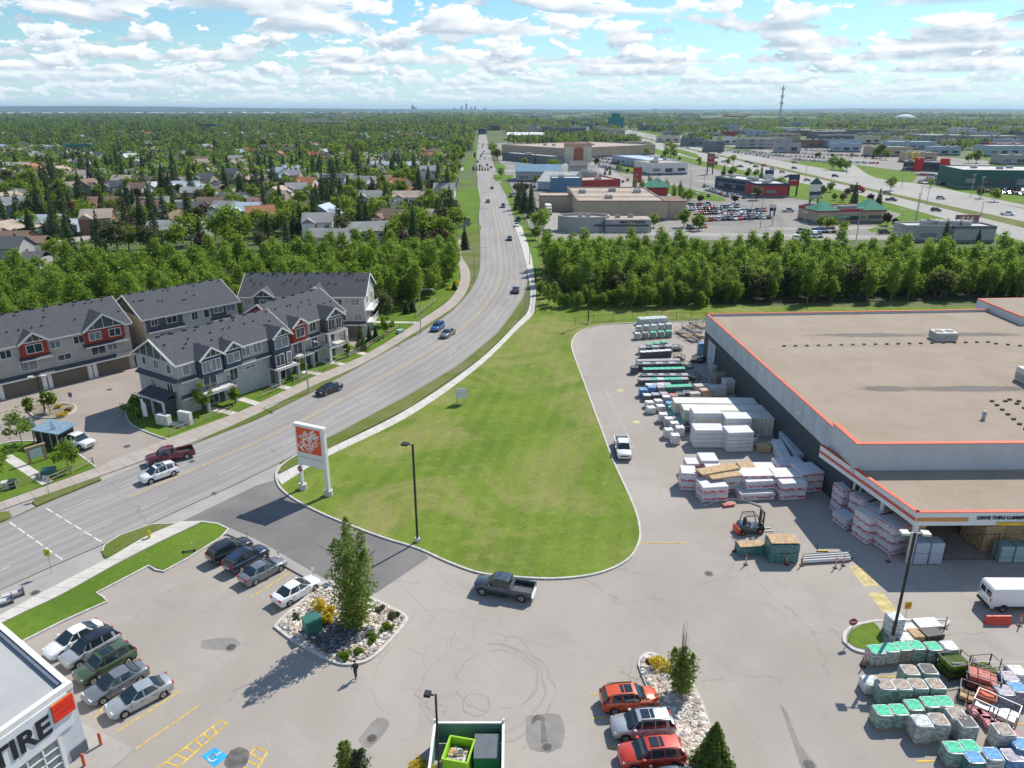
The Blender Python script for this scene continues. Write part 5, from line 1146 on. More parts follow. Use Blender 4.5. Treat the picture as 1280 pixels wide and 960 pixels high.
single('spruce_tree', 'bright green spruce at the bottom edge right of the stone island', 889, 968, spruce_crown(3, 4.6, 1.65, 5200, .15, mat_leaf('young_spruce_needles', (.035, .07, .012), (.12, .18, .03), .2)), 4., .12, m_bark, 0)
single('young_poplar', 'left of two small upright poplars cut off by the bottom edge', 431, 976, column_crown(5, 3.4, .8, 1500, .12, L_col, 3), 3, .06, m_bark, 0)
single('young_poplar', 'right of two small upright poplars cut off by the bottom edge, greyer', 456, 980, column_crown(6, 3.2, .8, 1200, .12, mat_leaf('grey_green_leaves', (.06, .075, .04), (.13, .14, .09), .3), 3), 3, .06, m_bark, 0)
yb = [(28, 556, 5.0, 2.3, 'broad young tree over the lawn west of the mailbox shelter'), (86, 587, 3.9, 1.8, 'leaning young tree by the fence in front of the white pickup'), (168, 525, 4.2, 1.6, 'bushy bright green tree on the kerb corner by the pale banner'),
 (257, 516, 5.0, 1.5, 'slim young tree in front of the corner townhouse porch'), (295, 505, 2.8, 1.0, 'small shrub-like tree below the corner townhouse balconies'), (38, 521, 3.0, 1.0, 'smaller dark tree on the round planting bed in the courtyard'), (63, 517, 3.8, 1.3, 'larger tree on the round planting bed in the courtyard'),
 (377, 470, 3.2, .9, 'thin sapling beside the walkway of the red-gabled block'), (434, 446, 2.9, .8, 'little sapling near the end of the tan walkways'), (-8, 600, 3.4, 2.0, 'leafy tree half cut by the left edge below the lawn'),
 (483, 419, 4.6, 1.5, 'bright young tree on the lawn right of the rear townhouse'), (490, 413, 2.2, .7, 'sapling beside the taller young tree on the rear lawn')]
for i, (px, py, h, r, lb) in enumerate(yb): single('young_tree', lb, px, py, broad_crown(70+i, h, r, h*.24, 900 if h > 2.5 else 500, .17, 16, L_gar, .3), h*.7, .06, m_bark, 4)
for i, (px, py, h, r, lb) in enumerate(((452, 437, 5.2, 1.5, 'dark green cone-shaped spruce by the tan walkway of the rear townhouse'), (462, 427, 3.2, .8, 'narrow little conifer left of a matching one on the rear lawn'), (470, 426, 3.0, .7, 'narrow little conifer right of its twin on the rear lawn'), (508, 392, 2.6, 1.0, 'low dark conifer in the far lawn group'), (516, 390, 3.0, 1.0, 'dark conifer highest in the far lawn group'), (568, 362, 2.2, .8, 'small bush next to the yellow sign bed by the path'))):
 single('conifer', lb, px, py, spruce_crown(90+i, h, r, 1300, .16, L_dk, .2), h*.8, .06, m_bark, 0)
GARf = [(477, 405, 7.5, 3.0, L_gry, 'rounded grey-green tree at the wood edge behind the rear townhouse')]
for i, (px, py, h, r, mt, lb) in enumerate(GARf): single('broadleaf_tree', lb, px, py, broad_crown(95+i, h, r, .8, 2200, .22, 22, mt, .3), h*.6, .15)
def shrub(px, py, r, h, mt, label, n=420, seed=1, group=None, z=.12):
 rg = np.random.default_rng(seed); C = rg.normal(size=(9, 3))*[r*.4, r*.4, h*.18]; C[:, 2] += h*.5; P, d = crown_pts(rg, n, C, rg.uniform(.35, .55, 9)*min(r, h)); P[:, 2] = np.maximum(P[:, 2], .02)
 V, F = quads(P, .10, rg, .3, .7, d); o = bpy.data.objects.new('shrub', fastmesh('shrub', V, F, mt)); COL.objects.link(o); o.location = U(px, py, z); tag(o, label, 'shrub', group); return o
SH = [(401, 762, .75, 1.0, L_yel, 'yellow shrub directly behind the green utility box'), (413, 768, .6, .9, L_yel, 'yellow shrub right of the green utility box, against the tall poplar'), (408, 779, .6, 1.0, L_yel, 'lowest yellow shrub between utility box and tall poplar'),
 (430, 822, .55, .5, L_gar, 'low green shrub at the lower tip of the rock island'), (447, 817, .5, .4, L_gar, 'green tuft right of the lower tip of the rock island'), (465, 800, .6, .5, L_gar, 'green tuft midway along the right kerb of the rock island'), (483, 786, .6, .55, L_gar, 'upper green tuft by the right kerb of the rock island'), (490, 773, .5, .4, L_gry, 'olive tuft at the right corner of the rock island'), (369, 773, .35, .3, L_gry, 'tiny tuft at the left corner of the rock island'), (475, 762, .5, .4, L_gry, 'tuft behind the tall poplar on the rock island'),
 (826, 835, 1.0, 1.0, L_yel, 'bright yellow shrub at the tip of the narrow stone island'), (812, 830, .45, .4, M('rust_twigs', (.22, .09, .04), .9), 'rusty brown tuft left of the yellow shrub on the stone island'),
 (522, 965, .9, .9, L_yel, 'yellow shrub left of the bin enclosure at the bottom edge'), (78, 520, .8, .5, L_yel, 'yellow shrub patch on the courtyard planting bed'), (72, 510, .6, .45, L_yel, 'back yellow shrub of the courtyard planting bed'), (86, 513, .6, .45, M('rust_leaves', (.26, .13, .03), .9), 'rusty shrub at the tip of the courtyard planting bed'),
 (570, 355, 1.2, .8, L_yel, 'yellow flowering bush by the small sign at the bend of the path'), (561, 362, .8, .8, L_yel, 'smaller yellow bush below the other at the bend of the path'), (71, 554, .5, .8, L_yel, 'lime yellow bush at the corner of the mailbox shelter'), (172, 521, .5, .5, L_gar, 'small green bush under the kerb corner tree'), (-2, 575, 1., .7, L_gar, 'green bush cut by the left edge on the walkway')]
for i, (px, py, r, h, mt, lb) in enumerate(SH): shrub(px, py, r, h, mt, lb, 520, 200+i)
# --- the two poplar woods
rg = random.Random(21)
def scatter(poly, step, jit, rg):
 xs = [p[0] for p in poly]; ys = [p[1] for p in poly]; out = []; y = min(ys); k = 0
 while y < max(ys):
  x = min(xs)+(k % 2)*step*.5
  while x < max(xs):
   px, py = x+rg.uniform(-jit, jit), y+rg.uniform(-jit, jit)
   if inside(poly, px, py): out.append((px, py))
   x += step
  y += step*.86; k += 1
 return out
WL = [(-150, 100), (-100, 124), (-82, 138), (-66, 154), (-54, 161), (-27, 163), (-22, 167), (-17, 182), (-15, 196), (-17, 212), (-30, 214), (-60, 206), (-90, 196), (-120, 186), (-175, 166)]
WR = [(9, 205), (11, 190), (14, 178), (18, 172), (24, 169), (40, 169), (60, 171), (90, 173), (130, 175), (190, 178), (215, 185), (215, 200), (170, 204), (110, 206), (78, 214), (60, 208), (40, 214), (20, 219), (10, 217)]
small = scatter(WL, 3.9, 1.5, rg); pr = scatter(WR, 3.9, 1.5, rg)
def vis(x, y, z=9): px, py = proj(x, y, z); return -60 < px < 1340
allw = [(x, y, 'L') for x, y in small if vis(x, y)]+[(x, y, 'R') for x, y in pr if vis(x, y)]
allw.sort(key=lambda p: p[1]); indiv, rest = allw[:296], allw[296:]
def place_word(px, x0=0, x1=1280):
 k = int(5*(px-x0)/(x1-x0)); return ('at the left edge', 'left of centre', 'near the middle', 'right of centre', 'at the right edge')[max(0, min(4, k))]
def wlab(x, y, s):
 if s == 'L':
  yf = 163-max(0, (-28-x))*.55; row = 'front rows' if y < yf+12 else 'middle rows' if y < yf+26 else 'back rows'
  return f"green poplar, {row} of the left wood, {'behind the long garage row' if x < -78 else 'behind the tan end-walled block' if x < -54 else 'behind the rear block' if x < -28 else 'by the footpath'}"
 return f"green poplar, {'front' if y < 174 else 'second' if y < 179 else 'third'} rows of right wood, {'by the road' if x < 30 else 'behind the yard lane' if x < 60 else 'left of the store roof' if x < 95 else 'right of the store roof'}"
WG = {'L': 'poplars of the left wood', 'R': 'poplars of the right wood'}
for x, y, s in indiv:
 px, _ = proj(x, y, 8)
 k = 1.0 if s == 'L' else .98
 put(GAR[3] if rg.random() < .07 else POP, x, y, rg, wlab(x, y, s), WG[s], k*rg.uniform(.7, .98))
def merged(name, label, cat, items, mats_by, kind='stuff'):
 """items: (V, F, matindex) arrays already placed -> one mesh"""
 Vs = []; Fs = []; Ms = []; o = 0
 for V, F, m in items: Vs.append(V); Fs.append(F+o); Ms.append(np.full(len(F), m)); o += len(V)
 me = fastmesh(name, np.concatenate(Vs), np.concatenate(Fs), mats_by, np.concatenate(Ms)); ob = bpy.data.objects.new(name, me); COL.objects.link(ob); return tag(ob, label, cat, kind=kind)
def arr(me): n = len(me.vertices); V = np.zeros(n*3, dtype=np.float32); me.vertices.foreach_get('co', V); return V.reshape(-1, 3)
PV = [arr([c for c in kids(p) if c.name.startswith('crown')][0].data) for p in POP]
its = []
for x, y, s in rest:
 V = PV[rg.randrange(len(PV))]; a = rg.uniform(0, 6.28); k = rg.uniform(.75, 1.08); c_, s_ = math.cos(a)*k, math.sin(a)*k
 W = np.stack([V[:, 0]*c_-V[:, 1]*s_+x, V[:, 0]*s_+V[:, 1]*c_+y, V[:, 2]*k], 1); n = len(W)//4; its.append((W, np.arange(n*4).reshape(n, 4), 0))
merged('poplar_wood', 'rear rows of the two dense poplar woods, bright green merging crowns', 'woodland', its, [L_pop])
# woodland floor
sheet('woodland_floor', WL, .05, M('leaf_litter', (.05, .055, .02), .95, .4, .6, fine=.3)); sheet('woodland_floor', WR, .155, MATS['leaf_litter'])
for i in range(60):                                                  # bushes along the front of the right wood
 pass
fr = []
for (a, b) in zip(((676, 372), (686, 386), (700, 391), (760, 390), (860, 389)), ((686, 386), (700, 391), (760, 390), (860, 389), (890, 389))):
 n = max(2, int(abs(b[0]-a[0])/7)); fr += [(a[0]+(b[0]-a[0])*k/n, a[1]+(b[1]-a[1])*k/n) for k in range(n)]
for i, (px, py) in enumerate(fr):
 q = U(px, py-rg.uniform(3, 7)); o = put(POP[rg.randrange(5)], q.x, q.y, rg, 'low bushy poplar on the front edge of the right wood', 'front edge of the right wood', rg.uniform(.32, .6))
# ------------------------------------------------------------------ goods in the store yard
m_film = M('stretch_film', (.50, .51, .50), .35, .15, 2., spec=.6); m_pallet = M('pallet_wood', (.36, .26, .16), .9, .25, 4.)
def mat_goods(name, c):
 m, T, b = custom(name, .38, .6); tc = T.new('ShaderNodeTexCoord').outputs['Object']; x, y, z = T.sep(tc); oi = T.new('ShaderNodeObjectInfo').outputs['Random']
 q = T.noise(T.comb(T.math('ADD', T.math('MULTIPLY', T.math('ADD', x, y), 3.), T.math('MULTIPLY', oi, 50)), T.math('MULTIPLY', z, 5.8), 0.), 1., 3, .6)
 k = T.mix(T.ramp(q, .35, .65), tuple(.55*v for v in c), tuple(min(.8, 1.35*v+.03) for v in c))
 k = T.mix(T.ramp(T.math('FRACT', T.math('MULTIPLY', z, 5.9)), .0, .16, .6, 0), k, tuple(.3*v for v in c))
 wr = T.noise(T.vmath('MULTIPLY', tc, (9., 9., 2.5)), 1., 4, .7); k = T.mix(T.ramp(wr, .56, .74, 0, .5), k, (.62, .63, .63))
 T.l.new(k, b.inputs['Base Color']); bumped(T, b, wr, .5, .05); return m
FILM = {n: mat_goods('film_'+n, c) for n, c in dict(grey=(.40, .41, .40), dark=(.055, .06, .065), green=(.20, .31, .26), white=(.62, .62, .62), blue=(.08, .22, .45), pink=(.45, .30, .30), brown=(.28, .23, .18), teal=(.04, .17, .16), mauve=(.25, .22, .28)).items()}
TOPM = {n: M('top_'+n, c, .4, .45, 5., spec=.6, bump=.7) for n, c in dict(green=(.01, .50, .27), white=(.70, .70, .70), blue=(.07, .30, .62), brown=(.34, .27, .22), black=(.05, .05, .06), red=(.50, .12, .10), pale=(.55, .62, .60), mauve=(.40, .36, .42)).items()}
def rrect(w, d, r, n=3):
 P = []
 for cx, cy, a0 in ((w/2-r, d/2-r, 0), (-w/2+r, d/2-r, 90), (-w/2+r, -d/2+r, 180), (w/2-r, -d/2+r, 270)):
  for k in range(n+1): a = R(a0+90*k/n); P.append((cx+r*math.cos(a), cy+r*math.sin(a)))
 return P
def pallet_parts(root, w, d, h, fm, tm, seed=1, base=.13, hole=True):
 rg = random.Random(seed); b = MB()
 for y in (-d*.42, 0, d*.42): b.box(-w/2, w/2, y-.05, y+.05, 0, .09)
 for k in range(5): x = -w/2+.06+k*(w-.12)/4; b.box(x-.05, x+.05, -d/2, d/2, .09, .115)
 b.build('pallet', m_pallet, root)
 L = max(2, int(h/.17)); rings = []
 for i in range(L*2+1):
  z = base+(h-base)*i/(L*2); s = 1.0+(.022 if i % 2 else -.018)+rg.uniform(-.008, .008)-(.05 if i == L*2 else 0)
  rings.append([(x*s+rg.uniform(-.012, .012), y*s+rg.uniform(-.012, .012), z) for x, y in rrect(w, d, .14)])
 m = MB(); m.loft(rings); m.build('load', fm, root)
 t = MB(); q = rrect(w*.93, d*.93, .18); i0 = rrect(w*.80, d*.80, .16)
 t.loft([[(x, y, h-.03) for x, y in q], [(x, y, h+.035) for x, y in q], [(x, y, h+.045+rg.uniform(-.01, .02)) for x, y in i0]], cap=False); t.build('film_rim', m_film if hole else tm, root)
 c = MB(); N = 5
 for i in range(N+1):
  for j in range(N+1): c.v.append(((i/N-.5)*w*.80, (j/N-.5)*d*.80, h+.05+rg.uniform(-.015, .035)))
 for i in range(N):
  for j in range(N): a = i*(N+1)+j; c.f.append((a, a+N+1, a+N+2, a+1)); c.m.append(0)
 c.build('bag_top', tm, root, smooth=True)
FM0 = FILM['grey']; TM0 = TOPM['green']
PP = []
for i, (w, d, h) in enumerate(((1.15, 1.1, 1.15), (1.15, 1.15, 1.45), (1.2, 1.1, .85))):
 t = thing('loaded_pallet', '', 'pallet'); pallet_parts(t, w, d, h, FM0, TM0, i+1); t.location = (0, -300, 0); PP.append(t)
def pal(i, px, py, film, top, label, rot=0., group=None, sc=1., depth=.55):
 sc *= 1.1
 p = U(px, py); o = dup(PP[i], (p.x, p.y+depth, .0), rot+rnd.uniform(-.04, .04), label, group, sc, {FM0.name: FILM[film], TM0.name: TOPM[top]}); return o
ORD = ['leftmost', 'second from left', 'third from left', 'fourth from left', 'fifth from left', 'sixth from left', 'seventh from left', 'eighth from left', 'ninth from left', 'tenth from left']
def row(kind, a, b, n, specs, where, group, rot=0., sc=1.):
 for k in range(n):
  t = k/max(1, n-1); f, tp = specs[k % len(specs)]
  pal(kind, a[0]+(b[0]-a[0])*t, a[1]+(b[1]-a[1])*t, f, tp, f'{ORD[k]} pallet, {tp}-topped, {where}', rot, group, sc)
# front right: pallets round the twin lamp post
G1 = 'pallets by the twin lamp post'
for px, py, f, tp, lb in ((1096, 833, 'grey', 'green', 'green-topped pallet at the left end of the row below the lamp post'), (1113, 831, 'grey', 'green', 'green-topped pallet directly below the lamp post, second in its row'), (1129, 829, 'brown', 'green', 'green-topped pallet third in the row below the lamp post'),
      (1146, 828, 'green', 'green', 'green-topped pallet fourth in the row below the lamp post'), (1167, 829, 'green', 'green', 'green-topped pallet fifth in its row, after the gap below the lamp post'), (1187, 828, 'white', 'white', 'pale pink-white pallet at the right end of the row below the lamp post')):
 pal(0, px, py, f, tp, lb, .05, G1)
t = thing('loaded_pallet', 'tall pallet wrapped in clear film standing behind the lamp post', 'pallet', U(1118, 797)+Vector((0, .5, .12)), .1); pallet_parts(t, 1.3, 1.2, 1.75, FILM['white'], TOPM['pale'], 9)
for px, py, tp, lb in ((1137, 864, 'brown', 'white-rimmed pallet with brown top, left of two at the back of the garden pallets'), (1160, 863, 'black', 'white-rimmed pallet with dark cross top, right of two at the back of the garden pallets'),
     (1107, 883, 'brown', 'white-rimmed pallet at the left end of the second garden row'), (1127, 883, 'brown', 'white-rimmed pallet second in the second garden row'), (1147, 882, 'brown', 'white-rimmed pallet third in the second garden row'), (1169, 882, 'brown', 'white-rimmed pallet at the right end of the second garden row'),
     (1152, 930, 'pale', 'tall grey wrapped pallet at the front left of the white-rimmed row'), (1173, 928, 'brown', 'tall wrapped pallet second in the front white-rimmed row'), (1196, 921, 'brown', 'wrapped pallet third in the front white-rimmed row'), (1208, 931, 'black', 'dark-topped pallet with white rim at the front right row'), (1254, 941, 'brown', 'white-rimmed pallet beside the red flower trays')):
 pal(1, px, py, 'green' if py < 900 else 'grey', tp, lb, .0, 'white-rimmed pallets in the garden stock')
for i, (px, py) in enumerate(((1104, 912), (1124, 911), (1143, 905), (1163, 901), (1181, 900))): pal(0, px, py, 'green', 'green', f'{ORD[i]} of five green-topped pallets in the middle garden row', .0, 'green pallets in the middle garden row')
for i, (px, py) in enumerate(((1193, 960), (1213, 958))): pal(0, px, py, 'green', 'green', ('left' if not i else 'right')+' green-topped pallet of the pair at the bottom right edge', .0, 'green pallets at the bottom edge')
pal(0, 1241, 968, 'grey', 'blue', 'blue-topped pallet at the bottom edge next to the green pair')
pal(2, 1090, 869, 'white', 'pale', 'low white bag heap at the back left corner of the garden rows')
pal(0, 1218, 972, 'teal', 'blue', 'blue pallet under the bottom edge right of the green pair'); pal(2, 1268, 965, 'blue', 'mauve', 'low blue pallet at the bottom right corner')
for i, (px, py, f, tp) in enumerate(((1256, 886, 'mauve', 'mauve'), (1273, 882, 'mauve', 'blue'), (1262, 868, 'blue', 'mauve'), (1272, 860, 'white', 'white'), (1278, 955, 'blue', 'blue'))): pal(0, px, py, f, tp, ['low purple-grey stack right of the orange crate', 'purple-grey stack at the right edge beside its twin', 'blue-grey stack behind the orange crate', 'white bagged stack at the right edge behind the others', 'blue flat stack in the very bottom right corner'][i])
# yard beside the store: rows running back from the containers
GY = 'pallets in the yard rows'
row(0, (799, 416), (836, 413), 5, [('grey', 'pale'), ('grey', 'pale'), ('white', 'pale')], 'farthest row of the yard', GY)
row(0, (797, 425), (836, 422), 5, [('grey', 'pale'), ('brown', 'brown'), ('green', 'green'), ('green', 'green'), ('green', 'green')], 'second farthest yard row', GY)
row(2, (812, 437), (830, 434), 3, [('green', 'green')], 'short green third yard row', GY)
row(0, (804, 449), (835, 447), 5, [('dark', 'white')], 'dark-sided fourth yard row', GY)
row(2, (800, 458), (846, 457), 7, [('dark', 'mauve')], 'dark low fifth yard row', GY)
row(0, (808, 471), (852, 470), 7, [('dark', 'green')], 'bright green sixth yard row', GY)
pal(0, 793, 468, 'dark', 'black', 'lone black wrapped pallet left of the bright green yard row')
row(0, (803, 443), (836, 441), 5, [('grey', 'mauve'), ('dark', 'black')], 'cluttered row behind the dark-sided ones', GY)
row(0, (800, 464), (848, 463), 7, [('dark', 'black'), ('dark', 'mauve')], 'black row just behind the bright green yard row', GY)
row(2, (806, 476), (856, 476), 8, [('teal', 'black'), ('dark', 'mauve')], 'dark row just before the bright green yard row', GY)
row(2, (812, 489), (834, 488), 4, [('mauve', 'white'), ('dark', 'mauve')], 'short row beside the bright blue pair', GY)
row(2, (803, 482), (856, 481), 8, [('dark', 'mauve'), ('dark', 'mauve'), ('teal', 'green'), ('mauve', 'white'), ('dark', 'green'), ('teal', 'green'), ('teal', 'green')], 'mixed seventh yard row', GY)
row(2, (836, 491), (860, 490), 4, [('teal', 'green')], 'eighth yard row', GY)
row(0, (804, 497), (815, 494), 2, [('blue', 'blue')], 'bright blue pair at the yard edge', GY)
pal(0, 826, 494, 'mauve', 'mauve', 'grey-violet pallet right of the bright blue pair'); row(2, (809, 502), (830, 500), 3, [('dark', 'white'), ('dark', 'mauve'), ('dark', 'mauve')], 'ninth yard row', GY)
row(2, (833, 504), (860, 498), 4, [('mauve', 'white'), ('mauve', 'red'), ('dark', 'black'), ('dark', 'black')], 'tenth yard row', GY)
for i, (px, py) in enumerate(((812, 511), (823, 509), (814, 518), (826, 516))): pal(2, px, py, 'white', 'white', ['back left', 'back right', 'front left', 'front right'][i]+' white bag pallet of the four at the yard edge', .1, 'white bag pallets at the yard edge')
row(2, (838, 512), (845, 524), 3, [('blue', 'blue'), ('teal', 'green'), ('teal', 'green')], 'short column left of the containers', GY)
row(0, (829, 529), (850, 546), 4, [('white', 'white'), ('grey', 'white'), ('grey', 'white'), ('white', 'white')], 'slanting white column before the containers', GY)
row(2, (840, 526), (858, 541), 4, [('teal', 'green'), ('mauve', 'mauve'), ('teal', 'green'), ('dark', 'black')], 'slanting green column before the containers', GY)
row(0, (836, 549), (844, 556), 2, [('white', 'white')], 'white pair at the end of the slanting column', GY)
# bundles: any stack of long goods, drawn from its front bottom edge
def bundle(name, label, cat, a, b, h, depth, mat, layers=1, gap=.0, bearers=True, group=None, z=0., lift=.0):
 A = U(*a); B = U(*b); an = ang(A, B); L = (B-A).length; t = thing(name, label, cat, (A.x, A.y, z), an, group)
 hh = (h-.1)/layers; rg = random.Random(int(a[0]*7+a[1]))
 for k in range(layers):
  m = MB(); j = rg.uniform(-.05, .05); z0 = .1+k*hh+(.05 if k else 0); z1 = .1+(k+1)*hh; e = .04
  P = [(j, j), (L+j, j), (L+j, depth+j), (j, depth+j)]; Q = [(j+e, j+e), (L+j-e, j+e), (L+j-e, depth+j-e), (j+e, depth+j-e)]
  m.loft([[(*p, z0) for p in P], [(*p, z1-e) for p in P], [(*p, z1) for p in Q]]); m.build('wrapped_pack', mat, t)
 if bearers:
  w = MB()
  for k in range(layers):
   for u in (.12, .5, .88): w.box(L*u-.05, L*u+.05, -.02, depth+.02, (k*hh+.1-.045 if k else 0), (k*hh+.1+.05 if k else .1))
  w.build('bearer', m_pallet, t)
 return t
m_box = mat_print('printed_wrap', (.66, .66, .68), (.55, .035, .06)); m_box_shaded = mat_print('printed_wrap_shaded', (.56, .57, .60), (.40, .06, .10)); m_foam = mat_siding('foam_boards', (.66, .67, .69), .42, .6); m_bluebrd = mat_siding('blue_grey_boards', (.42, .47, .55), .3, .4)  # second printed wrap: the white one with shade put into its colour
GB = 'red-printed white lumber packs in the middle yard'
BX = [((850, 613), (869, 614), 2.3, 2.2, 'stack at the far left, standing slightly apart'), ((857, 596), (873, 596), 1.8, 1.8, 'small stack at the back left'), ((875, 594), (897, 594), 2.0, 2.4, 'stack second in the back row'), ((882, 602), (903, 602), 1.7, 1.8, 'stack in front of the back row pair'),
 ((870, 622), (884, 623), 1.8, 2., 'low stack behind the front left one'), ((877, 629), (909, 627), 2.0, 2.2, 'wide stack at the front left'), ((944, 607), (969, 607), 2.1, 2.2, 'stack in the middle of the back row'), ((926, 618), (966, 617), 2.4, 2.2, 'broad stack in the centre'),
 ((966, 619), (1001, 618), 2.4, 2.4, 'broad stack right of centre'), ((975, 626), (1006, 624), 2.2, 1.8, 'stack at the front right with red band'), ((1001, 617), (1027, 614), 2.6, 2.8, 'stack at the right end by the wall'), ((972, 600), (1005, 598), 2.0, 2.2, 'low stack behind the right ones'), ((890, 618), (926, 616), 2.4, 2.2, 'long stack under the raw planks')]
for a, b, h, d, w in BX: bundle('lumber_pack', 'white red-printed lumber '+w, 'lumber', a, b, h, d, m_box, 2, group=GB)
bundle('bag_stack', 'pyramid of printed white bags in front of the lumber packs', 'bags', (925, 627), (968, 625), .95, 2.4, m_box, 2); bundle('bag_stack', 'smaller printed bag stack with a crate lid on the bag pyramid', 'bags', (931, 622), (966, 620), 1.1, 1.4, m_box, 2, z=.95)
bundle('timber_crate', 'open pale timber crate at the back of the lumber packs', 'crate', (925, 606), (944, 605), 2.2, 1.8, m_wood, 1)
t = bundle('plank_stack', 'long raw wood panel lying aslant across the left lumber packs', 'planks', (876, 618), (923, 609), .3, 1.6, m_wood, 1, bearers=False, z=2.35)
t = bundle('plank_stack', 'second raw wood panel below the slanting one on the lumber packs', 'planks', (888, 622), (926, 617), .25, 1.2, m_wood, 1, bearers=False, z=2.2)
GF = 'stacks of white boards before the containers'
for a, b, h, d, n, w in (((865, 543), (900, 543), 3.2, 2.4, 4, 'back left'), ((867, 560), (904, 560), 2.6, 2.4, 4, 'front left'), ((905, 549), (937, 549), 3.1, 2.4, 4, 'back right'), ((908, 566), (940, 565), 2.9, 2.4, 5, 'front right')): bundle('board_stack', f'{w} stack of bulky white boards with dark gaps before the containers', 'boards', a, b, h, d, m_foam, n, group=GF)
def long_stack(label, c0, c1, w, h, mat, n, cat='boards', name='board_stack', group=None):   # runs along the store wall
 A = U(*c0); B = U(*c1); an = ang(A, B); L = (B-A).length; t = thing(name, label, cat, (A.x, A.y, 0), an, group); hh = h/n
 for k in range(n): m = MB(); m.box(0, L, 0, w, .08+k*hh, (k+1)*hh); m.build('wrapped_pack', mat, t)
 return t
long_stack('long blue-grey board pack nearest the wall, upper of two by the containers', (1006, 585), (984, 555), 1.3, 1.9, m_bluebrd, 3, group='long board packs by the wall'); long_stack('long white board pack left of the blue-grey one by the wall', (989, 588), (975, 562), 1.2, 1.5, m_foam, 2, group='long board packs by the wall')
long_stack('third long board pack at the near end by the wall', (1017, 590), (1003, 569), 1.0, 1.3, m_bluebrd, 3, group='long board packs by the wall')
GC = 'tall white red-printed packs along the lumber canopy'
for a, b, h, d, n, w in (((1049, 646), (1067, 644), 3.4, 1.9, 3, 'first tall stack at the far end'), ((1060, 636), (1081, 632), 3.0, 2.4, 3, 'tall stack behind the first at the far end'), ((1056, 663), (1072, 660), 1.3, 2.2, 1, 'low stack between the tall ones'), ((1082, 681), (1101, 677), 3.1, 2.2, 3, 'stack standing out in front with bright sunlit top'),
      ((1080, 662), (1106, 655), 3.3, 2.6, 3, 'middle stack of the back line'), ((1094, 676), (1120, 668), 3.3, 2.5, 3, 'back line stack next to the last'), ((1112, 695), (1134, 690), 3.3, 2.4, 3, 'last stack next to the corner column')): bundle('lumber_pack', 'white red-printed '+w+' along the canopy', 'lumber', a, b, h, d, m_box_shaded if 'bright' not in w else m_box, n, group=GC)
for a, b, w in (((1141, 706), (1158, 706), 'left'), ((1160, 706), (1176, 706), 'right')): bundle('wrapped_block', f'{w} tall grey wrapped block under the canopy by the corner column', 'goods', a, b, 2.5, 1.4, m_bluebrd, 2, group='grey blocks under the canopy')
for i, (a, b) in enumerate((((1248, 704), (1264, 704)), ((1266, 704), (1284, 704)))): bundle('wrapped_block', ('left' if not i else 'right')+' teal and white layered goods under the canopy at the right edge', 'goods', a, b, 1.9, 1.3, mat_siding('teal_goods', (.30, .42, .44), .5, .5), 3, group='teal goods under the canopy')
for i, (a, b) in enumerate((((1226, 690), (1250, 688)), ((1250, 684), (1270, 684)), ((1262, 679), (1290, 679)))): bundle('timber_pack', ['left', 'middle', 'right'][i]+' brown timber pack deep under the canopy', 'timber', a, b, 3., 3.2, m_wood, 3, group='timber packs under the canopy')
for k in range(11): # rolls along the canopy side
 a = (1072+k*6.4, 606+k*8.9); t = bundle('timber_roll', f'{ORD[min(k, 9)].replace("left", "far end")} roll of stacked timber ends under the canopy edge' if k < 10 else 'nearest roll of stacked timber ends under the canopy edge', 'timber', a, (a[0]+14, a[1]-1), 4.2, .9, m_wood, 4, group='timber rolls under the canopy edge')
# shipping containers
m_cont = mat_siding('container_cream', (.60, .57, .50), .28, .35, True); m_ctop = M('container_roof', (.66, .645, .60), .6, .1, .6)
c0 = U(868, 521, 2.6); bc = U(980, 551)
for i in range(3):
 x0 = c0.x-.2-.75*i; y0 = U(925, 562)[1]*0+c0.y-.3+i*2.75; t = thing('shipping_container', ['nearest', 'middle', 'farthest'][i]+' of the three cream shipping containers side by side', 'container', (x0, y0, 0), R(-1.5), 'cream shipping containers')
 L = 12.2; m = MB(); N = 88; pts = []
 for k in range(N+1): x = .12+(L-.24)*k/N; pts.append((x, (0 if (k % 4) < 2 else .05)))
 for zz in (0,):
  for s, yy in ((1, 0), (-1, 2.44)):
   for (xa, ya), (xb, yb_) in zip(pts, pts[1:]):
    A_ = (xa, yy+s*ya, .15); B_ = (xb, yy+s*yb_, .15); C_ = (xb, yy+s*yb_, 2.5); D_ = (xa, yy+s*ya, 2.5); m.add([A_, B_, C_, D_], [(0, 1, 2, 3) if s > 0 else (3, 2, 1, 0)])
 m.build('side_wall', MATS['top_white'] if 0 else M('container_paint', (.55, .52, .45), .6, .1, .8), t)
 m = MB()
 for yy in (0, 2.34): m.box(0, L, yy, yy+.1, 0, .16); m.box(0, L, yy, yy+.1, 2.48, 2.6)
 for xx in (0, L-.12):
  for yy in (0, 2.32): m.box(xx, xx+.12, yy, yy+.12, .0, 2.6)
 m.build('frame', m_ctop, t); m = MB(); m.box(.05, L-.05, .05, 2.39, 2.44, 2.57); m.build('roof', m_ctop, t)
 m = MB(); m.box(L-.06, L, .12, 2.32, .15, 2.48); m.build('door', MATS['container_paint'], t); m = MB(); [m.cyl((L+.03, y, .3), (L+.03, y, 2.4), .03, .03, 6) for y in (.5, .95, 1.5, 1.95)]; m.build('lock_rod', m_steel, t)
 m = MB(); m.box(0, .06, .12, 2.32, .15, 2.48); m.build('end_wall', MATS['container_paint'], t)
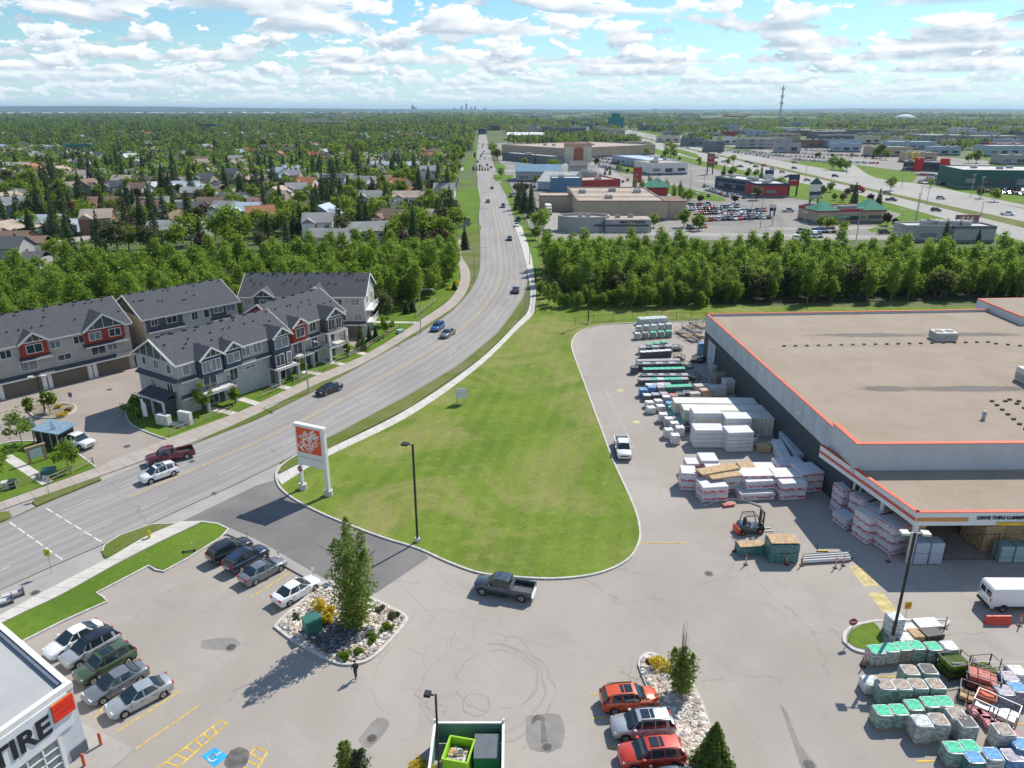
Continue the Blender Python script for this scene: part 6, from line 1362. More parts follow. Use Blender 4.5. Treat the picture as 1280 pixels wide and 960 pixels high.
# other yard goods
bundle('wooden_box', 'long pale box with cream lid behind the containers', 'box', (869, 492), (888, 491), 1.2, 1.4, M('box_cream', (.50, .47, .42), .8), 1, bearers=False)
bundle('wooden_box', 'salmon-coloured flat crate behind the containers', 'box', (877, 498), (890, 497), 1.3, 1.3, M('box_salmon', (.58, .40, .30), .8), 1); bundle('wooden_box', 'grey long bin behind the containers, left part', 'box', (890, 496), (908, 495), 1.5, 1.5, m_hvac, 1, bearers=False); bundle('wooden_box', 'grey tall bin with cream lid behind the containers near the wall', 'box', (906, 492), (927, 491), 2.1, 1.8, m_hvac, 1, bearers=False)
bundle('wooden_box', 'low pale box left of the salmon crate', 'box', (863, 500), (876, 499), 1.0, 1.1, MATS['box_cream'], 1)
for i, (a, b) in enumerate((((888, 462), (911, 461)), ((889, 468), (914, 467)))):
 A = U(*a); B = U(*b); t = thing('pipe_bundle', ['rear', 'front'][i]+' bundle of white drain pipes by the store wall', 'pipes', (A.x, A.y, 0), ang(A, B), 'white pipe bundles'); Lp = (B-A).length
 m = MB(); [m.cyl((0, y, z), (Lp, y, z), .26, .26, 10) for y in (0, .55, 1.1) for z in (.27, .8, 1.3)]; m.build('pipes', m_film, t); m = MB(); [m.box(Lp*u-.04, Lp*u+.04, -.3, 1.4, 0, 1.6) for u in (.2, .8)]; m.build('strap', m_black, t)
bundle('fabric_heap', 'tan and dark rolled goods heap by the store wall', 'rolls', (894, 481), (911, 480), 1.8, 1.5, FILM['brown'], 2); bundle('blue_tarp', 'blue tarpaulin-covered goods by the store wall', 'tarp', (911, 482), (922, 483), 1.1, 1.5, FILM['blue'], 1)
bundle('rack', 'black low platform left of the wall by the roller door', 'platform', (863, 453), (878, 455), .5, 3., m_black, 1); bundle('blue_bin', 'blue tall bin by the roller door', 'bin', (872, 444), (879, 444), 2.2, 1., FILM['blue'], 1)
def rackframe(px, py, w, d, h, label, mat=m_steel, nz=3, rot=0., load=None):
 t = thing('storage_rack', label, 'rack', U(px, py), rot); m = MB()
 for x in (0, w):
  for y in (0, d): m.box(x-.04, x+.04, y-.04, y+.04, 0, h)
 for k in range(nz): z = .15+k*(h-.2)/(nz-1 if nz > 1 else 1); m.box(0, w, -.03, .03, z, z+.06); m.box(0, w, d-.03, d+.03, z, z+.06); m.box(-.03, .03, 0, d, z, z+.06); m.box(w-.03, w+.03, 0, d, z, z+.06)
 m.build('frame', mat, t)
 if load:
  rg = random.Random(int(px));
  for k in range(nz-1):
   z = .22+k*(h-.2)/(nz-1); m = MB(); x = .1
   while x < w-.4: l = rg.uniform(.4, .9); m.box(x, min(w-.1, x+l), .1, d-.1, z, z+rg.uniform(.15, .45)); x += l+.08
   m.build('stored_goods', load, t)
 return t
for i, (px, py) in enumerate(((852, 420), (859, 424), (866, 429), (861, 414), (869, 418), (876, 424), (870, 409), (878, 412))): rackframe(px, py, 2.0, 2.2, 1.3, ['back', 'middle', 'front', 'rear', 'inner', 'near', 'far', 'outer'][i]+f' {["left","centre","left","centre","right","right","left","right"][i]} timber rack at the far store corner', m_steel, 2, .5, m_wood if i % 2 else FILM['brown'])
for i, (px, py) in enumerate(((846, 452), (856, 462), (864, 476), (872, 482), (843, 440))): rackframe(px, py, 1.6, 1.4, 1.0, ['upper', 'second', 'third', 'lowest', 'topmost'][i]+' clutter rack between the pallets and the store wall', m_black, 2, .3, FILM[['dark', 'grey', 'brown', 'mauve', 'dark'][i]])
bundle('glass_racks', 'pale greenish glass and wire racks at the far yard end', 'rack', (800, 408), (835, 406), 1.5, 2.2, M('pale_wire', (.42, .50, .48), .6, .3), 2)
rackframe(930, 492, 1.9, 1.9, 1.6, 'white metal cage behind the containers beside the wall', m_trim, 3)
t = thing('steel_drum', 'grey drum with dark hole right of the white board stacks', 'drum', U(943, 558)); m = MB(); m.cyl((0, .5, 0), (0, .5, 1.3), .55, .55, 16); m.build('barrel', m_hvac, t); m = MB(); m.cyl((0, .5, 1.3), (0, .5, 1.32), .4, .4, 14); m.build('opening', m_black, t)
bundle('wooden_box', 'low tan crate right of the grey drum', 'box', (947, 566), (963, 566), .9, 1.4, m_wood, 1); bundle('wooden_box', 'dark-bottomed crate right of the tan one', 'box', (962, 563), (970, 563), .9, 1.2, MATS['box_cream'], 1)
# tall bay with upright racks of lengths beside the corner block
for k in range(6):
 p = (1043+k*5.2, 612+k*7.2); rackframe(p[0], p[1], 1.1, .8, 4.2, ORD[k].replace('from left', 'from the far end').replace('leftmost', 'farthest')+' upright bay of lengths beside the store corner', m_trim if k % 2 else m_steel, 4, 0, [FILM['grey'], TOPM['red'], m_wood][k % 3])
# ------------------------------------------------------------------ forklift and what stands round it
def forklift():
 t = thing('forklift', 'dark forklift with orange counterweight parked before the lumber packs', 'forklift', U(940, 668, 0)+Vector((0, .6, 0)), R(8)); m = MB()
 m.loft([[(x, -.62*k, z0), (x, .62*k, z0), (x, .62*k, z1), (x, -.62*k, z1)] for x, k, z0, z1 in ((-1.5, .8, .35, .9), (-1.3, 1, .25, 1.15), (-.5, 1, .22, 1.15), (-.3, 1, .22, .8), (.9, 1, .25, .8), (1.0, .95, .3, .7))]); m.build('body', PT['slate'], t)
 m = MB(); m.loft([[(x, -.66*k, .2), (x, .66*k, .2), (x, .66*k, z1), (x, -.66*k, z1)] for x, k, z1 in ((-1.85, .75, .6), (-1.7, 1, .8), (-1.45, 1.02, .85))]); m.build('counterweight', m_orange, t)
 m = MB()
 for s in (-1, 1): m.bar((-1.1, s*.55, 1.1), (-.9, s*.5, 2.2), .07, .07); m.bar((.85, s*.55, .7), (.35, s*.5, 2.2), .07, .07); m.bar((-.9, s*.5, 2.2), (.35, s*.5, 2.2), .07, .07)
 for k in range(7): m.bar((-.9+k*.208, -.5, 2.22), (-.9+k*.208, .5, 2.22), .06, .03)
 m.build('overhead_guard', m_black, t); m = MB(); m.box(-.75, -.2, -.28, .28, .8, 1.2); m.box(-.85, -.7, -.28, .28, 1.15, 1.75); m.build('seat', m_plast, t)
 m = MB()
 for s in (-1, 1): m.box(1.05, 1.2, s*.42-.06, s*.42+.06, .1, 2.5); m.box(1.2, 1.28, s*.28-.05, s*.28+.05, .1, 2.3)
 for z in (.4, 1.3, 2.4): m.box(1.05, 1.22, -.45, .45, z, z+.1)
 m.box(1.28, 1.34, -.5, .5, .2, .7); m.build('mast', m_black, t)
 for s in (-1, 1): m = MB(); m.box(1.34, 2.5, s*.3-.06, s*.3+.06, .08, .13); m.box(1.34, 1.4, s*.3-.06, s*.3+.06, .1, .7); m.build('fork', m_steel, t)
 for x, r in ((-1.2, .28), (.75, .36)):
  for s in (-1, 1): m = MB(); m.cyl((x, s*.5, r), (x, s*.74, r), r, r, 16); wl = m.build('wheel', m_tyre, t); m = MB(); m.cyl((x, s*.735, r), (x, s*.755, r), r*.5, r*.5, 12); m.build('rim', m_orange, wl)
forklift()
bundle('teal_lumber', 'low long pack in dark teal wrap with pale wood top, left of the taller one', 'lumber', (924, 696), (955, 694), 1.0, 1.3, FILM['teal'], 1); bundle('teal_lumber', 'tall pack in teal wrap with raw wood top beside the forklift', 'lumber', (961, 704), (997, 704), 2.1, 1.9, FILM['teal'], 2)
bundle('plank_stack', 'pale plank top on the tall teal pack', 'planks', (961.5, 703), (997, 703), .14, 1.8, m_wood, 1, bearers=False, z=2.1); bundle('plank_stack', 'pale plank top on the low teal pack', 'planks', (924.5, 695.5), (955, 693.5), .13, 1.2, m_wood, 1, bearers=False, z=1.0)
A = U(1004, 706); B = U(1068, 702); t = thing('tube_bundle', 'bundle of long white and dark tubes ending in points, beside the teal lumber', 'tubes', (A.x, A.y, 0), ang(A, B)); Lp = (B-A).length; m = MB()
for j in range(6):
 for i in range(2): m.cyl((.1*j, .15+j*.2, .2+i*.2), (Lp-.4+(j*53 % 7)*.1, .15+j*.2, .2+i*.2), .09, .09, 8, j % 2)
m.build('tubes', [m_trim, PT['slate']], t); m = MB(); [m.box(Lp*u-.05, Lp*u+.05, 0, 1.35, 0, .1) for u in (.15, .5, .85)]; m.build('bearer', m_pallet, t)
def delineator(px, py, label, col=m_orange, h=1.1, rot=0.):
 t = thing('delineator_post', label, 'traffic post', U(px, py), rot, 'orange delineator posts'); m = MB(); m.cyl((0, 0, .06), (0, 0, h), .06, .045, 8); m.ball((0, 0, h+.04), .07, n=8); m.build('post', col, t); m = MB(); m.cyl((0, 0, 0), (0, 0, .07), .26, .22, 8); m.build('rubber_base', m_plast, t)
 m = MB(); [m.cyl((0, 0, z), (0, 0, z+.1), .064-.006*z, .062-.006*z, 8) for z in (.55, .8)]; m.build('reflective_band', m_trim, t)
for px, py, lb in ((918, 689, 'left end of the low teal pack'), (932, 706, 'front of the low teal pack'), (983, 706, 'front of the tall teal pack'), (1002, 707, 'left end of the tube bundle'), (1044, 710, 'front middle of the tube bundle'), (1054, 707, 'front right of the tube bundle'), (1079, 833, 'left end of the pallets under the lamp post'), (1181, 785, 'tip of the small kerbed island'), (1274, 782, 'right end of the red barrier'), (1110, 702, 'lumber stack nearest the canopy column')): delineator(px, py, 'orange post at the '+lb)
t = thing('water_barrier', 'red plastic road barrier in front of the white van', 'barrier', U(1231, 779), 0); m = MB(); m.loft([[(x, -.28, 0), (x, .28, 0), (x, .1, .45), (x, .08, .8), (x, -.08, .8), (x, -.1, .45)] for x in (0, 2.2)]); m.build('body', M('barrier_red', (.62, .06, .03), .5, .05), t); m = MB(); m.cyl((.5, 0, .79), (.5, 0, .83), .06, .06, 8); m.build('cap', m_black, t)
t = thing('flexible_hose', 'long pale flexible pipe curving in front of the printed bags', 'hose', U(879, 634)); m = MB(); P = []
o0 = U(879, 634)
for k in range(21): px = 879+(952-879)*k/20; q = U(px, 634-9.*math.sin(math.pi*k/20)); P.append((q.x-o0.x, q.y-o0.y, .12))
m.tube(P, .09, 8); m.build('pipe', m_film, t)
bundle('red_trays', 'small red tray lying inside the curve of the pale hose', 'tray', (905, 635), (919, 633), .3, .6, TOPM['red'], 1)
t = thing('pump_trolley', 'yellow-footed pump trolley beside the tall teal pack', 'trolley', U(1021, 691)); m = MB(); m.bar((0, 0, .1), (0, .1, 1.1), .05, .05); m.bar((-.2, .1, 1.1), (.2, .1, 1.1), .05, .05); m.build('handle', m_black, t); m = MB(); [m.box(.1, 1.3, y-.08, y+.08, .06, .14) for y in (-.25, .25)]; m.build('fork', M('trolley_yellow', (.55, .42, .05), .6), t)
# odds and ends behind the lamp-post pallets
bundle('plank_stack', 'tan pallets pile behind the green pallets below the lamp post', 'pallets', (1142, 803), (1158, 802), .5, 1.2, m_wood, 2); bundle('crate_stack', 'black nursery crates pile with pale tops right of the tan pallets', 'crates', (1158, 803), (1180, 800), .6, 1.2, m_plast, 2)
bundle('white_bags', 'flat white bag pile behind the third green pallet', 'bags', (1126, 806), (1144, 804), .35, 1.1, TOPM['white'], 1); bundle('white_bags', 'white bag pile behind the tall wrapped pallet', 'bags', (1132, 793), (1150, 792), .3, 1.2, TOPM['white'], 1); bundle('board_stack', 'grey boards leaning on the island behind the nursery crates', 'boards', (1150, 788), (1178, 786), .3, 1.3, m_steel, 1)
# garden racks, cages, flowers
rackframe(1186, 852, 2.2, 1.6, 1.5, 'dark open nursery rack with green plants behind the white-rimmed pallets', m_black, 3, .2, L_gar); rackframe(1206, 862, 2.2, 1.6, 1.6, 'dark nursery rack with red and green plants', m_black, 3, -.5, TOPM['red']); rackframe(1196, 876, 2.4, 1.3, 1.2, 'low wire rack with timber right of the white-rimmed pallets', m_black, 2, -.6, m_wood); rackframe(1214, 888, 2.8, 1.5, 1.2, 'cluttered cart of bagged goods left of the orange crate', m_steel, 2, -.75, FILM['white']); rackframe(1226, 850, 1.8, 1.5, 1.2, 'green nursery rack near the long rail', m_black, 2, .1, L_gar)
for i, (px, py) in enumerate(((1232, 905), (1240, 913), (1249, 920), (1260, 926), (1271, 932), (1222, 899))): bundle('flower_tray', ['second', 'third', 'fourth', 'fifth', 'last', 'first'][i]+' tray of pink-red flowers in the slanting line at bottom right', 'flowers', (px-7, py), (px+7, py+1), .5, 1.0, M('petals', (.55, .25, .25), .9, .5, 6., fine=.5), 1, group='flower trays at bottom right')
bundle('stone_bags', 'pale rubble sacks at the right end of the flower trays', 'bags', (1262, 950), (1284, 955), .7, 1.3, FILM['white'], 2)
t = thing('fruit_bin', 'bright orange round bin with vented lid at the right', 'bin', U(1237, 886)+Vector((0, .6, 0))); m = MB(); m.cyl((0, 0, .1), (0, 0, .95), .62, .72, 12); m.build('body', m_orange, t, smooth=40); m = MB(); m.cyl((0, 0, .95), (0, 0, 1.1), .74, .55, 12); [m.bar((0, 0, 1.1), (.6*math.cos(a), .6*math.sin(a), 1.06), .08, .06) for a in [k*math.pi/4 for k in range(8)]]; m.build('lid', m_orange, t); m = MB(); [m.box(.45*x-.12, .45*x+.12, -.7, .7, 0, .12) for x in (-1, 1)]; m.build('foot', m_black, t)
t = thing('parked_trolley_rail', 'thin white rail on black posts running along the garden stock at right', 'rail', U(1178, 842)); m = MB(); o0 = U(1178, 842); q = U(1290, 842)-o0; m.cyl((0, 0, 1.2), (q.x, q.y, 1.2), .025, .025, 6); m.build('rail', m_trim, t); m = MB(); [m.cyl((q.x*u, q.y*u, 0), (q.x*u, q.y*u, 1.5), .04, .04, 6) for u in (0, .3, .62, .95)]; m.build('post', m_black, t)
t = thing('sign_stand', 'three-panel white sign stand behind the nursery racks', 'sign', U(1186, 846)); m = MB(); [m.box(k*.34, k*.34+.26, -.02, .02, .9, 1.4) for k in range(3)]; m.build('panel', m_trim, t); m = MB(); [m.cyl((x, .03, 0), (x, .03, 1.4), .03, .03, 6) for x in (.0, .95)]; m.build('post', m_black, t)
# ------------------------------------------------------------------ lamps, signs, fences, people
def lot_lamp(px, py, h, label, heads=1, rot=0., r=.09, q=1.):
 t = thing('parking_lot_lamp', label, 'lamp post', U(px, py), rot, 'tall black parking lot lamps'); m = MB(); m.cyl((0, 0, 0), (0, 0, .55), .3, .3, 14); m.build('concrete_base', m_kerb, t); m = MB(); m.box(-r*q, r*q, -r*q, r*q, .5, h); m.build('pole', m_black, t)
 for s in ((-1, 1) if heads == 2 else (1,)):
  m = MB(); m.box(s*.1, s*.5, -.04, .04, h-.12, h-.04); m.box(s*.5*q, s*1.15*q, -.34*q, .34*q, h-.16, h+.04); hd = m.build('lamp_head', m_black if heads == 1 else m_hvac, t); m = MB(); m.box(s*.56*q, s*1.1*q, -.28*q, .28*q, h-.19, h-.16); m.build('diffuser', m_trim, hd)
lot_lamp(1115, 800, 10.7, 'black twin-headed lamp post on the island before the store', 2, R(-4)); lot_lamp(522, 678, 11.4, 'tall black lamp post on the lower kerb of the grass field', 1, R(165)); lot_lamp(735, 406, 10.6, 'black lamp post at the far bend of the lane, before the right wood', 1, R(30)); lot_lamp(552, 1034, 10.7, 'black lamp post rising beside the green bin at the bottom', 1, R(170), q=.6)
lot_lamp(57, 517, 6.0, 'slim black courtyard lamp on the round planting bed', 2, R(20)); lot_lamp(428, 433, 5.2, 'black courtyard lamp before the rear townhouse', 1, R(90))
def street_light(px, py, h, arm, label, rot):
 t = thing('street_light', label, 'street light', U(px, py, .1), rot, 'grey street lights'); m = MB(); m.cyl((0, 0, 0), (0, 0, h*.82), .12, .08, 10); P = [(0, 0, h*.82), (.1, 0, h*.92), (.5, 0, h*.985), (1.2, 0, h), (arm, 0, h+.05)]; m.tube(P, .05, 8); m.build('pole', m_steel, t, smooth=40)
 m = MB(); m.loft([[(x, -w, h+.02), (x, w, h+.02), (x, w*.7, h+.16), (x, -w*.7, h+.16)] for x, w in ((arm-.1, .08), (arm+.2, .17), (arm+.7, .12))]); m.build('lamp_head', m_hvac, t)
street_light(386, 491, 9.0, 2.4, 'grey street light on the verge between red-gabled and corner townhouses', R(-35)); street_light(526, 417, 9.4, 2.8, 'grey curved-arm street light on the verge by the bend', R(-25)); street_light(593, 352, 9., 2.6, 'grey street light on the bend of the path by the road', R(0))
for i, (px, py) in enumerate(((598, 292), (597, 240), (662, 330))): street_light(px, py, 9., 2.6, ['grey street light at the near end of the long green verge', 'grey street light at the far end of the long green verge', 'grey street light on the bright sidewalk by the right wood'][i], R(0) if i < 2 else R(180))
# pylon sign
def pylon():
 a = U(379, 611, .1); b = U(411, 619, .1); an = ang(a, b); L = (b-a).length
 t = thing('pylon_sign', 'white pylon sign with THE HOME DEPOT on an orange square', 'sign', (a.x, a.y, .1), an); H = 8.7
 for x, w in ((0, .22), (L, .30)):
  m = MB(); m.cyl((x, 0, -.1), (x, 0, .7), .5, .5, 16); m.build('concrete_base', m_kerb, t)
 m = MB(); m.box(-.16, .16, -.16, .16, .5, H-.2); m.build('post', m_trim, t); m = MB(); m.box(L-.22, L+.26, -.22, .22, .5, H-.2); m.build('post', m_trim, t)
 m = MB(); m.box(-.24, L+.34, -.30, .30, H-.35, H); m.box(-.14, L-.2, -.20, .20, 3.4, H-.3); cb = m.build('cabinet', m_trim, t); m = MB(); m.box(.0, L-.3, -.25, -.22, 4.45, 4.52); m.build('seam', m_hvac, cb)
 x0, x1 = .12, L-.30; z0, z1 = 5.15, H-.38; S = min(x1-x0, z1-z0); m = MB(); m.box(x0, x1, -.27, -.2, z0, z1); pn = m.build('sign_panel', M('sign_orange', (.78, .10, .02), .45, .04), t)
 cx, cz = (x0+x1)/2, (z0+z1)/2; w = M('lettering_white', (.82, .81, .79), .5, 0); rot = (R(90), R(-45), 0)
 hw = (z1-z0)/(x1-x0)
 def place(body, size, off, bold, sx):
  me = text_mesh(body, size, bold, .04, sx); o = bpy.data.objects.new('lettering', me); me.materials.clear(); me.materials.append(w)
  me.transform(Matrix.Rotation(R(45), 4, 'Z')); me.transform(Matrix.Diagonal((1, hw*.97, 1, 1))); me.transform(Matrix.Translation(off)); COL.objects.link(o); o.parent = pn; o.location = (cx, -.285, cz); o.rotation_euler = (R(90), 0, 0)
 place('THE', .27*S, (-.20*S, .20*S*hw, 0), .01, 1.); place('HOME', .46*S, (0, 0, 0), .03, .86); place('DEPOT', .27*S, (.20*S, -.20*S*hw, 0), .012, .82)
 g = MB()
 for d, e in ((-.155*S, .50), (.155*S, .50)): l = S*e-abs(d)-.02; g.bar((cx+d*.9-l, -.275, cz-(d*.9+l)*hw), (cx+d*.9+l, -.275, cz-(d*.9-l)*hw), .012, .05)
 g.build('stencil_line', w, pn)
 q = MB(); q.cyl((0, -.22, 2.75), (0, -.19, 2.75), .36, .36, 16); q.build('no_entry_disc', M('sign_wine', (.30, .03, .06), .5), t); q = MB(); q.box(-.24, .24, -.235, -.22, 2.69, 2.81); q.build('no_entry_bar', m_trim, t)
pylon()
t = thing('for_sale_sign', 'white double-panel board sign on legs standing in the field', 'sign', U(577, 505, .13), R(0)); m = MB(); m.box(-.85, .85, -.06, 0, 1.0, 2.6); pn = m.build('panel', M('board_white', (.66, .70, .74), .5, .06), t); m = MB(); m.box(-.87, -.83, -.08, .02, .98, 2.62); m.box(.83, .87, -.08, .02, .98, 2.62); m.box(-.85, .85, -.08, -.0, 1.74, 1.80); m.build('frame', m_hvac, pn)
m = MB(); m.box(-.75, .75, .5, .55, .9, 2.4); m.build('rear_panel', m_hvac, t)
for x in (-.7, .7): m = MB(); m.bar((x, 0, 0), (x, 0, 1.1), .08, .08); m.bar((x, .9, 0), (x, .2, 1.9), .06, .06); m.build('leg', m_wood, t)
def disc_sign(px, py, h, label, col, kind='round', z=0.):
 t = thing('road_sign', label, 'sign', U(px, py, z)); m = MB(); m.cyl((0, 0, 0), (0, 0, h), .03, .03, 6); m.build('post', m_steel, t); m = MB()
 if kind == 'round': m.cyl((0, -.05, h-.1), (0, -.03, h-.1), .36, .36, 16)
 elif kind == 'diamond': m.cyl((0, -.05, h-.1), (0, -.03, h-.1), .46, .46, 4)
 else: m.box(-.3, .3, -.05, -.03, h-.45, h+.3)
 f = m.build('sign_face', col, t)
 m = MB()
 if kind == 'round': m.box(-.24, .24, -.06, -.05, h-.15, h-.05); m.build('bar', m_trim, f)
 else: m.bar((-.12, -.056, h-.25), (.12, -.056, h+.05), .012, .08); m.build('symbol', m_black, f)
disc_sign(1062, 800, 2.0, 'dark red do-not-enter sign on the small kerbed grass island', MATS['sign_wine'], z=.12); disc_sign(1130, 779, 2.0, 'yellow warning sign with black arrow behind the lamp-post pallets', M('sign_amber', (.62, .33, .02), .5), 'square', .1)
disc_sign(65, 716, 2.4, 'yellow-green crossing sign on the pavement at the lower left', M('sign_lime', (.42, .50, .03), .5), 'square'); disc_sign(62, 620, 2.4, 'small sign post on the verge opposite the green utility box', m_hvac, 'square', .1); disc_sign(70, 556, 1.4, 'yellow-green school crossing sign near the mailbox shelter', MATS['sign_lime'], 'square', .1); disc_sign(171, 526, 1.9, 'yellow-green sign over a white one on the kerb corner', MATS['sign_lime'], 'diamond', .1)
disc_sign(525, 400, 3.0, 'sign fixed beside the curved-arm street light', m_hvac, 'square', .1); disc_sign(90, 504, 1.5, 'thin violet marker post at the tip of the courtyard bed', M('marker_violet', (.2, .18, .35), .6), 'square')
for i, (px, py) in enumerate(((310, 676), (349, 700), (392, 722))): t = thing('marker_post', ['left', 'middle', 'right'][i]+' small white marker post behind the four parked cars', 'post', U(px, py, .14), 0, 'marker posts by the dark driveway'); m = MB(); m.cyl((0, 0, 0), (0, 0, 1.1), .035, .035, 6); m.build('post', m_steel, t); m = MB(); m.box(-.15, .15, -.04, -.02, .8, 1.2); m.build('plate', m_trim, t)
# bin enclosure
def enclosure():
 a = U(543, 921, 0); W = 4.9; t = thing('bin_enclosure', 'green corrugated bin enclosure with white posts and top rails at the bottom', 'enclosure', (-5.5, 37.2, 0)); D = 4.2; H = 1.9
 g = mat_siding('corrugated_green', (.13, .25, .20), .22, .55, True)
 for nm, bx in (('back_panel', (0, W, D-.06, D)), ('side_panel', (0, .06, 0, D)), ('side_panel', (W-.06, W, 0, D))): m = MB(); m.box(*bx, .1, H); m.build(nm, g, t)
 m = MB(); m.box(-.06, W+.06, D-.1, D+.05, H, H+.09); m.box(-.08, .10, -.02, D, H, H+.09); m.box(W-.10, W+.08, -.02, D, H, H+.09); m.build('top_rail', m_trim, t)
 for x in (0, W):
  for y in (0, D): m = MB(); m.box(x-.07, x+.07, y-.07, y+.07, 0, H+.35); m.build('post', m_trim, t)
 m = MB(); m.box(-.1, W+.1, -.3, D, .0, .03); m.build('pad', m_conc, t)
enclosure()
def bin_(label, x, y, rot, w, d, h, col, open_=True, lidm=None):
 t = thing('waste_bin', label, 'bin', (x, y, .04), rot); m = MB(); th = .06
 P = [(0, 0), (w, 0), (w, d), (0, d)]
 for (x0, x1, y0, y1) in ((0, w, 0, th), (0, w, d-th, d), (0, th, th, d-th), (w-th, w, th, d-th)): m.box(x0, x1, y0, y1, .1, h)
 m.box(th, w-th, th, d-th, .1, .2 if open_ else h-.1); m.build('body', col, t); m = MB(); e = .06
 for (x0, x1, y0, y1) in ((-e, w+e, -e, .02), (-e, w+e, d-.02, d+e), (-e, .02, 0, d), (w-.02, w+e, 0, d)): m.box(x0, x1, y0, y1, h-.12, h+.01)
 m.box(w, w+.1, .3, .5, .5, .8); m.box(-.1, 0, .3, .5, .5, .8); m.build('rim', col, t)
 if open_:
  m = MB(); rg = random.Random(3)
  for k in range(60): m.box(*(lambda a, b: (a, a+b))(rg.uniform(.1, w-.5), rg.uniform(.15, .4)), *(lambda a, b: (a, a+b))(rg.uniform(.1, d-.5), rg.uniform(.1, .4)), rg.uniform(.3, h*.55), h*.6+rg.uniform(0, .15), rg.randrange(4))
  m.build('rubbish', [m_wood, FILM['dark'], FILM['brown'], m_hvac], t)
 else:
  m = MB(); m.loft([[(x, -.05, h), (x, d+.05, h+.12), (x, d+.05, h+.17), (x, -.05, h+.05)] for x in (-.03, w+.03)]); l = m.build('lid', lidm, t); m = MB(); [m.bar((k*w/9, -.02, h+.06), (k*w/9, d, h+.18), .04, .03) for k in range(10)]; m.build('ridge', lidm, l)
 for xx in (.15, w-.15): m = MB(); m.cyl((xx-.05, .1, .06), (xx+.05, .1, .06), .07, .07, 8); m.build('caster', m_black, t)
bin_('lime green open dumpster full of rubbish in the enclosure', -4.75, 38.6, R(-12), 1.75, 2.0, 1.55, M('bin_lime', (.34, .62, .03), .45, .05)); bin_('dark green dumpster with grey ridged lid in the enclosure', -2.6, 38.8, 0, 1.75, 1.9, 1.35, M('bin_green', (.01, .20, .05), .45, .05), False, M('lid_grey', (.13, .15, .17), .6, .1))
# green utility box, townhouse entrance pieces
def utility(px, py, w, d, h, label, col, rot=0, z=.12):
 t = thing('utility_box', label, 'utility box', U(px, py, z), rot); m = MB(); m.box(-w/2, w/2, -d/2, d/2, 0, h*.93); m.build('body', col, t); m = MB(); m.loft([[(x, -d/2-.05, h*.93), (x, d/2+.05, h*.93), (x, d/2, h), (x, -d/2, h)] for x in (-w/2-.05, w/2+.05)]); m.build('lid', col, t); m = MB(); [m.box(k*w/4-.02, k*w/4+.02, -d/2-.02, -d/2+.01, h*.15, h*.8) for k in (-1, 1)]; m.box(-w*.3, w*.3, -d/2-.05, -d/2-.02, h*.6, h*.7); m.build('door_ridge', col, t)
mg = M('utility_green', (.035, .16, .125), .5, .08); utility(391, 790, 1.35, 1.15, 1.55, 'green utility box on the rocks left of the tall poplar', mg, R(35), .13); utility(62, 594, 1.5, 1.2, .9, 'green utility box on the lawn by the rail fence', mg, R(20)); utility(9, 610, .9, .8, .9, 'grey utility box at the left edge by a green one', m_hvac, R(20)); utility(17, 609, .7, .8, 1.0, 'small dark green utility box right of the grey one', M('dark_green', (.015, .07, .05), .5), R(20)); utility(483, 411, .8, .6, .8, 'green utility cabinet on the rear lawn', mg, 0); utility(500, 416, 1.2, .9, .7, 'mint green low box by the far rail fence', M('mint', (.30, .50, .42), .5), R(40))
t = thing('mailbox_shelter', 'dark mailbox shelter with blue-grey roof behind the white pickup', 'shelter', U(47, 556, .1), R(-18)); m = MB(); m.box(0, 4.2, 0, 2.4, 0, 2.2); m.build('wall', M('shelter_dark', (.035, .035, .04), .5), t); m = MB(); m.loft([[(x, -.4, 2.25), (x, 2.8, 2.5), (x, 2.8, 2.62), (x, -.4, 2.37)] for x in (-.3, 4.6)]); m.build('roof', M('roof_blue_grey', (.22, .32, .40), .35, .15), t); m = MB(); [m.box(x-.07, x+.07, -.35, -.25, 0, 2.3) for x in (.0, 1.5, 3.0, 4.2)]; m.build('post', m_tan, t)
def flag(px, py, h, label, z=.1):
 t = thing('feather_banner', label, 'banner', U(px, py, z), R(15), 'white feather banners'); m = MB(); m.cyl((0, 0, 0), (0, 0, h), .03, .02, 6); m.build('pole', m_steel, t); m = MB(); N = 8
 for k in range(N+1): z_ = .7+(h-.7)*k/N; w = .62*(1 if k < N-1 else .55); m.v += [(.03, .02*math.sin(k), z_), (w, .1*math.sin(k*.9), z_-.1)]
 for k in range(N): m.f.append((2*k, 2*k+1, 2*k+3, 2*k+2)); m.m.append(0)
 ob = m.build('cloth', M('banner_cloth', (.70, .71, .74), .7, .08), t); md = ob.modifiers.new('thickness', 'SOLIDIFY'); md.thickness = .015
flag(44, 553, 3.6, 'white feather banner left of the mailbox shelter'); flag(69, 557, 3.6, 'white feather banner at the right corner of the mailbox shelter'); flag(180, 526, 3.4, 'white feather banner by the tree on the kerb corner')
t = thing('notice_board', 'timber-framed notice board with pale poster on the left lawn', 'notice board', U(48, 577, .1), R(50)); m = MB(); m.box(-.75, .75, -.04, .04, .6, 1.9); m.build('poster', M('poster_pale', (.50, .58, .60), .5, .1), t); m = MB(); [m.box(x-.16, x+.16, -.16, .16, 0, 2.2) for x in (-.95, .95)]; m.box(-1.2, 1.2, -.2, .2, 2.05, 2.3); m.build('frame', m_pallet, t)
t = thing('entrance_wall', 'pale block entrance sign walls on the kerb corner lawn', 'wall', U(201, 531, .1), R(-22)); m = MB(); m.box(-.9, 1.4, 0, .8, 0, 1.5); m.build('low_block', M('block_pale', (.58, .57, .55), .7, .1), t); m = MB(); m.box(2.0, 4.2, 1.4, 2.0, 0, 1.9); m.build('tall_block', MATS['block_pale'], t); m = MB(); m.box(1.5, 3.6, .3, .9, 0, .4); m.build('step', MATS['block_pale'], t)
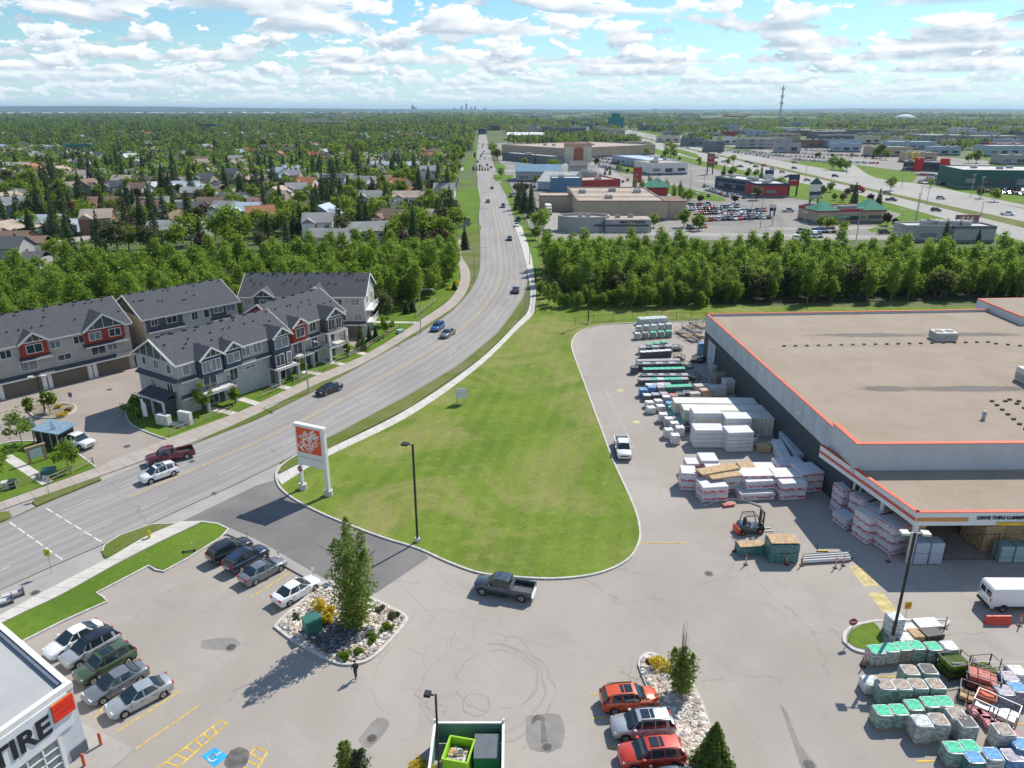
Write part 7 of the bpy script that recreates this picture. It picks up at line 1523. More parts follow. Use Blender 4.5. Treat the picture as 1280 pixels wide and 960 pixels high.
# rail fences along the sidewalk
def rail_fence(pts, label, h=1.0, mat=None, step=2.4, rails=(.45, .9), name='rail_fence'):
 P = [U(*p, .1) for p in pts]; o = P[0].copy(); t = thing(name, label, 'fence', o); m = MB(); posts = []
 for a, b in zip(P, P[1:]):
  n = max(1, int((b-a).length/step)); posts += [a.lerp(b, k/n)-o for k in range(n)]
  for z in rails: m.bar(a-o+Vector((0, 0, z)), b-o+Vector((0, 0, z)), .06, .1)
 posts.append(P[-1]-o); m.build('rail', mat, t)
 for q in posts: k = MB(); k.box(q.x-.06, q.x+.06, q.y-.06, q.y+.06, 0, h); k.build('post', mat, t)
mw = M('fence_tan', (.34, .29, .21), .85, .15)
for pts, lb in ((((-10, 621), (50, 600)), 'tan rail fence at the left edge of the pavement'), (((62, 604), (117, 580)), 'tan rail fence in front of the leaning young tree'), (((212, 545), (246, 531)), 'tan rail fence by the entrance sign walls'), (((256, 527), (289, 515)), 'tan rail fence before the first townhouse porch'), (((327, 497), (355, 484)), 'tan rail fence between the first two walkways'), (((368, 479), (400, 465)), 'tan rail fence beside the sapling'), (((408, 461), (432, 451)), 'short tan rail fence below the red-gabled block'), (((437, 446), (462, 435)), 'short tan rail fence near the rear spruce'), (((456, 437), (500, 409)), 'long tan rail fence up to the mint box'), (((520, 397), (546, 377)), 'tan rail fence beyond the curved-arm light')): rail_fence(pts, lb, mat=mw)
# chain-link fence behind the yard
def chain_fence(pts, label, h=1.6):
 P = [U(*p, .13) for p in pts]; o = P[0].copy(); t = thing('chain_fence', label, 'fence', o); m = MB(); pp = []
 for a, b in zip(P, P[1:]):
  L = (b-a).length; n = int(L/3); pp += [a.lerp(b, k/max(1, n))-o for k in range(max(1, n))]
  m.bar(a-o+Vector((0, 0, h)), b-o+Vector((0, 0, h)), .05, .05); m.bar(a-o+Vector((0, 0, .1)), b-o+Vector((0, 0, .1)), .03, .03)
 pp.append(P[-1]-o); m.build('rail', m_black, t); m = MB()
 for a, b in zip(P, P[1:]):
  L = (b-a).length; n = int(L/.45); d = (b-a)/n
  for k in range(n): q = a-o+d*k; m.bar(q, q+d*2+Vector((0, 0, h)), .014, .014); m.bar(q+d*2, q+Vector((0, 0, h)), .014, .014)
 m.build('mesh', m_black, t)
 for q in pp: k = MB(); k.cyl((q.x, q.y, 0), (q.x, q.y, h+.1), .04, .04, 6); k.build('post', m_black, t)
chain_fence(((719, 406), (742, 403), (790, 400), (882, 399)), 'black chain-link fence between the lane and the right wood'); chain_fence(((669, 392), (671, 365), (669, 340)), 'black chain-link fence along the bright sidewalk by the wood'); chain_fence(((672, 384), (682, 390), (690, 392)), 'short fence section at the wood corner')
chain_fence(((1178, 700), (1242, 700)), 'dark mesh gate standing under the lumber canopy', 3.0)
# small things on the pavement
t = thing('fire_hydrant', 'yellow hydrant on the lens-shaped grass island', 'hydrant', U(187, 672, .12)); m = MB(); m.cyl((0, 0, 0), (0, 0, .7), .14, .12, 10); m.ball((0, 0, .72), .15, n=10); m.build('barrel', M('hydrant_yellow', (.60, .42, .03), .5), t, smooth=40); m = MB(); m.cyl((-.28, 0, .5), (.28, 0, .5), .08, .08, 8); m.cyl((0, -.25, .45), (0, 0, .45), .09, .09, 8); m.build('outlet', MATS['hydrant_yellow'], t)
t = thing('scooter', 'small parked scooter lying on the long lawn near the parked cars', 'scooter', U(236, 690, .12), R(15)); m = MB(); m.box(-.5, .5, -.08, .08, .1, .16); m.build('deck', m_black, t); m = MB(); m.bar((.5, 0, .1), (.42, 0, 1.05), .04, .04); m.bar((.42, -.25, 1.05), (.42, .25, 1.05), .04, .04); m.build('handlebar', m_steel, t)
for x in (-.55, .55): m = MB(); m.cyl((x, -.03, .12), (x, .03, .12), .12, .12, 12); m.build('wheel', m_tyre, t)
for i, (px, py) in enumerate(((18, 746), (4, 756))): t = thing('bench', ['right', 'left'][i]+' grey concrete bench on the wide pavement at lower left', 'bench', U(px, py), R(35), 'concrete benches'); m = MB(); m.loft([[(x, -.3, .35), (x, .3, .35), (x, .3, .5), (x, -.3, .5)] for x in (-.9, .7)]); m.build('seat', m_hvac, t); m = MB(); m.loft([[(.7, -.32, 0), (.7, .32, 0), (.75, .3, .95), (.75, -.3, .95)], [(.85, -.32, 0), (.85, .32, 0), (.82, .3, .95), (.82, -.3, .95)]]); m.box(-.85, -.7, -.28, .28, 0, .35); m.build('end_panel', M('panel_slate', (.10, .11, .12), .6), t)
# pedestrian
def add_person(px, py, an, label):
 o = U(px, py, .01); J = [(0, 0, .95, .13), (0, 0, 1.15, .13), (0, 0, 1.36, .155), (0, 0, 1.50, .06), (0, .02, 1.57, .075), (0, .02, 1.68, .10),
  (.09, .0, .88, .095), (.10, .14, .50, .068), (.10, .05, .10, .048), (.10, .19, .045, .042), (-.09, 0, .88, .095), (-.10, -.10, .50, .068), (-.10, -.30, .14, .048), (-.10, -.19, .06, .042),
  (.19, 0, 1.42, .06), (.24, -.08, 1.15, .048), (.25, .05, .92, .036), (.25, .10, .84, .03), (-.19, 0, 1.42, .06), (-.24, .06, 1.15, .048), (-.25, .18, .93, .036), (-.25, .22, .85, .03)]
 E_ = [(0, 1), (1, 2), (2, 3), (3, 4), (4, 5), (0, 6), (6, 7), (7, 8), (8, 9), (0, 10), (10, 11), (11, 12), (12, 13), (2, 14), (14, 15), (15, 16), (16, 17), (2, 18), (18, 19), (19, 20), (20, 21)]
 bm = bmesh.new(); lay = bm.verts.layers.skin.verify(); vs = []
 for j in J: v = bm.verts.new(j[:3]); v[lay].radius = (j[3], j[3]); vs.append(v)
 vs[0][lay].use_root = True
 for a, b in E_: bm.edges.new((vs[a], vs[b]))
 me = bpy.data.meshes.new('person'); bm.to_mesh(me); bm.free(); ob = bpy.data.objects.new('person', me); COL.objects.link(ob)
 ob.modifiers.new('skin', 'SKIN').use_smooth_shade = True; s = ob.modifiers.new('sub', 'SUBSURF'); s.levels = s.render_levels = 1
 dg = bpy.context.evaluated_depsgraph_get(); m2 = bpy.data.meshes.new_from_object(ob.evaluated_get(dg)); ob.modifiers.clear(); ob.data = m2; m2.materials.clear()
 for q in (M('jacket_dark', (.03, .035, .05), .8, .1), M('trousers_dark', (.025, .027, .035), .85, .1), M('skin_tone', (.42, .26, .18), .6, .0), M('shoes', (.05, .05, .05), .6, 0)): m2.materials.append(q)
 for p in m2.polygons: z = p.center.z; p.material_index = 3 if z < .10 else 1 if z < .90 and abs(p.center.x) < .21 else 2 if (z > 1.5 or z < .88) else 0
 h = MB(); h.ball((0, -.015, 1.73), .115, .12, .11, 10, 6); hh = h.build('hair', M('hair_brown', (.05, .03, .02), .8, .1), ob, smooth=True); h = MB(); h.ball((0, .125, 1.69), .02, n=6, k=4); h.build('nose', MATS['skin_tone'], ob); b = MB(); b.loft([[(-.15, -.2, z), (.15, -.2, z), (.15, -.12, z), (-.15, -.12, z)] for z in (1.05, 1.4)]); b.build('backpack', M('bag_black', (.03, .03, .035), .8), ob)
 ob.location = o; ob.rotation_euler = (0, 0, an); tag(ob, label, 'person')
add_person(445, 848, R(35), 'person in dark jacket and trousers walking below the rock island')
# ------------------------------------------------------------------ commercial strip, houses, far town
WC = {n: M('wall_'+n, c, .8, .08, .3) for n, c in dict(white=(.66, .66, .64), cream=(.56, .52, .42), tan=(.42, .345, .26), grey=(.36, .36, .36), slate=(.15, .17, .19), blue=(.10, .19, .30), paleblue=(.36, .44, .52), red=(.36, .05, .05), navy=(.04, .06, .12), teal=(.03, .22, .20), green=(.04, .12, .10), brown=(.20, .12, .08), salmon=(.58, .33, .24), dark=(.06, .065, .07)).items()}
RC = {n: M('roofing_'+n, c, .85, .12, .25) for n, c in dict(white=(.72, .73, .74), pale=(.50, .49, .47), grey=(.28, .28, .285), tan=(.40, .33, .27), brown=(.20, .135, .10), dark=(.10, .105, .115), blue=(.13, .24, .34), green=(.06, .26, .17), red=(.30, .06, .05), terracotta=(.36, .15, .075), paleblue=(.42, .50, .56)).items()}
def bld(name, label, a, b, h, depth, wall, roof, cat='building', trim=None, win=True, units=2, gable=0, group=None, wcol=m_glass, canopy=None, storeys=1):
 A = U(*a); B = U(*b); L = (B-A).length; t = thing(name, label, cat, (A.x, A.y, -.02), ang(A, B), group); m = MB(); m.box(0, L, 0, depth, 0, h); m.build('wall', WC[wall], t); m = MB(); m.box(-.03, L+.03, -.05, depth+.05, 0, h*.16); m.build('base_band', WC['slate'], t)
 if gable:
  m = MB(); gable_roof(m, 0, L, 0, depth, h, h+gable, .5, .25); m.build('roof', RC[roof], t); m = MB()
  for x in (0, L): m.add([(x, 0, h), (x, depth, h), (x, depth/2, h+gable)], [(0, 1, 2) if x else (2, 1, 0)])
  m.build('gable', WC[wall], t)
 else:
  m = MB(); m.box(.3, L-.3, .3, depth-.3, h, h+.12); m.build('roof', RC[roof], t); m = MB(); e = .05
  for q in ((-e, L+e, -e, .3), (-e, L+e, depth-.3, depth+e), (-e, .3, .3, depth-.3), (L-.3, L+e, .3, depth-.3)): m.box(*q, h-.5, h+.6)
  m.build('parapet', WC[trim] if trim else WC[wall], t)
 rg = random.Random(int(a[0]*3+a[1]))
 if win:
  n = max(1, int(L/9));
  for s in range(storeys):
   for k in range(min(n, 14)):
    x = L*(k+.5)/n; w = min(5.5, L/n*.62); z = h/storeys*(s+.45); m = MB(); m.box(x-w/2, x+w/2, -.12, .02, z-h/storeys*(.12+.08*(k % 2)), z+h/storeys*.14); m.build('window', wcol if k % 3 else m_skyglass, t)
 for k in range(units if not gable else 0): hvac(t, L*rg.uniform(.12, .88), depth*rg.uniform(.2, .8), h+.1, 3.2, 2.2, 1.6)
 if canopy: m = MB(); m.box(L*.05, L*.95, -1.6, 0, h*.62, h*.72); m.build('canopy', WC[canopy], t)
 return t, L
def green_hip(t, x, y, r, z, hh, mat):
 m = MB(); m.add([(x-r, y-r, z), (x+r, y-r, z), (x+r, y+r, z), (x-r, y+r, z), (x, y, z+hh)], [(0, 1, 4), (1, 2, 4), (2, 3, 4), (3, 0, 4), (3, 2, 1, 0)]); m.build('hipped_roof', mat, t)
t, L = bld('supermarket', 'large tan flat-roofed store with thin red-brown roof edge beyond the right wood', (721, 276), (833, 276), 7.2, 60, 'tan', 'tan', 'store', 'tan', False, 5); m = MB();
for q in ((-.2, L+.2, -.2, .5), (-.2, .5, .5, 60)): m.box(*q, 7.8, 8.1)
m.build('roof_trim', WC['brown'], t); m = MB(); m.box(L, L+9, 6, 24, 0, 7.); wg = m.build('side_wing', WC['tan'], t); m = MB(); m.box(L-.1, L+9.2, 5.8, 24, 7., 7.3); m.build('trim', WC['brown'], wg)
m = MB(); m.box(-14, 0, 30, 44, 0, 6.6); wg = m.build('loading_wing', WC['tan'], t); m = MB(); m.box(-14.1, 0, 29.8, 30.2, 6.6, 7.); m.build('trim', WC['brown'], wg); m = MB(); [m.box(-.5, L, 20+k*20, 20.5+k*20, 7.2, 7.5) for k in range(2)]; m.build('roof_seam', WC['brown'], t)
# oval shop
A = U(699, 290); t = thing('oval_shop', 'grey shop with oval roof parapet and dark lettering just beyond the right wood', 'shop', (A.x, A.y, 0)); m = MB(); n = 28
P = [(9.5+9.8*math.cos(2*math.pi*k/n), 5+6.5*math.sin(2*math.pi*k/n)) for k in range(n)]; Pi = [(9.5+9.1*math.cos(2*math.pi*k/n), 5+5.9*math.sin(2*math.pi*k/n)) for k in range(n)]
m.loft([[(*p, 0) for p in P], [(*p, 5.6) for p in P], [(*p, 5.6) for p in Pi], [(*p, 4.7) for p in Pi]], cap=False); m.build('oval_wall', WC['grey'], t, smooth=30); m = MB(); m.prism(Pi, 4.5, 4.7); m.build('roof', RC['tan'], t); m = MB(); m.box(17, 34, -1, 9, 0, 4.6); w_ = m.build('wing', WC['grey'], t); m = MB(); m.box(17.3, 33.7, -.7, 8.7, 4.6, 4.7); m.build('roof', RC['tan'], w_)
for x, y in ((8, 4), (11, 6), (27, 5), (22, 4)): hvac(t, x, y, 4.7, 1.8, 1.4, 1.2)
m = MB(); m.box(12, 33, -1.1, -1.0, 2.2, 2.9); m.build('window', m_glass, t); letters('MATTRESS', 1.35, MATS['lettering_dark'], t, (27, -1.12, 3.75), (R(90), 0, 0), .03, .08, 1.5)
t, L = bld('blue_shop', 'bright blue windowless shop box behind the tan store', (689, 243), (727, 243), 8, 14, 'blue', 'pale', 'shop', 'blue', False, 1); t, L = bld('red_trim_shop', 'tan-roofed shop with a red fascia right of the blue one', (727, 241), (775, 239), 6, 20, 'red', 'tan', 'shop', 'red', False, 1)
bld('metal_roof_building', 'long building with blue-grey metal roof by the arterial road', (645, 227), (702, 227), 6, 26, 'grey', 'blue', gable=3.5); bld('gable_building', 'building with broad olive-grey gable roof before the metal-roofed one', (672, 238), (712, 240), 5, 22, 'paleblue', 'pale', gable=4.5, win=False)
bld('slate_roof_building', 'dark slate-roofed building right of the metal-roofed one', (712, 219), (734, 219), 6, 16, 'grey', 'dark', gable=3); bld('shop_row', 'low shop with pale canopy right of the slate-roofed building', (713, 224), (745, 224), 4, 10, 'grey', 'pale', 'shop', win=True)
t, L = bld('arched_entrance', 'salmon stucco mall entrance tower with big arched window', (706, 203), (739, 203), 15, 16, 'salmon', 'tan', 'mall', 'salmon', False, 0)
m = MB(); cx = L*.52; [m.add([(cx+math.cos(a)*r0, -.15, 6+math.sin(a)*r0) for a, r0 in ()], []) for _ in ()]
pts = [(cx-4, 1.5), (cx+4, 1.5)]+[(cx+4*math.cos(a), 8.5+4*math.sin(a)) for a in [math.pi*k/10 for k in range(11)]]; m.add([(x, -.2, z) for x, z in pts], [tuple(range(len(pts)))]); m.build('arched_window', M('arch_glass', (.36, .12, .06), .3), t)
for x in (0, L-7): m = MB(); m.box(x, x+7, -1.5, 0, 0, 13); m.build('tower', WC['cream'], t)
bld('mall', 'long low mall with huge flat tan roof beyond the arterial road', (627, 193), (706, 199), 9, 120, 'tan', 'tan', 'mall', 'tan', False, 8); bld('strip_mall', 'low white-roofed strip building behind the mall roof', (634, 175), (680, 175), 7, 45, 'grey', 'white', gable=3); bld('department_store', 'dark-fronted store left of the arched entrance', (628, 200), (690, 206), 6, 12, 'slate', 'pale', 'store')
bld('teal_shop', 'pale teal-roofed shop right of the arched entrance', (739, 193), (770, 193), 6, 22, 'paleblue', 'paleblue', 'shop'); bld('dark_shop', 'dark low shop by the trees before the highway', (759, 184), (785, 184), 5, 22, 'dark', 'dark', 'shop'); bld('long_teal_building', 'long pale grey-teal building beside the poplar row', (765, 204), (812, 212), 6, 24, 'paleblue', 'paleblue'); bld('white_shop', 'white-walled shop with pinkish flat roof beside the poplar row', (812, 219), (859, 218), 7.5, 28, 'white', 'tan', 'shop', 'white', True, 3)
t, L = bld('brick_shop', 'red-brown shop with green pyramid roof at the corner of the tan store', (812, 245), (834, 245), 4, 12, 'red', 'dark', 'shop', win=False, units=0); green_hip(t, L/2, 6, 7, 4.5, 4.5, RC['green'])
bld('strip_shops', 'dark blue-black strip of shops with mixed fronts left of the highway, left part', (893, 236), (940, 243), 6.5, 16, 'navy', 'pale', 'shops', 'slate', True, 6, canopy='slate'); bld('strip_shops', 'red and blue end shop of the dark strip left of the highway', (943, 247), (984, 247), 6.5, 18, 'red', 'pale', 'shops', 'navy', True, 3)
t, L = bld('restaurant', 'tan restaurant with two green pyramid roofs and red band by the highway', (1022, 280), (1106, 278), 5, 16, 'tan', 'dark', 'restaurant', 'red', True, 2); green_hip(t, 3.5, 4, 5, 5.2, 3.5, RC['green']); green_hip(t, L-5.5, 4, 5.5, 5.2, 4, RC['green']); m = MB(); m.box(6, 12, -2.5, 0, 2.6, 2.9); m.box(L-13, L-10, -2.5, 0, 2.6, 2.9); m.build('awning', RC['green'], t)
t, L = bld('fast_food_restaurant', 'dark fast-food restaurant with red blocks and tall yellow arches', (1128, 213), (1186, 215), 6, 20, 'dark', 'grey', 'restaurant', 'slate', True, 3)
for u, lab in ((.33, 'red'), (.88, 'red')): m = MB(); m.box(L*u-3, L*u+3, -2, 2, 0, 9.5); m.build('red_block', M('bright_red', (.58, .02, .02), .5, .03), t)
ar = M('arch_yellow', (.85, .55, .02), .4, 0)
m = MB()
for s in (0, 1):
 for r_ in (0,):
  Q = [(L*.03+s*4.4+2.2+2.2*math.cos(a), -2.5, 8+5.2*math.sin(a)) for a in [math.pi*k/12 for k in range(13)]]; m.tube(Q, .5, 6)
m.build('arches', ar, t)
bld('glass_showroom', 'long dark green glass car showroom on the right edge', (1200, 236), (1330, 238), 10, 38, 'green', 'pale', 'showroom', 'green', True, 5); bld('low_office', 'low grey building with rooftop units right behind the right wood', (1130, 302), (1188, 302), 5, 9, 'grey', 'pale', 'office', 'grey', True, 4); bld('low_office', 'second low grey building with dark rooftop boxes behind the right wood', (1190, 303), (1242, 303), 5, 9, 'grey', 'pale', 'office', 'slate', False, 3)
def pylon_sign(label, px, py, w, h, cols, roofed=False, z0=2):
 p = U(px, py); t = thing('pylon_sign', label, 'sign', (p.x, p.y, 0)); m = MB(); m.box(-w*.45, -w*.3, -.2, .2, 0, h); m.box(w*.3, w*.45, -.2, .2, 0, h); m.build('post', WC['dark'] if not roofed else WC['green'], t); n = len(cols);
 for k, c in enumerate(cols): m = MB(); z = z0+(h-z0)*k/n; m.box(-w/2, w/2, -.4, .4, z+.15, z0+(h-z0)*(k+1)/n-.05); m.build('panel', WC[c], t)
 if roofed: m = MB(); m.add([(-w*.65, -.6, h), (w*.65, -.6, h), (0, -.6, h+w*.6), (-w*.65, .6, h), (w*.65, .6, h), (0, .6, h+w*.6)], [(0, 1, 2), (5, 4, 3), (0, 3, 4, 1), (1, 4, 5, 2), (2, 5, 3, 0)]); m.build('pediment', WC['green'], t)
 return t
pylon_sign('green gabled shopping centre pylon with white and navy panels', 1017, 254, 5, 9, ('grey', 'navy', 'white', 'white'), True); pylon_sign('navy over red square pylon sign by the highway', 990, 245, 5.5, 11, ('red', 'navy'), z0=5); pylon_sign('dark red tall pylon sign near the highway junction', 887, 218, 5, 14, ('brown', 'red', 'brown'), z0=5); pylon_sign('plain red pylon sign behind the tan store beside the poplars', 796, 233, 5, 11, ('red', 'red')); pylon_sign('white and purple pylon sign left of the navy one', 960, 232, 5, 9, ('white', 'navy'), z0=4); pylon_sign('small dark pylon sign with an orange panel at the near edge of the right wood', 683, 307, 2.8, 5.5, ('dark', 'salmon', 'navy'), z0=1.2); pylon_sign('small white and navy pylon at the left of the restaurant parking', 965, 270, 2.5, 5, ('navy', 'white'))
p = U(1206, 288); t = thing('billboard', 'pink and dark billboard on two posts reading $16 beside the highway', 'billboard', (p.x, p.y, 0)); m = MB(); m.box(-3.2, -2.9, -.1, .1, 0, 3.2); m.box(2.9, 3.2, -.1, .1, 0, 3.2); m.build('post', WC['grey'], t); m = MB(); m.box(-4.4, 4.4, -.2, .2, 2.4, 5.8); m.build('panel', M('poster_plum', (.28, .10, .14), .5, .2), t); letters('$16', 2.8, m_trim, t, (0, -.24, 4.1), (R(90), 0, 0), .05, .05, 1.2)
# lattice tower
p = U(973, 163); t = thing('lattice_tower', 'tall thin communications tower rising above the horizon', 'tower', (p.x, p.y, 0)); m = MB(); Ht = 88
for a in (0, 2.09, 4.19): m.bar((math.cos(a)*3.2, math.sin(a)*3.2, 0), (math.cos(a)*.7, math.sin(a)*.7, Ht), .7, .7)
for k in range(16):
 z0 = Ht*k/16; z1 = Ht*(k+1)/16; r0 = 3.2-2.5*k/16; r1 = 3.2-2.5*(k+1)/16
 for i in range(3): a = 2.09*i; b = 2.09*(i+1); m.bar((math.cos(a)*r0, math.sin(a)*r0, z0), (math.cos(b)*r1, math.sin(b)*r1, z1), .35, .35)
m.build('lattice', m_steel, t);
for z in (52, 66, 80): m = MB(); m.cyl((0, 0, z), (0, 0, z+1.2), 3.2, 3.2, 8); [m.box(3*math.cos(a)-.5, 3*math.cos(a)+.5, 3*math.sin(a)-.5, 3*math.sin(a)+.5, z, z+4) for a in (0, 1.57, 3.14, 4.7)]; m.build('antenna_ring', m_hvac, t)
m = MB(); m.cyl((0, 0, Ht), (0, 0, Ht+7), .3, .15, 5); m.build('mast', m_steel, t)
p = U(770, 160); t = thing('teal_tower_building', 'square teal tower building with pale cap beyond the malls', 'building', (p.x, p.y, 0)); m = MB(); m.box(-18, 18, 0, 24, 0, 24); m.box(-9, 9, 4, 20, 24, 33); m.build('wall', WC['teal'], t); m = MB(); m.box(-7, 7, 5, 19, 33, 38); m.build('cap', WC['white'], t)
p = U(1131, 150); t = thing('white_dome', 'pale domed hall near the right horizon', 'dome', (p.x, p.y, 0)); m = MB(); m.ball((0, 0, 0), 44, 36, 22, 24, 12); m.build('shell', WC['white'], t, smooth=True)
def hwy(px, py):
 up = np.interp(px, (785, 857, 960, 1072, 1185, 1280, 1500), (161, 174, 195, 204, 222, 240, 290)); lo = np.interp(px, (780, 815, 960, 1042, 1120, 1280, 1500), (168, 187, 223, 240, 260, 306, 366)); return 775 < px and up < py < lo
# distant blocks
FB = [(245, 270, 163, 12, 'navy', 'pale', 'dark blue-fronted long building in the left woods', 'school'), (80, 113, 191, 8, 'teal', 'pale', 'teal long building above the houses at far left', 'school'), (30, 72, 190, 6, 'white', 'pale', 'pale low building left of the teal one', 'building'), (375, 412, 155, 14, 'cream', 'pale', 'long beige apartment block left of the twin towers', 'apartments'), (432, 442, 151, 30, 'cream', 'tan', 'right beige apartment tower of the twin pair', 'apartments'), (412, 421, 151, 30, 'cream', 'tan', 'left beige apartment tower of the twin pair', 'apartments'),
 (380, 432, 158, 12, 'tan', 'pale', 'tan long block before the twin towers', 'apartments'), (470, 494, 156, 8, 'grey', 'white', 'grey block with white roof in the middle distance left of the road', 'building'), (598, 607, 168, 9, 'navy', 'grey', 'navy block closing the view at the end of the road', 'building'), (610, 625, 163, 10, 'brown', 'grey', 'brown block right of the navy one at the end of the road', 'building'), (655, 700, 160, 8, 'grey', 'dark', 'dark-roofed apartments above the strip mall', 'apartments'), (690, 732, 169, 11, 'slate', 'dark', 'dark slate long building beyond the mall', 'building'), (722, 745, 149, 9, 'white', 'white', 'white bright long hall near the horizon right of the road', 'hall'),
 (50, 75, 145, 10, 'tan', 'tan', 'tan quarry-like low building on the left horizon', 'building'), (560, 575, 158, 7, 'cream', 'grey', 'cream low block near the top of the road', 'building')]
rg = random.Random(5)
wn = ['white', 'grey', 'paleblue', 'slate', 'cream', 'tan', 'grey', 'grey', 'red', 'brown', 'slate', 'tan', 'paleblue']; rn = ['white', 'pale', 'grey', 'paleblue', 'pale', 'white', 'dark', 'tan']
FAR = [(797, 815, 163), (816, 837, 164), (840, 866, 158), (870, 898, 152), (885, 897, 165), (900, 924, 164), (862, 900, 172), (895, 922, 181), (922, 968, 186), (968, 1000, 191), (900, 915, 174), (985, 1020, 168), (1000, 1060, 170), (1025, 1080, 177), (1060, 1100, 170), (1070, 1100, 180), (1132, 1175, 174), (1135, 1190, 163), (1110, 1170, 187), (1150, 1210, 180), (1190, 1220, 168), (1215, 1250, 172), (1212, 1280, 181), (1240, 1290, 189), (1235, 1300, 196), (1137, 1187, 157), (1195, 1218, 156), (1235, 1262, 157), (1262, 1300, 164), (1220, 1240, 160),
 (960, 1000, 178), (935, 965, 173), (830, 850, 170), (780, 800, 150), (805, 840, 150), (845, 875, 145), (1030, 1060, 160), (985, 1010, 158), (1090, 1120, 163), (700, 718, 156), (725, 742, 161), (742, 760, 165), (1090, 1140, 196), (1130, 1170, 203), (1160, 1200, 194), (1250, 1300, 206), (640, 655, 150), (668, 690, 147), (1175, 1200, 150), (1220, 1260, 146), (1040, 1075, 190), (1000, 1030, 185), (880, 905, 190), (850, 880, 183), (820, 850, 178), (755, 775, 175)]
cnt = {}
for i, (x0, x1, y) in enumerate(FAR):
 w_, r_ = wn[(i*7+3) % len(wn)], rn[(i*5+1) % len(rn)]; px = (x0+x1)/2; z = 7+rg.random()*4
 where = 'far right' if px > 1150 else 'right' if px > 1000 else 'centre right' if px > 850 else 'middle'; dist = 'near the horizon' if y < 158 else 'in the far business park' if y < 176 else 'beyond the highway' if px > 880 else 'beside the malls'
 key = (w_, r_, where, dist); cnt[key] = cnt.get(key, 0)+1
 FB.append((x0, x1, y, z, w_, r_, f"{['wide', 'narrow', 'stubby', 'stretched', 'squat'][i % 5]} {w_.replace('paleblue', 'pale blue')} {['hall', 'shed', 'warehouse', 'works building', 'depot'][(i//5) % 5]} with {r_.replace('paleblue', 'pale blue')} roof {dist}, {where}", 'warehouse'))
ADJ = ['plain', 'weathered', 'bright', 'dull', 'broad', 'small', 'boxy', 'low']; rg2 = random.Random(41); occ = [(a, b, c) for a, b, c, *_ in FB]; used = set(); k = 0
for _ in range(3000):
 if k >= 78: break
 y = 143+45*rg2.random()**1.25; x0 = rg2.uniform(640, 1290); w = rg2.uniform(10, 46)*(.5+(y-140)/45); x1 = x0+w
 if hwy((x0+x1)/2, y) or hwy(x0, y) or hwy(x1, y) or hwy((x0+x1)/2, y-3) or any(x0 < b+4 and x1 > a-4 and abs(y-c) < 3.2 for a, b, c in occ) or (610 < x0 < 775 and 170 < y) or (x0 > 1100 and y > 186): continue
 occ.append((x0, x1, y)); c1, c2_ = rg2.choice(wn), rg2.choice(rn); sd = 'far right' if x0 > 1150 else 'right' if x0 > 1000 else 'centre right' if x0 > 850 else 'middle'
 lb = f"{rg2.choice(ADJ)} {c1.replace('paleblue', 'pale blue')} flat building with {c2_.replace('paleblue', 'pale blue')} roof {'close to the horizon' if y < 155 else 'amid the business park' if y < 172 else 'near the highway'}, {sd}"
 if lb in used: continue
 used.add(lb); k += 1; FB.append((x0, x1, y, 6+4*rg2.random(), c1, c2_, lb, 'warehouse'))
for x0, x1, y, z, w_, r_, lb, ct in FB:
 if w_ == 'red' or w_ == 'white' or y < 160: pass
 d = (U(x1, y)-U(x0, y)).length; bld(ct if ct not in ('building', 'apartments', 'school', 'hall') else {'building': 'office_building', 'apartments': 'apartment_block', 'school': 'school_building', 'hall': 'warehouse'}[ct], lb, (x0, y), (x1, y+rg.uniform(-.2, .5)), z, min(60, max(14, d*.5)), w_, r_, ct, units=2 if y > 160 else 0, win=y > 150, storeys=1 if z < 10 else 3)
for i, (px, h, w) in enumerate(((516, 95, 40), (519, 60, 60), (568, 50, 50), (577, 85, 30), (583, 120, 28), (589, 60, 40), (594, 75, 30), (606, 50, 60), (402, 30, 90), (820, 35, 120), (800, 28, 90), (560, 35, 60))):
 p = U(px, 139.3); t = thing('skyline_tower', ['dark pointed tower', 'broad base block beside the dark tower', 'low slab', 'thin tower', 'tallest thin tower', 'stubby tower', 'slim tower', 'wide low block', 'low grey block', 'long pale block', 'pale block', 'small slab'][i]+' on the horizon '+('left of the road' if px < 560 else 'above the road' if px < 620 else 'right of the road'), 'tower', (p.x, p.y, 0)); m = MB(); m.box(-w/2, w/2, 0, w*.6, 0, h); m.box(-w/4, w/4, 0, w*.4, h, h*1.15); m.build('wall', WC['grey' if i % 2 else 'slate'], t)
BL = [(U2((x0, y)), U2((x1, y))) for x0, x1, y, *_ in FB]
def blocked(x, y):
 for (a, b) in BL:
  if min(a[0], b[0])-6 < x < max(a[0], b[0])+6 and -22 < y-a[1] < 45: return True
 return False
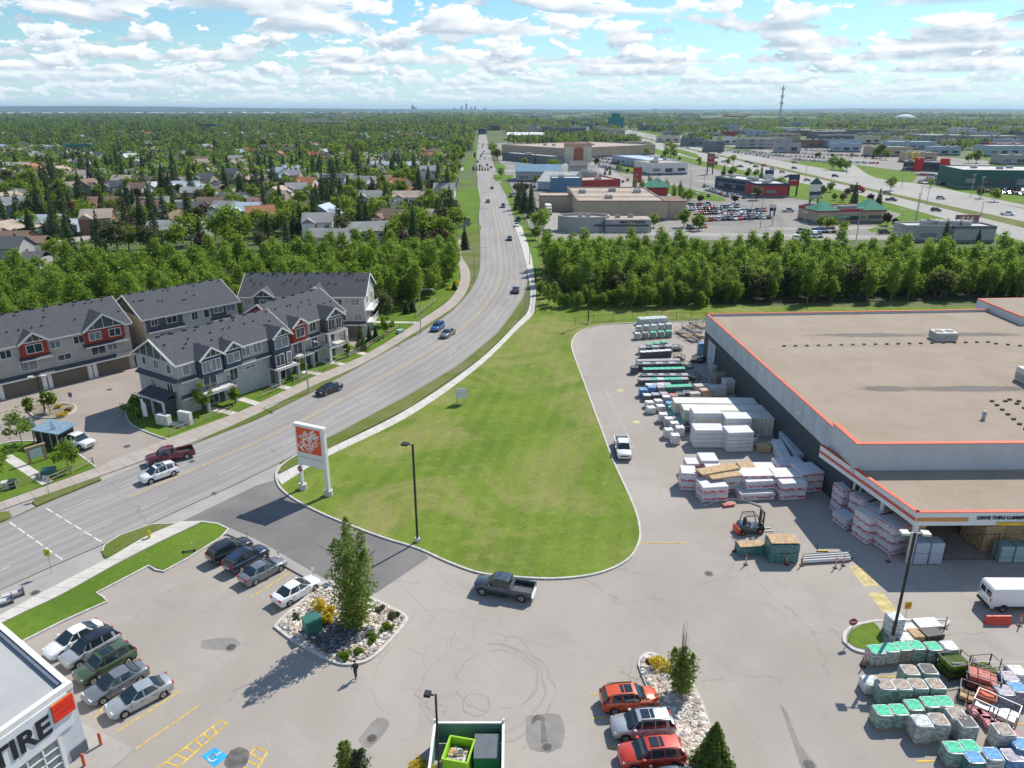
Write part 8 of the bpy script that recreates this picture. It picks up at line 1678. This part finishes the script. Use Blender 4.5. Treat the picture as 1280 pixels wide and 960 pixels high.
# ---- houses
HW = ['white', 'cream', 'grey', 'paleblue', 'tan', 'slate', 'white', 'brown']; HR = ['grey', 'dark', 'brown', 'grey', 'tan', 'paleblue', 'dark', 'terracotta', 'grey']
HWM, HRM = WC['white'], RC['grey']
def house(kind):
 t = thing('house', '', 'house', (0, -300, 0)); W, D, h, r = {0: (13, 9, 3.2, 2.2), 1: (10, 9, 5.8, 2.6), 2: (15, 10, 3.4, 2.4)}[kind]
 m = MB(); m.box(-W/2, W/2, -D/2, D/2, 0, h); m.build('wall', HWM, t); m = MB(); gable_roof(m, -W/2, W/2, -D/2, D/2, h, h+r, .5, .2); rf = m.build('roof', HRM, t); m = MB(); m.box(W*.2, W*.2+.8, .4, 1.2, h+r*.5, h+r+.8); m.build('chimney', WC['brown'], rf)
 m = MB();
 for x in (-W/2, W/2): m.add([(x, -D/2, h), (x, D/2, h), (x, 0, h+r)], [(0, 1, 2) if x > 0 else (2, 1, 0)])
 m.build('gable', HWM, t)
 for x in (-W*.35, -W*.1, W*.32): window(t, x, h-1.5, 1.5, 1.1, -D/2, mull=1); window(t, x, h-1.5, 1.3, 1.1, D/2, mull=1, face='y+')
 for s in (-1, 1): window(t, 0, h-1.4, 1.4, 1.1, s*W/2, face='x+' if s > 0 else 'x-')
 m = MB(); m.box(W*.08, W*.08+1.0, -D/2-.06, -D/2, 0, 2.1); m.build('door', WC['brown'], t)
 if kind:
  m = MB(); m.box(W*.5-.0, W*.5+5.8, -D/2-1.5, D/2-2.5, 0, 2.8); g = m.build('garage', HWM, t); m = MB(); q = MB(); gable_roof(q, W*.5, W*.5+5.8, -D/2-1.5, D/2-2.5, 2.8, 4.3, .4, .18); q.build('garage_roof', HRM, g); m = MB(); m.box(W*.5+.6, W*.5+5.2, -D/2-1.56, -D/2-1.5, 0, 2.2); m.build('garage_door', m_trim, g)
  m = MB(); m.box(-W*.3-2.2, -W*.3+2.2, -D/2-1.6, -D/2, 0, h-.2); b = m.build('front_bay', HWM, t); m = MB(); xm = -W*.3; z = h-.2
  m.add([(xm-2.7, -D/2-2, z), (xm, -D/2-2, z+1.6), (xm, 0, z+1.6), (xm-2.7, 0, z)], [(0, 1, 2, 3)]); m.add([(xm+2.7, -D/2-2, z), (xm+2.7, 0, z), (xm, 0, z+1.6), (xm, -D/2-2, z+1.6)], [(0, 1, 2, 3)]); m.add([(xm-2.5, -D/2-1.62, z), (xm+2.5, -D/2-1.62, z), (xm, -D/2-1.62, z+1.5)], [(0, 1, 2)]); m.build('bay_roof', HRM, b)
 return t
HP = [house(k) for k in range(3)]
NH = [(105, 268, 2, 'cream', 'terracotta', -8), (57, 288, 2, 'paleblue', 'paleblue', 10), (18, 272, 1, 'paleblue', 'grey', 20), (133, 261, 0, 'brown', 'brown', 0), (176, 250, 1, 'white', 'brown', -15), (8, 312, 2, 'brown', 'brown', 12), (217, 296, 2, 'grey', 'grey', 4), (266, 262, 0, 'tan', 'brown', -10), (297, 262, 0, 'cream', 'brown', -12), (286, 278, 1, 'white', 'grey', -6), (312, 280, 1, 'white', 'paleblue', 0), (237, 268, 0, 'grey', 'dark', 10), (291, 228, 1, 'grey', 'dark', -15), (349, 226, 1, 'paleblue', 'paleblue', -30), (346, 240, 0, 'tan', 'brown', -5), (372, 250, 1, 'cream', 'grey', 12), (399, 236, 1, 'white', 'paleblue', 0), (421, 236, 1, 'paleblue', 'dark', 5), (437, 252, 2, 'tan', 'brown', 0), (453, 240, 1, 'white', 'grey', -20), (472, 236, 0, 'cream', 'tan', 6), (466, 262, 1, 'paleblue', 'grey', 0), (492, 290, 1, 'cream', 'brown', -25), (459, 298, 2, 'cream', 'grey', 12), (512, 254, 2, 'white', 'tan', 2), (546, 244, 0, 'cream', 'brown', 0), (328, 285, 1, 'white', 'terracotta', 18), (400, 296, 1, 'white', 'grey', 8), (414, 306, 0, 'grey', 'grey', -6), (330, 262, 0, 'tan', 'brown', 20), (535, 224, 1, 'white', 'grey', 10), (545, 198, 1, 'grey', 'brown', 0), (474, 212, 2, 'white', 'paleblue', 0), (190, 240, 0, 'white', 'white', 5), (35, 250, 0, 'grey', 'grey', -6), (86, 240, 0, 'white', 'tan', 8), (165, 205, 1, 'white', 'white', 0), (120, 222, 2, 'paleblue', 'grey', 12), (60, 212, 0, 'cream', 'brown', 0), (300, 214, 1, 'grey', 'tan', 0), (254, 210, 1, 'cream', 'brown', 8), (215, 228, 0, 'brown', 'brown', -8), (503, 236, 0, 'grey', 'dark', 3), (15, 332, 1, 'grey', 'dark', 5), (385, 268, 0, 'white', 'brown', -4)]
HS = []; LH = {}
SIDE = ['far left', 'left', 'left of centre', 'centre left', 'by the arterial road']
def hplace(px, py, k, w, r, deg, near=True):
 p = U(px, py);
 key = (w, r, k); n_ = LH.get(key, 0); LH[key] = n_+1
 s = SIDE[min(4, max(0, int(px/118)))]; d = 'nearest the wood' if py > 270 else 'in the second belt' if py > 240 else 'in the middle distance' if py > 205 else 'far off among trees'
 lb = f"{w.replace('paleblue', 'pale blue')} {['bungalow', 'two-storey house', 'long house'][k]} with {r.replace('paleblue', 'pale blue')} roof {d}, {s}"
 if lb in LH: LH[lb] += 1
 else: LH[lb] = 1
 o = dup(HP[k], (p.x, p.y, -.01), R(deg), lb, 'houses of the left suburb', 1.0, {HWM.name: WC[w], HRM.name: RC[r]}); HS.append((p.x, p.y))
for h_ in NH: hplace(*h_)
rg = random.Random(11); tries = 0; nh = 0
while nh < 190 and tries < 9000:
 tries += 1; py = 168+(300-168)*rg.random()**1.5; px = rg.uniform(-40, 560)
 if py > 285 and px > 250: continue
 p = U(px, py)
 if min((math.dist((p.x, p.y), q) for q in HS)) < (19 if py > 220 else 23): continue
 if rg.random() < (190-py)/40 and px < 240: continue
 hplace(px, py, rg.randrange(3), rg.choice(HW), rg.choice(HR), rg.choice((-30, -10, 0, 15, 60, 80, 90, 180))); nh += 1
# ---- suburb trees
def clear(x, y, r=6.5): return all((x-a)**2+(y-b)**2 > r*r*1.6 for a, b in HS)
RES = [U2(p) for pts in (((-60, 318), (40, 312), (75, 303), (110, 296), (160, 283), (215, 268), (265, 262)), ((265, 262), (330, 252), (420, 240), (500, 232), (575, 226)), ((215, 268), (235, 250), (300, 236), (380, 222)), ((130, 296), (150, 276))) for a, b in zip(pts, pts[1:]) for p in [(a[0]+(b[0]-a[0])*k/6, a[1]+(b[1]-a[1])*k/6) for k in range(6)]]
def offroad(x, y): return all((x-a)**2+(y-b)**2 > 42 for a, b in RES)
SP1 = [(95, 342, 1.15), (108, 330, .9), (239, 284, 1.0), (486, 284, 1.25), (425, 292, 1.0), (451, 290, 1.0), (62, 262, .9), (55, 284, .8), (98, 262, 1.), (205, 246, 1.3), (214, 250, 1.1), (131, 250, .8), (417, 226, .9), (443, 216, 1.), (411, 250, .8), (458, 226, .8), (372, 214, .9), (548, 232, 1.2), (560, 250, 1.2), (556, 268, 1.), (565, 284, 1.), (551, 280, .9), (648, 262, 1.05), (656, 266, 1.1), (664, 272, 1.0), (652, 254, .9), (1097, 262, .8), (581, 312, .8), (1180, 302, .5), (1222, 303, .5), (664, 262, .9)]
allsp = 0; SL_ = {}
def where(px, py):
 s = SIDE[min(4, max(0, int(px/118)))] if px < 590 else 'right side'
 d = 'just behind the left wood' if py > 262 else 'among the nearer houses' if py > 235 else 'among the middle houses' if py > 205 else 'among the far houses'
 return f'{d}, {s}'
for px, py, s in SP1: p = U(px, py); put(SPR, p.x, p.y, rg, 'dark pointed spruce '+(where(px, py) if px < 590 else ('beside the tan store by the arterial road' if px < 700 else 'near the highway restaurants')), 'dark spruces of the town', s); allsp += 1
for px, py in ((802, 243), (822, 244), (833, 243), (842, 250), (850, 246), (812, 236), (793, 240)): p = U(px, py); t = dup(bpy.data.objects['column_poplar'], (p.x, p.y, 0), rg.uniform(0, 6), 'slim columnar poplar in the row beside the red pylon sign', 'columnar poplars', .75); t['category'] = 'tree'
GB1 = [(565, 226, 1.5), (572, 216, 1.4), (568, 208, 1.5), (576, 202, 1.4), (580, 194, 1.5), (575, 188, 1.5), (583, 184, 1.5), (586, 177, 1.5), (561, 240, 1.3), (556, 258, 1.3), (562, 274, 1.2), (568, 292, 1.2), (558, 304, 1.2), (570, 200, 1.6), (300, 196, 1.9), (330, 190, 2.0), (240, 205, 1.6), (345, 262, 1.4), (200, 272, 1.2), (420, 200, 1.8), (450, 196, 1.8), (515, 240, 1.7), (500, 236, 1.5), (152, 268, 1.1), (68, 325, .9), (385, 285, 1.3), (360, 290, 1.4), (340, 296, 1.2), (520, 285, 1.2), (540, 296, 1.1), (817, 284, .95), (855, 284, 1.05), (873, 288, .85), (674, 292, 1.), (670, 300, .8), (678, 285, .9), (1025, 286, .7), (1036, 288, .7), (1054, 292, .7), (1050, 213, 1.5), (1040, 212, 1.4), (1058, 214, 1.1), (1100, 198, 1.6), (1095, 198, 1.4), (1107, 200, 1.4), (838, 196, 1.5), (832, 197, 1.1), (843, 197, 1.), (790, 184, 1.6), (783, 182, 1.5), (796, 184, 1.2), (808, 195, 1.), (1113, 238, 1.), (1038, 240, .8), (974, 236, .9), (916, 204, .9), (910, 206, .8), (1220, 204, 1.6), (1210, 204, 1.3), (1225, 248, .8), (1243, 252, .8), (1163, 234, .6), (618, 198, 1.2), (622, 200, 1.2), (616, 192, 1.2), (626, 222, .9), (690, 214, 1.), (745, 208, 1.), (1108, 282, .8), (1118, 284, .7), (945, 250, .9), (918, 254, .8), (875, 254, .8)]
for px, py, s in GB1: p = U(px, py); put(GAR[:4] if px not in (1108, 1118, 918, 875) else [GAR[4]], p.x, p.y, rg, ('green leafy tree '+where(px, py)) if px < 590 else 'leafy green tree among the car parks and roads on the right', 'leafy trees of the town', s*.9)
nR = 0
for _ in range(900):
 px = rg.uniform(640, 1300); py = rg.uniform(176, 262); p = U(px, py)
 if hwy(px, py) or blocked(p.x, p.y) or noise.noise(Vector((p.x*.02, p.y*.02, 7))) < .12 or (690 < px < 850 and 225 < py) or (860 < px < 960 and 225 < py) or (px > 1120 and 200 < py < 245): continue
 put(GAR if rg.random() < .75 else SPR, p.x, p.y, rg, 'small tree in the commercial strip '+('near the malls' if px < 860 else 'along the highway' if px < 1100 else 'beyond the highway at far right'), 'small trees of the commercial strip', rg.uniform(.4, .8)); nR += 1
 if nR > 95: break
cand = []
for _ in range(60000):
 py = 165+(318-165)*rg.random(); px = rg.uniform(-60, 592); p = U(px, py)
 if p.y < 212 or inside(WL, p.x, p.y) : continue
 if 566 < px and py > 218: continue
 if px > 573 and py > 178: continue
 cand.append((p.x, p.y, px, py))
 if len(cand) > 14000: break
rg.shuffle(cand); CELL = {}; nS = allsp; nB = len(GB1); far_items = []; pick = []
for x, y, px, py in cand:
 mind = 6.8 if y < 420 else 7.4 if y < 700 else 8.
 if rg.random() > .80 and y < 500: continue
 k = (int(x//mind), int(y//mind))
 if any((x-a)**2+(y-b)**2 < mind**2 for i in (-1, 0, 1) for j in (-1, 0, 1) for a, b in CELL.get((k[0]+i, k[1]+j), ())): continue
 if not clear(x, y) or not offroad(x, y): continue
 # thin out gardens near the viewer so roofs and lawns stay visible
 if y < 480 and noise.noise(Vector((x*.03, y*.03, 0))) < -.14: continue
 CELL.setdefault(k, []).append((x, y)); pick.append((y, x, px, py))
pick.sort()
for y, x, px, py in pick:
 sp = rg.random() < (.34 if px > 120 else .40)
 if sp and nS < 295: put(SPR, x, y, rg, 'dark pointed spruce '+where(px, py), 'dark spruces of the town', rg.uniform(.62, 1.2)); nS += 1
 elif not sp and nB < 295: put(GAR, x, y, rg, 'green leafy tree '+where(px, py), 'leafy trees of the town', rg.uniform(.65, 1.25)); nB += 1
 else: far_items.append((x, y, sp, rg.uniform(.85, 1.35)))
# ---- far canopy as stuff: low-detail crowns, bigger groves with distance
nr = np.random.default_rng(8)
def templ(n, cone, w, h):
 if cone: t = 1-nr.uniform(0, 1, n)**.5; a = nr.uniform(0, 6.28, n); r = w*(1-t)*nr.uniform(.6, 1, n); P = np.stack([r*np.cos(a), r*np.sin(a), .5+t*(h-.5)], 1)
 else: d = nr.normal(size=(n, 3)); d /= np.linalg.norm(d, axis=1)[:, None]; P = d*nr.uniform(.6, 1, n)[:, None]; P = np.stack([P[:, 0]*w, P[:, 1]*w, h*.55+P[:, 2]*h*.45], 1)
 out = P-np.array([0, 0, h*.4]); out /= np.linalg.norm(out, axis=1)[:, None]; V, F = quads(P, w*.26, nr, .3, .8, out); return V.reshape(-1, 4, 3)
TB = [templ(46, False, 3.4, 8) for _ in range(5)]; TS = [templ(40, True, 2.6, 12.5) for _ in range(4)]
def inst(items, T):
 Vs = []
 for x, y, s, sz in items: V = T[nr.integers(0, len(T))]; a = nr.uniform(0, 6.28); c_, s_ = math.cos(a)*s, math.sin(a)*s; W = np.empty_like(V); W[..., 0] = V[..., 0]*c_-V[..., 1]*s_+x; W[..., 1] = V[..., 0]*s_+V[..., 1]*c_+y; W[..., 2] = V[..., 2]*sz; Vs.append(W)
 V = np.concatenate(Vs).reshape(-1, 3); return V, np.arange(len(V)).reshape(-1, 4), 0
SB = [(x, y, s, s) for x, y, sp, s in far_items if not sp]; SS = [(x, y, s, s) for x, y, sp, s in far_items if sp]
def nz(x, y, f, o=0): return noise.noise(Vector((x*f, y*f, o)))
N2 = 0
for _ in range(30000):                                              # 650 m - 2.2 km
 py = 157+(203-157)*nr.random()**.9; px = nr.uniform(-80, 1360); p = U(px, py); x, y = p.x, p.y
 if 590 < px < 628 and py > 165: continue
 right = px > 612
 if right:
  if hwy(px, py) or blocked(x, y): continue
  t_ = nz(x, y, .006, 3)+.35*nz(x, y, .03, 4)
  if t_ < (.16 if py > 168 else .02): continue
  if py > 190: continue
 elif py > 190 or blocked(x, y): continue
 elif py > 168 and nr.random() < .58: continue
 s = nr.uniform(.8, 1.4)*(1.25 if py < 168 else 1.); sp = nr.random() < .42
 (SS if sp else SB).append((x, y, s, s*nr.uniform(.8, 1.1)))
 N2 += 1
 if N2 > 8500: break
for _ in range(9500):                                               # groves to the horizon
 py = 138.3+(158-138.3)*nr.random(); px = nr.uniform(-80, 1360); p = U(px, py)
 if blocked(p.x, p.y): continue
 if px > 640 and 140.5 < py < 150 and nz(p.x, p.y*.4, .0012, 6) > .12: continue
 s = 2.2+8.5*((158-py)/19)**2; (SS if nr.random() < (.75 if py < 141.5 else .35) else SB).append((p.x, p.y, s, nr.uniform(1.0, 1.7)))
L_far = mat_leaf('far_canopy', (.045, .092, .020), (.155, .235, .048), .4, .09); L_fars = mat_leaf('far_conifers', (.014, .032, .018), (.040, .068, .030), .15, .09)
merged('far_canopy', 'merging leafy crowns covering the land out to the horizon', 'woodland', [inst(SB, TB)], [L_far]); merged('far_conifers', 'merging dark conifer tops among the far woods', 'woodland', [inst(SS, TS)], [L_fars])
# ---- vehicles in the car parks and on the highway
m_lotd = mat_paving('older_asphalt', (.19, .18, .17), (.26, .245, .23), (.14, .13, .125), .05)
for i, pts in enumerate((((845, 250), (965, 250), (985, 284), (870, 282)), ((895, 238), (945, 246), (900, 250), (870, 240)), ((640, 196), (700, 200), (703, 207), (640, 206)), ((745, 196), (795, 203), (780, 216), (745, 206)), ((1150, 217), (1215, 224), (1210, 236), (1140, 228)), ((880, 183), (965, 193), (1040, 196), (1040, 203), (960, 200)), ((720, 172), (790, 175), (795, 181), (725, 179)), ((642, 228), (688, 230), (690, 250), (648, 252)), ((1000, 180), (1100, 184), (1100, 196), (1010, 192)))): sheet('car_park', px_poly(pts), -.004+.0004*i, m_lotd)
FC = []; rg = random.Random(17); cols = ['white', 'silver', 'grey', 'black', 'navy', 'red', 'white', 'slate', 'black', 'champagne', 'grey', 'maroon', 'blue']
CW = {'slate': 'dark grey', 'champagne': 'beige', 'grey': 'grey', 'navy': 'dark blue'}
nfar = [0]
def fcar(px, py, deg, place, group, kind=None, col=None):
 if nfar[0] >= 292: return
 kind = kind or rg.choice(('sedan', 'suv', 'suv', 'pickup')); col = col or rg.choice(cols); p = U(px, py)
 o = dup(FARP[kind], (p.x, p.y, .012), R(deg), f"{CW.get(col, col)} {'pickup' if kind == 'pickup' else 'SUV' if kind == 'suv' else 'sedan'} {place}", group, 1., {PAINT.name: PT[col]}); o['category'] = 'pickup' if kind == 'pickup' else 'car'; nfar[0] += 1
def frow(a, b, n, deg, place, group, skip=.12):
 for k in range(n):
  if rg.random() < skip: continue
  t = (k+rg.uniform(-.08, .08))/max(1, n-1); fcar(a[0]+(b[0]-a[0])*t, a[1]+(b[1]-a[1])*t, deg+rg.choice((0, 180)), place, group)
G_ = 'cars in the highway-side car parks'
for a, b, n, pl in (((853, 259), (885, 257), 9, 'in the back row right of the tan store'), ((880, 261), (926, 259), 11, 'in the second row right of the tan store'), ((905, 267), (955, 264), 11, 'in the third row right of the tan store'), ((882, 276), (960, 273), 12, 'in the front row right of the tan store'), ((862, 286), (880, 284), 4, 'under the round tree right of the tan store')): frow(a, b, n, 90, pl, G_)
for a, b, n, pl in (((880, 234), (905, 243), 6, 'before the dark strip shops'), ((900, 242), (930, 248), 5, 'before the dark strip shops, lower row'), ((858, 240), (885, 246), 5, 'by the columnar poplars'), ((1000, 291), (1040, 290), 8, 'behind the wood, in the dark car row'), ((1005, 297), (1030, 296), 5, 'behind the wood, right at its top edge'), ((975, 297), (995, 300), 3, 'at the top edge of the right wood'), ((700, 190), (760, 196), 12, 'by the arched mall entrance'), ((745, 206), (775, 214), 8, 'beside the long teal building'), ((745, 198), (790, 203), 12, 'between teal shop and long teal building'), ((765, 232), (785, 226), 4, 'behind the tan store'), ((730, 176), (790, 178), 12, 'in the lot before the dark shop'),
     ((641, 200), (700, 204), 9, 'on the mall lot by the arterial road'), ((645, 232), (676, 236), 5, 'before the metal-roofed building'), ((640, 246), (676, 250), 4, 'in the small lot near the spruces')): frow(a, b, n, 80, pl, G_)
for a, b, n, pl in (((1160, 223), (1200, 226), 14, 'in the bright back row of the dealership'), ((1150, 229), (1215, 233), 16, 'in the middle row of the dealership'), ((1240, 241), (1300, 246), 10, 'in the front row before the glass showroom'), ((1232, 236), (1300, 240), 10, 'right below the glass showroom'), ((890, 187), (960, 197), 16, 'in the long lot beyond the highway'), ((965, 194), (1030, 198), 14, 'in the far lot beyond the highway'), ((1000, 187), (1090, 191), 14, 'in the distant lot of the business park')): frow(a, b, n, 75, pl, 'cars at the dealerships beyond the highway', .1)
for px, py in ((1044, 221), (993, 211), (1075, 237), (1176, 249), (1109, 243), (1114, 251), (1170, 264), (1259, 269), (1009, 226), (978, 216), (966, 212), (940, 205), (945, 209), (934, 203), (955, 208), (960, 217), (985, 222), (915, 197), (900, 192), (885, 192), (870, 184), (860, 186), (905, 203), (925, 209), (895, 198), (842, 178), (850, 183), (880, 184), (1040, 231), (993, 204)): fcar(px, py, -43 if px < 1000 else -40, 'driving on the highway '+('near the right edge' if px > 1150 else 'by the restaurants' if px > 1000 else 'at the busy junction' if px > 900 else 'far up'), 'vehicles on the highway')
for px, py in ((598, 186), (603, 184), (605, 190), (601, 196), (600, 200), (606, 199), (603, 193), (597, 203), (609, 207), (614, 210), (600, 208), (592, 211), (604, 181), (599, 180)): fcar(px, py, 90, 'queueing on the arterial road by its planted median', 'cars queueing up the arterial road')
for px, py in ((119, 282), (129, 280), (10, 310), (228, 276)): fcar(px, py, 20, 'parked on the near street of the left suburb', 'cars in the left suburb')
fcar(985, 265, 5, 'alone in the open lot left of the green gabled pylon', G_, 'pickup', 'silver'); fcar(1105, 292, 0, 'parked at the right wood edge by low trees', G_, 'suv', 'black')
CV = []; rg = random.Random(23); cm = [PT[c] for c in ('white', 'silver', 'grey', 'black', 'red')]
cb = arr(FARP['suv'].data); cf = [tuple(p.vertices) for p in FARP['suv'].data.polygons if len(p.vertices) == 4]
for a, b, n in [((740, 201), (792, 208), 16), ((748, 209), (788, 215), 12), ((640, 196), (700, 199), 16), ((702, 178), (780, 181), 22), ((1148, 219), (1212, 224), 18), ((1155, 226), (1225, 231), 18), ((1228, 240), (1310, 246), 16), ((855, 263), (905, 262), 12), ((905, 271), (955, 270), 12), ((870, 268), (900, 267), 8), ((884, 238), (912, 247), 8), ((735, 214), (765, 226), 10), ((958, 187), (1050, 190), 24), ((1100, 181), (1150, 183), 16), ((870, 184), (960, 192), 26), ((880, 187), (990, 197), 30), ((965, 191), (1080, 196), 30), ((990, 200), (1035, 203), 12), ((800, 172), (845, 179), 20), ((806, 170), (860, 176), 20), ((740, 170), (785, 172), 18), ((700, 182), (760, 184), 22), ((640, 184), (700, 186), 18), ((640, 189), (690, 190), 14), ((1010, 172), (1060, 176), 16), ((1100, 176), (1180, 178), 22), ((1180, 186), (1280, 192), 26), ((1060, 203), (1100, 205), 9), ((1190, 212), (1240, 214), 10), ((930, 176), (990, 180), 18), ((820, 168), (870, 170), 16), ((1190, 160), (1280, 163), 20), ((1040, 166), (1120, 167), 16)]:
 for k in range(n): px = a[0]+(b[0]-a[0])*(k+rg.uniform(-.2, .2))/n; py = a[1]+(b[1]-a[1])*k/n; p = U(px, py); V = cb.copy(); an = R(78); c_, s_ = math.cos(an), math.sin(an); W = np.stack([V[:, 0]*c_-V[:, 1]*s_+p.x, V[:, 0]*s_+V[:, 1]*c_+p.y, V[:, 2]], 1); CV.append((W, np.array(cf), rg.randrange(5)))
merged('distant_cars', 'glinting rows of tiny cars in the distant lots', 'cars', CV, cm)
# white truck at the loading dock, red truck on the highway
def truck(px, py, deg, cab, boxc, label, L=9):
 p = U(px, py); t = thing('truck', label, 'truck', (p.x, p.y, 0), R(deg)); m = MB(); m.box(-L, 0, -1.25, 1.25, 1.1, 3.8); m.build('cargo_box', WC[boxc], t); m = MB(); m.loft([[(.3, -1.2, .6), (.3, 1.2, .6), (.3, 1.15, 3.2), (.3, -1.15, 3.2)], [(1.7, -1.2, .6), (1.7, 1.2, .6), (1.5, 1.1, 3.1), (1.5, -1.1, 3.1)], [(2.9, -1.1, .6), (2.9, 1.1, .6), (2.8, 1., 1.7), (2.8, -1., 1.7)]]); m.build('cab', WC[cab], t); m = MB(); m.box(1.95, 2.2, -.9, .9, 2.0, 2.6); m.build('windscreen', m_carglass, t)
 for x in (-L+1, -L+2.2, -1.5, 2.0): m = MB(); m.cyl((x, -1.25, .5), (x, 1.25, .5), .5, .5, 12); m.build('wheel_pair', m_tyre, t)
truck(686, 268, -88, 'white', 'white', 'white lorry backed into the loading dock of the tan store', 9); truck(1074, 240, -40, 'red', 'brown', 'red tipper truck on the highway by the restaurant', 5)
# planted median of the arterial road
t = tag(bpy.data.objects.new('median_planter', None), 'planted island with small conifers across the arterial road', 'planter'); COL.objects.link(t); p0 = U(590, 213); t.location = p0; q0 = U(611, 213)-p0; m = MB(); m.box(0, q0.x, -1.6, 1.6, 0, .35); m.build('bed', m_dirt, t)
for i in range(6): p = U(592+i*3.6, 213); o = put(SPR, p.x, p.y, rg, 'small conifer on the planted island in the arterial road', 'conifers on the road island', .3)
# light poles by the highway and in the lots
def slim_pole(px, py, h, label): p = U(px, py); t = thing('light_pole', label, 'light pole', (p.x, p.y, 0), 0, 'light poles of the commercial strip'); m = MB(); m.cyl((0, 0, 0), (0, 0, h), .16, .10, 6); m.build('pole', m_steel, t); m = MB(); m.box(-.9, .9, -.2, .2, h, h+.2); m.build('lamp_head', m_hvac, t)
for i, (px, py, h) in enumerate(((1145, 277, 14), (1142, 286, 13), (1124, 290, 8), (1158, 256, 13), (1070, 300, 11), (1127, 234, 11), (1132, 196, 12), (1006, 228, 12), (862, 245, 12), (950, 286, 11), (938, 277, 11), (862, 215, 12), (1213, 246, 11), (1224, 250, 11), (1226, 270, 6), (965, 282, 7), (1005, 282, 5), (898, 190, 12), (1058, 218, 12), (880, 232, 9))): slim_pole(px, py, h, 'tall light pole '+['on the grass point by the ramp, left one', 'on the ramp edge behind the wood', 'short one behind the wood left of the ramp', 'on the green median', 'at the wood edge left of the ramp', 'by the service road', 'behind the leafy trees', 'beside the highway left of the gabled pylon', 'by the columnar poplars', 'at the lot corner near the wood', 'among the parked cars right of the tan store', 'behind the white-walled shop', 'before the dealership, left one', 'before the dealership, right one', 'short one on the median at right', 'in the open lot', 'short one by the restaurant', 'far up the highway', 'beside the leafy clump by the highway', 'before the strip shops'][i])
# remove the unused patterns
bpy.context.view_layer.update()
for r_ in [o for o in bpy.data.objects if o.parent is None and abs(o.location.y+300) < .01]:
 for c in list(r_.children_recursive)+[r_]: bpy.data.objects.remove(c)
# ------------------------------------------------------------------ the air between here and the horizon
HAZE = True
if HAZE:
 m = bpy.data.materials.new('haze_air'); m.use_nodes = True; T = NT(m.node_tree); T.n.remove(T.n['Principled BSDF']); v = T.new('ShaderNodeVolumePrincipled'); v.inputs['Color'].default_value = (.50, .74, 1., 1); v.inputs['Density'].default_value = .000040; v.inputs['Anisotropy'].default_value = .2
 T.l.new(v.outputs[0], T.n['Material Output'].inputs['Volume']); m.cycles.homogeneous_volume = True
 mb = MB(); mb.box(-26500, 26500, -450, 30500, -1.03, 130); tag(mb.build('haze', m), 'pale blue air between the viewer and the horizon', 'haze', kind='stuff')
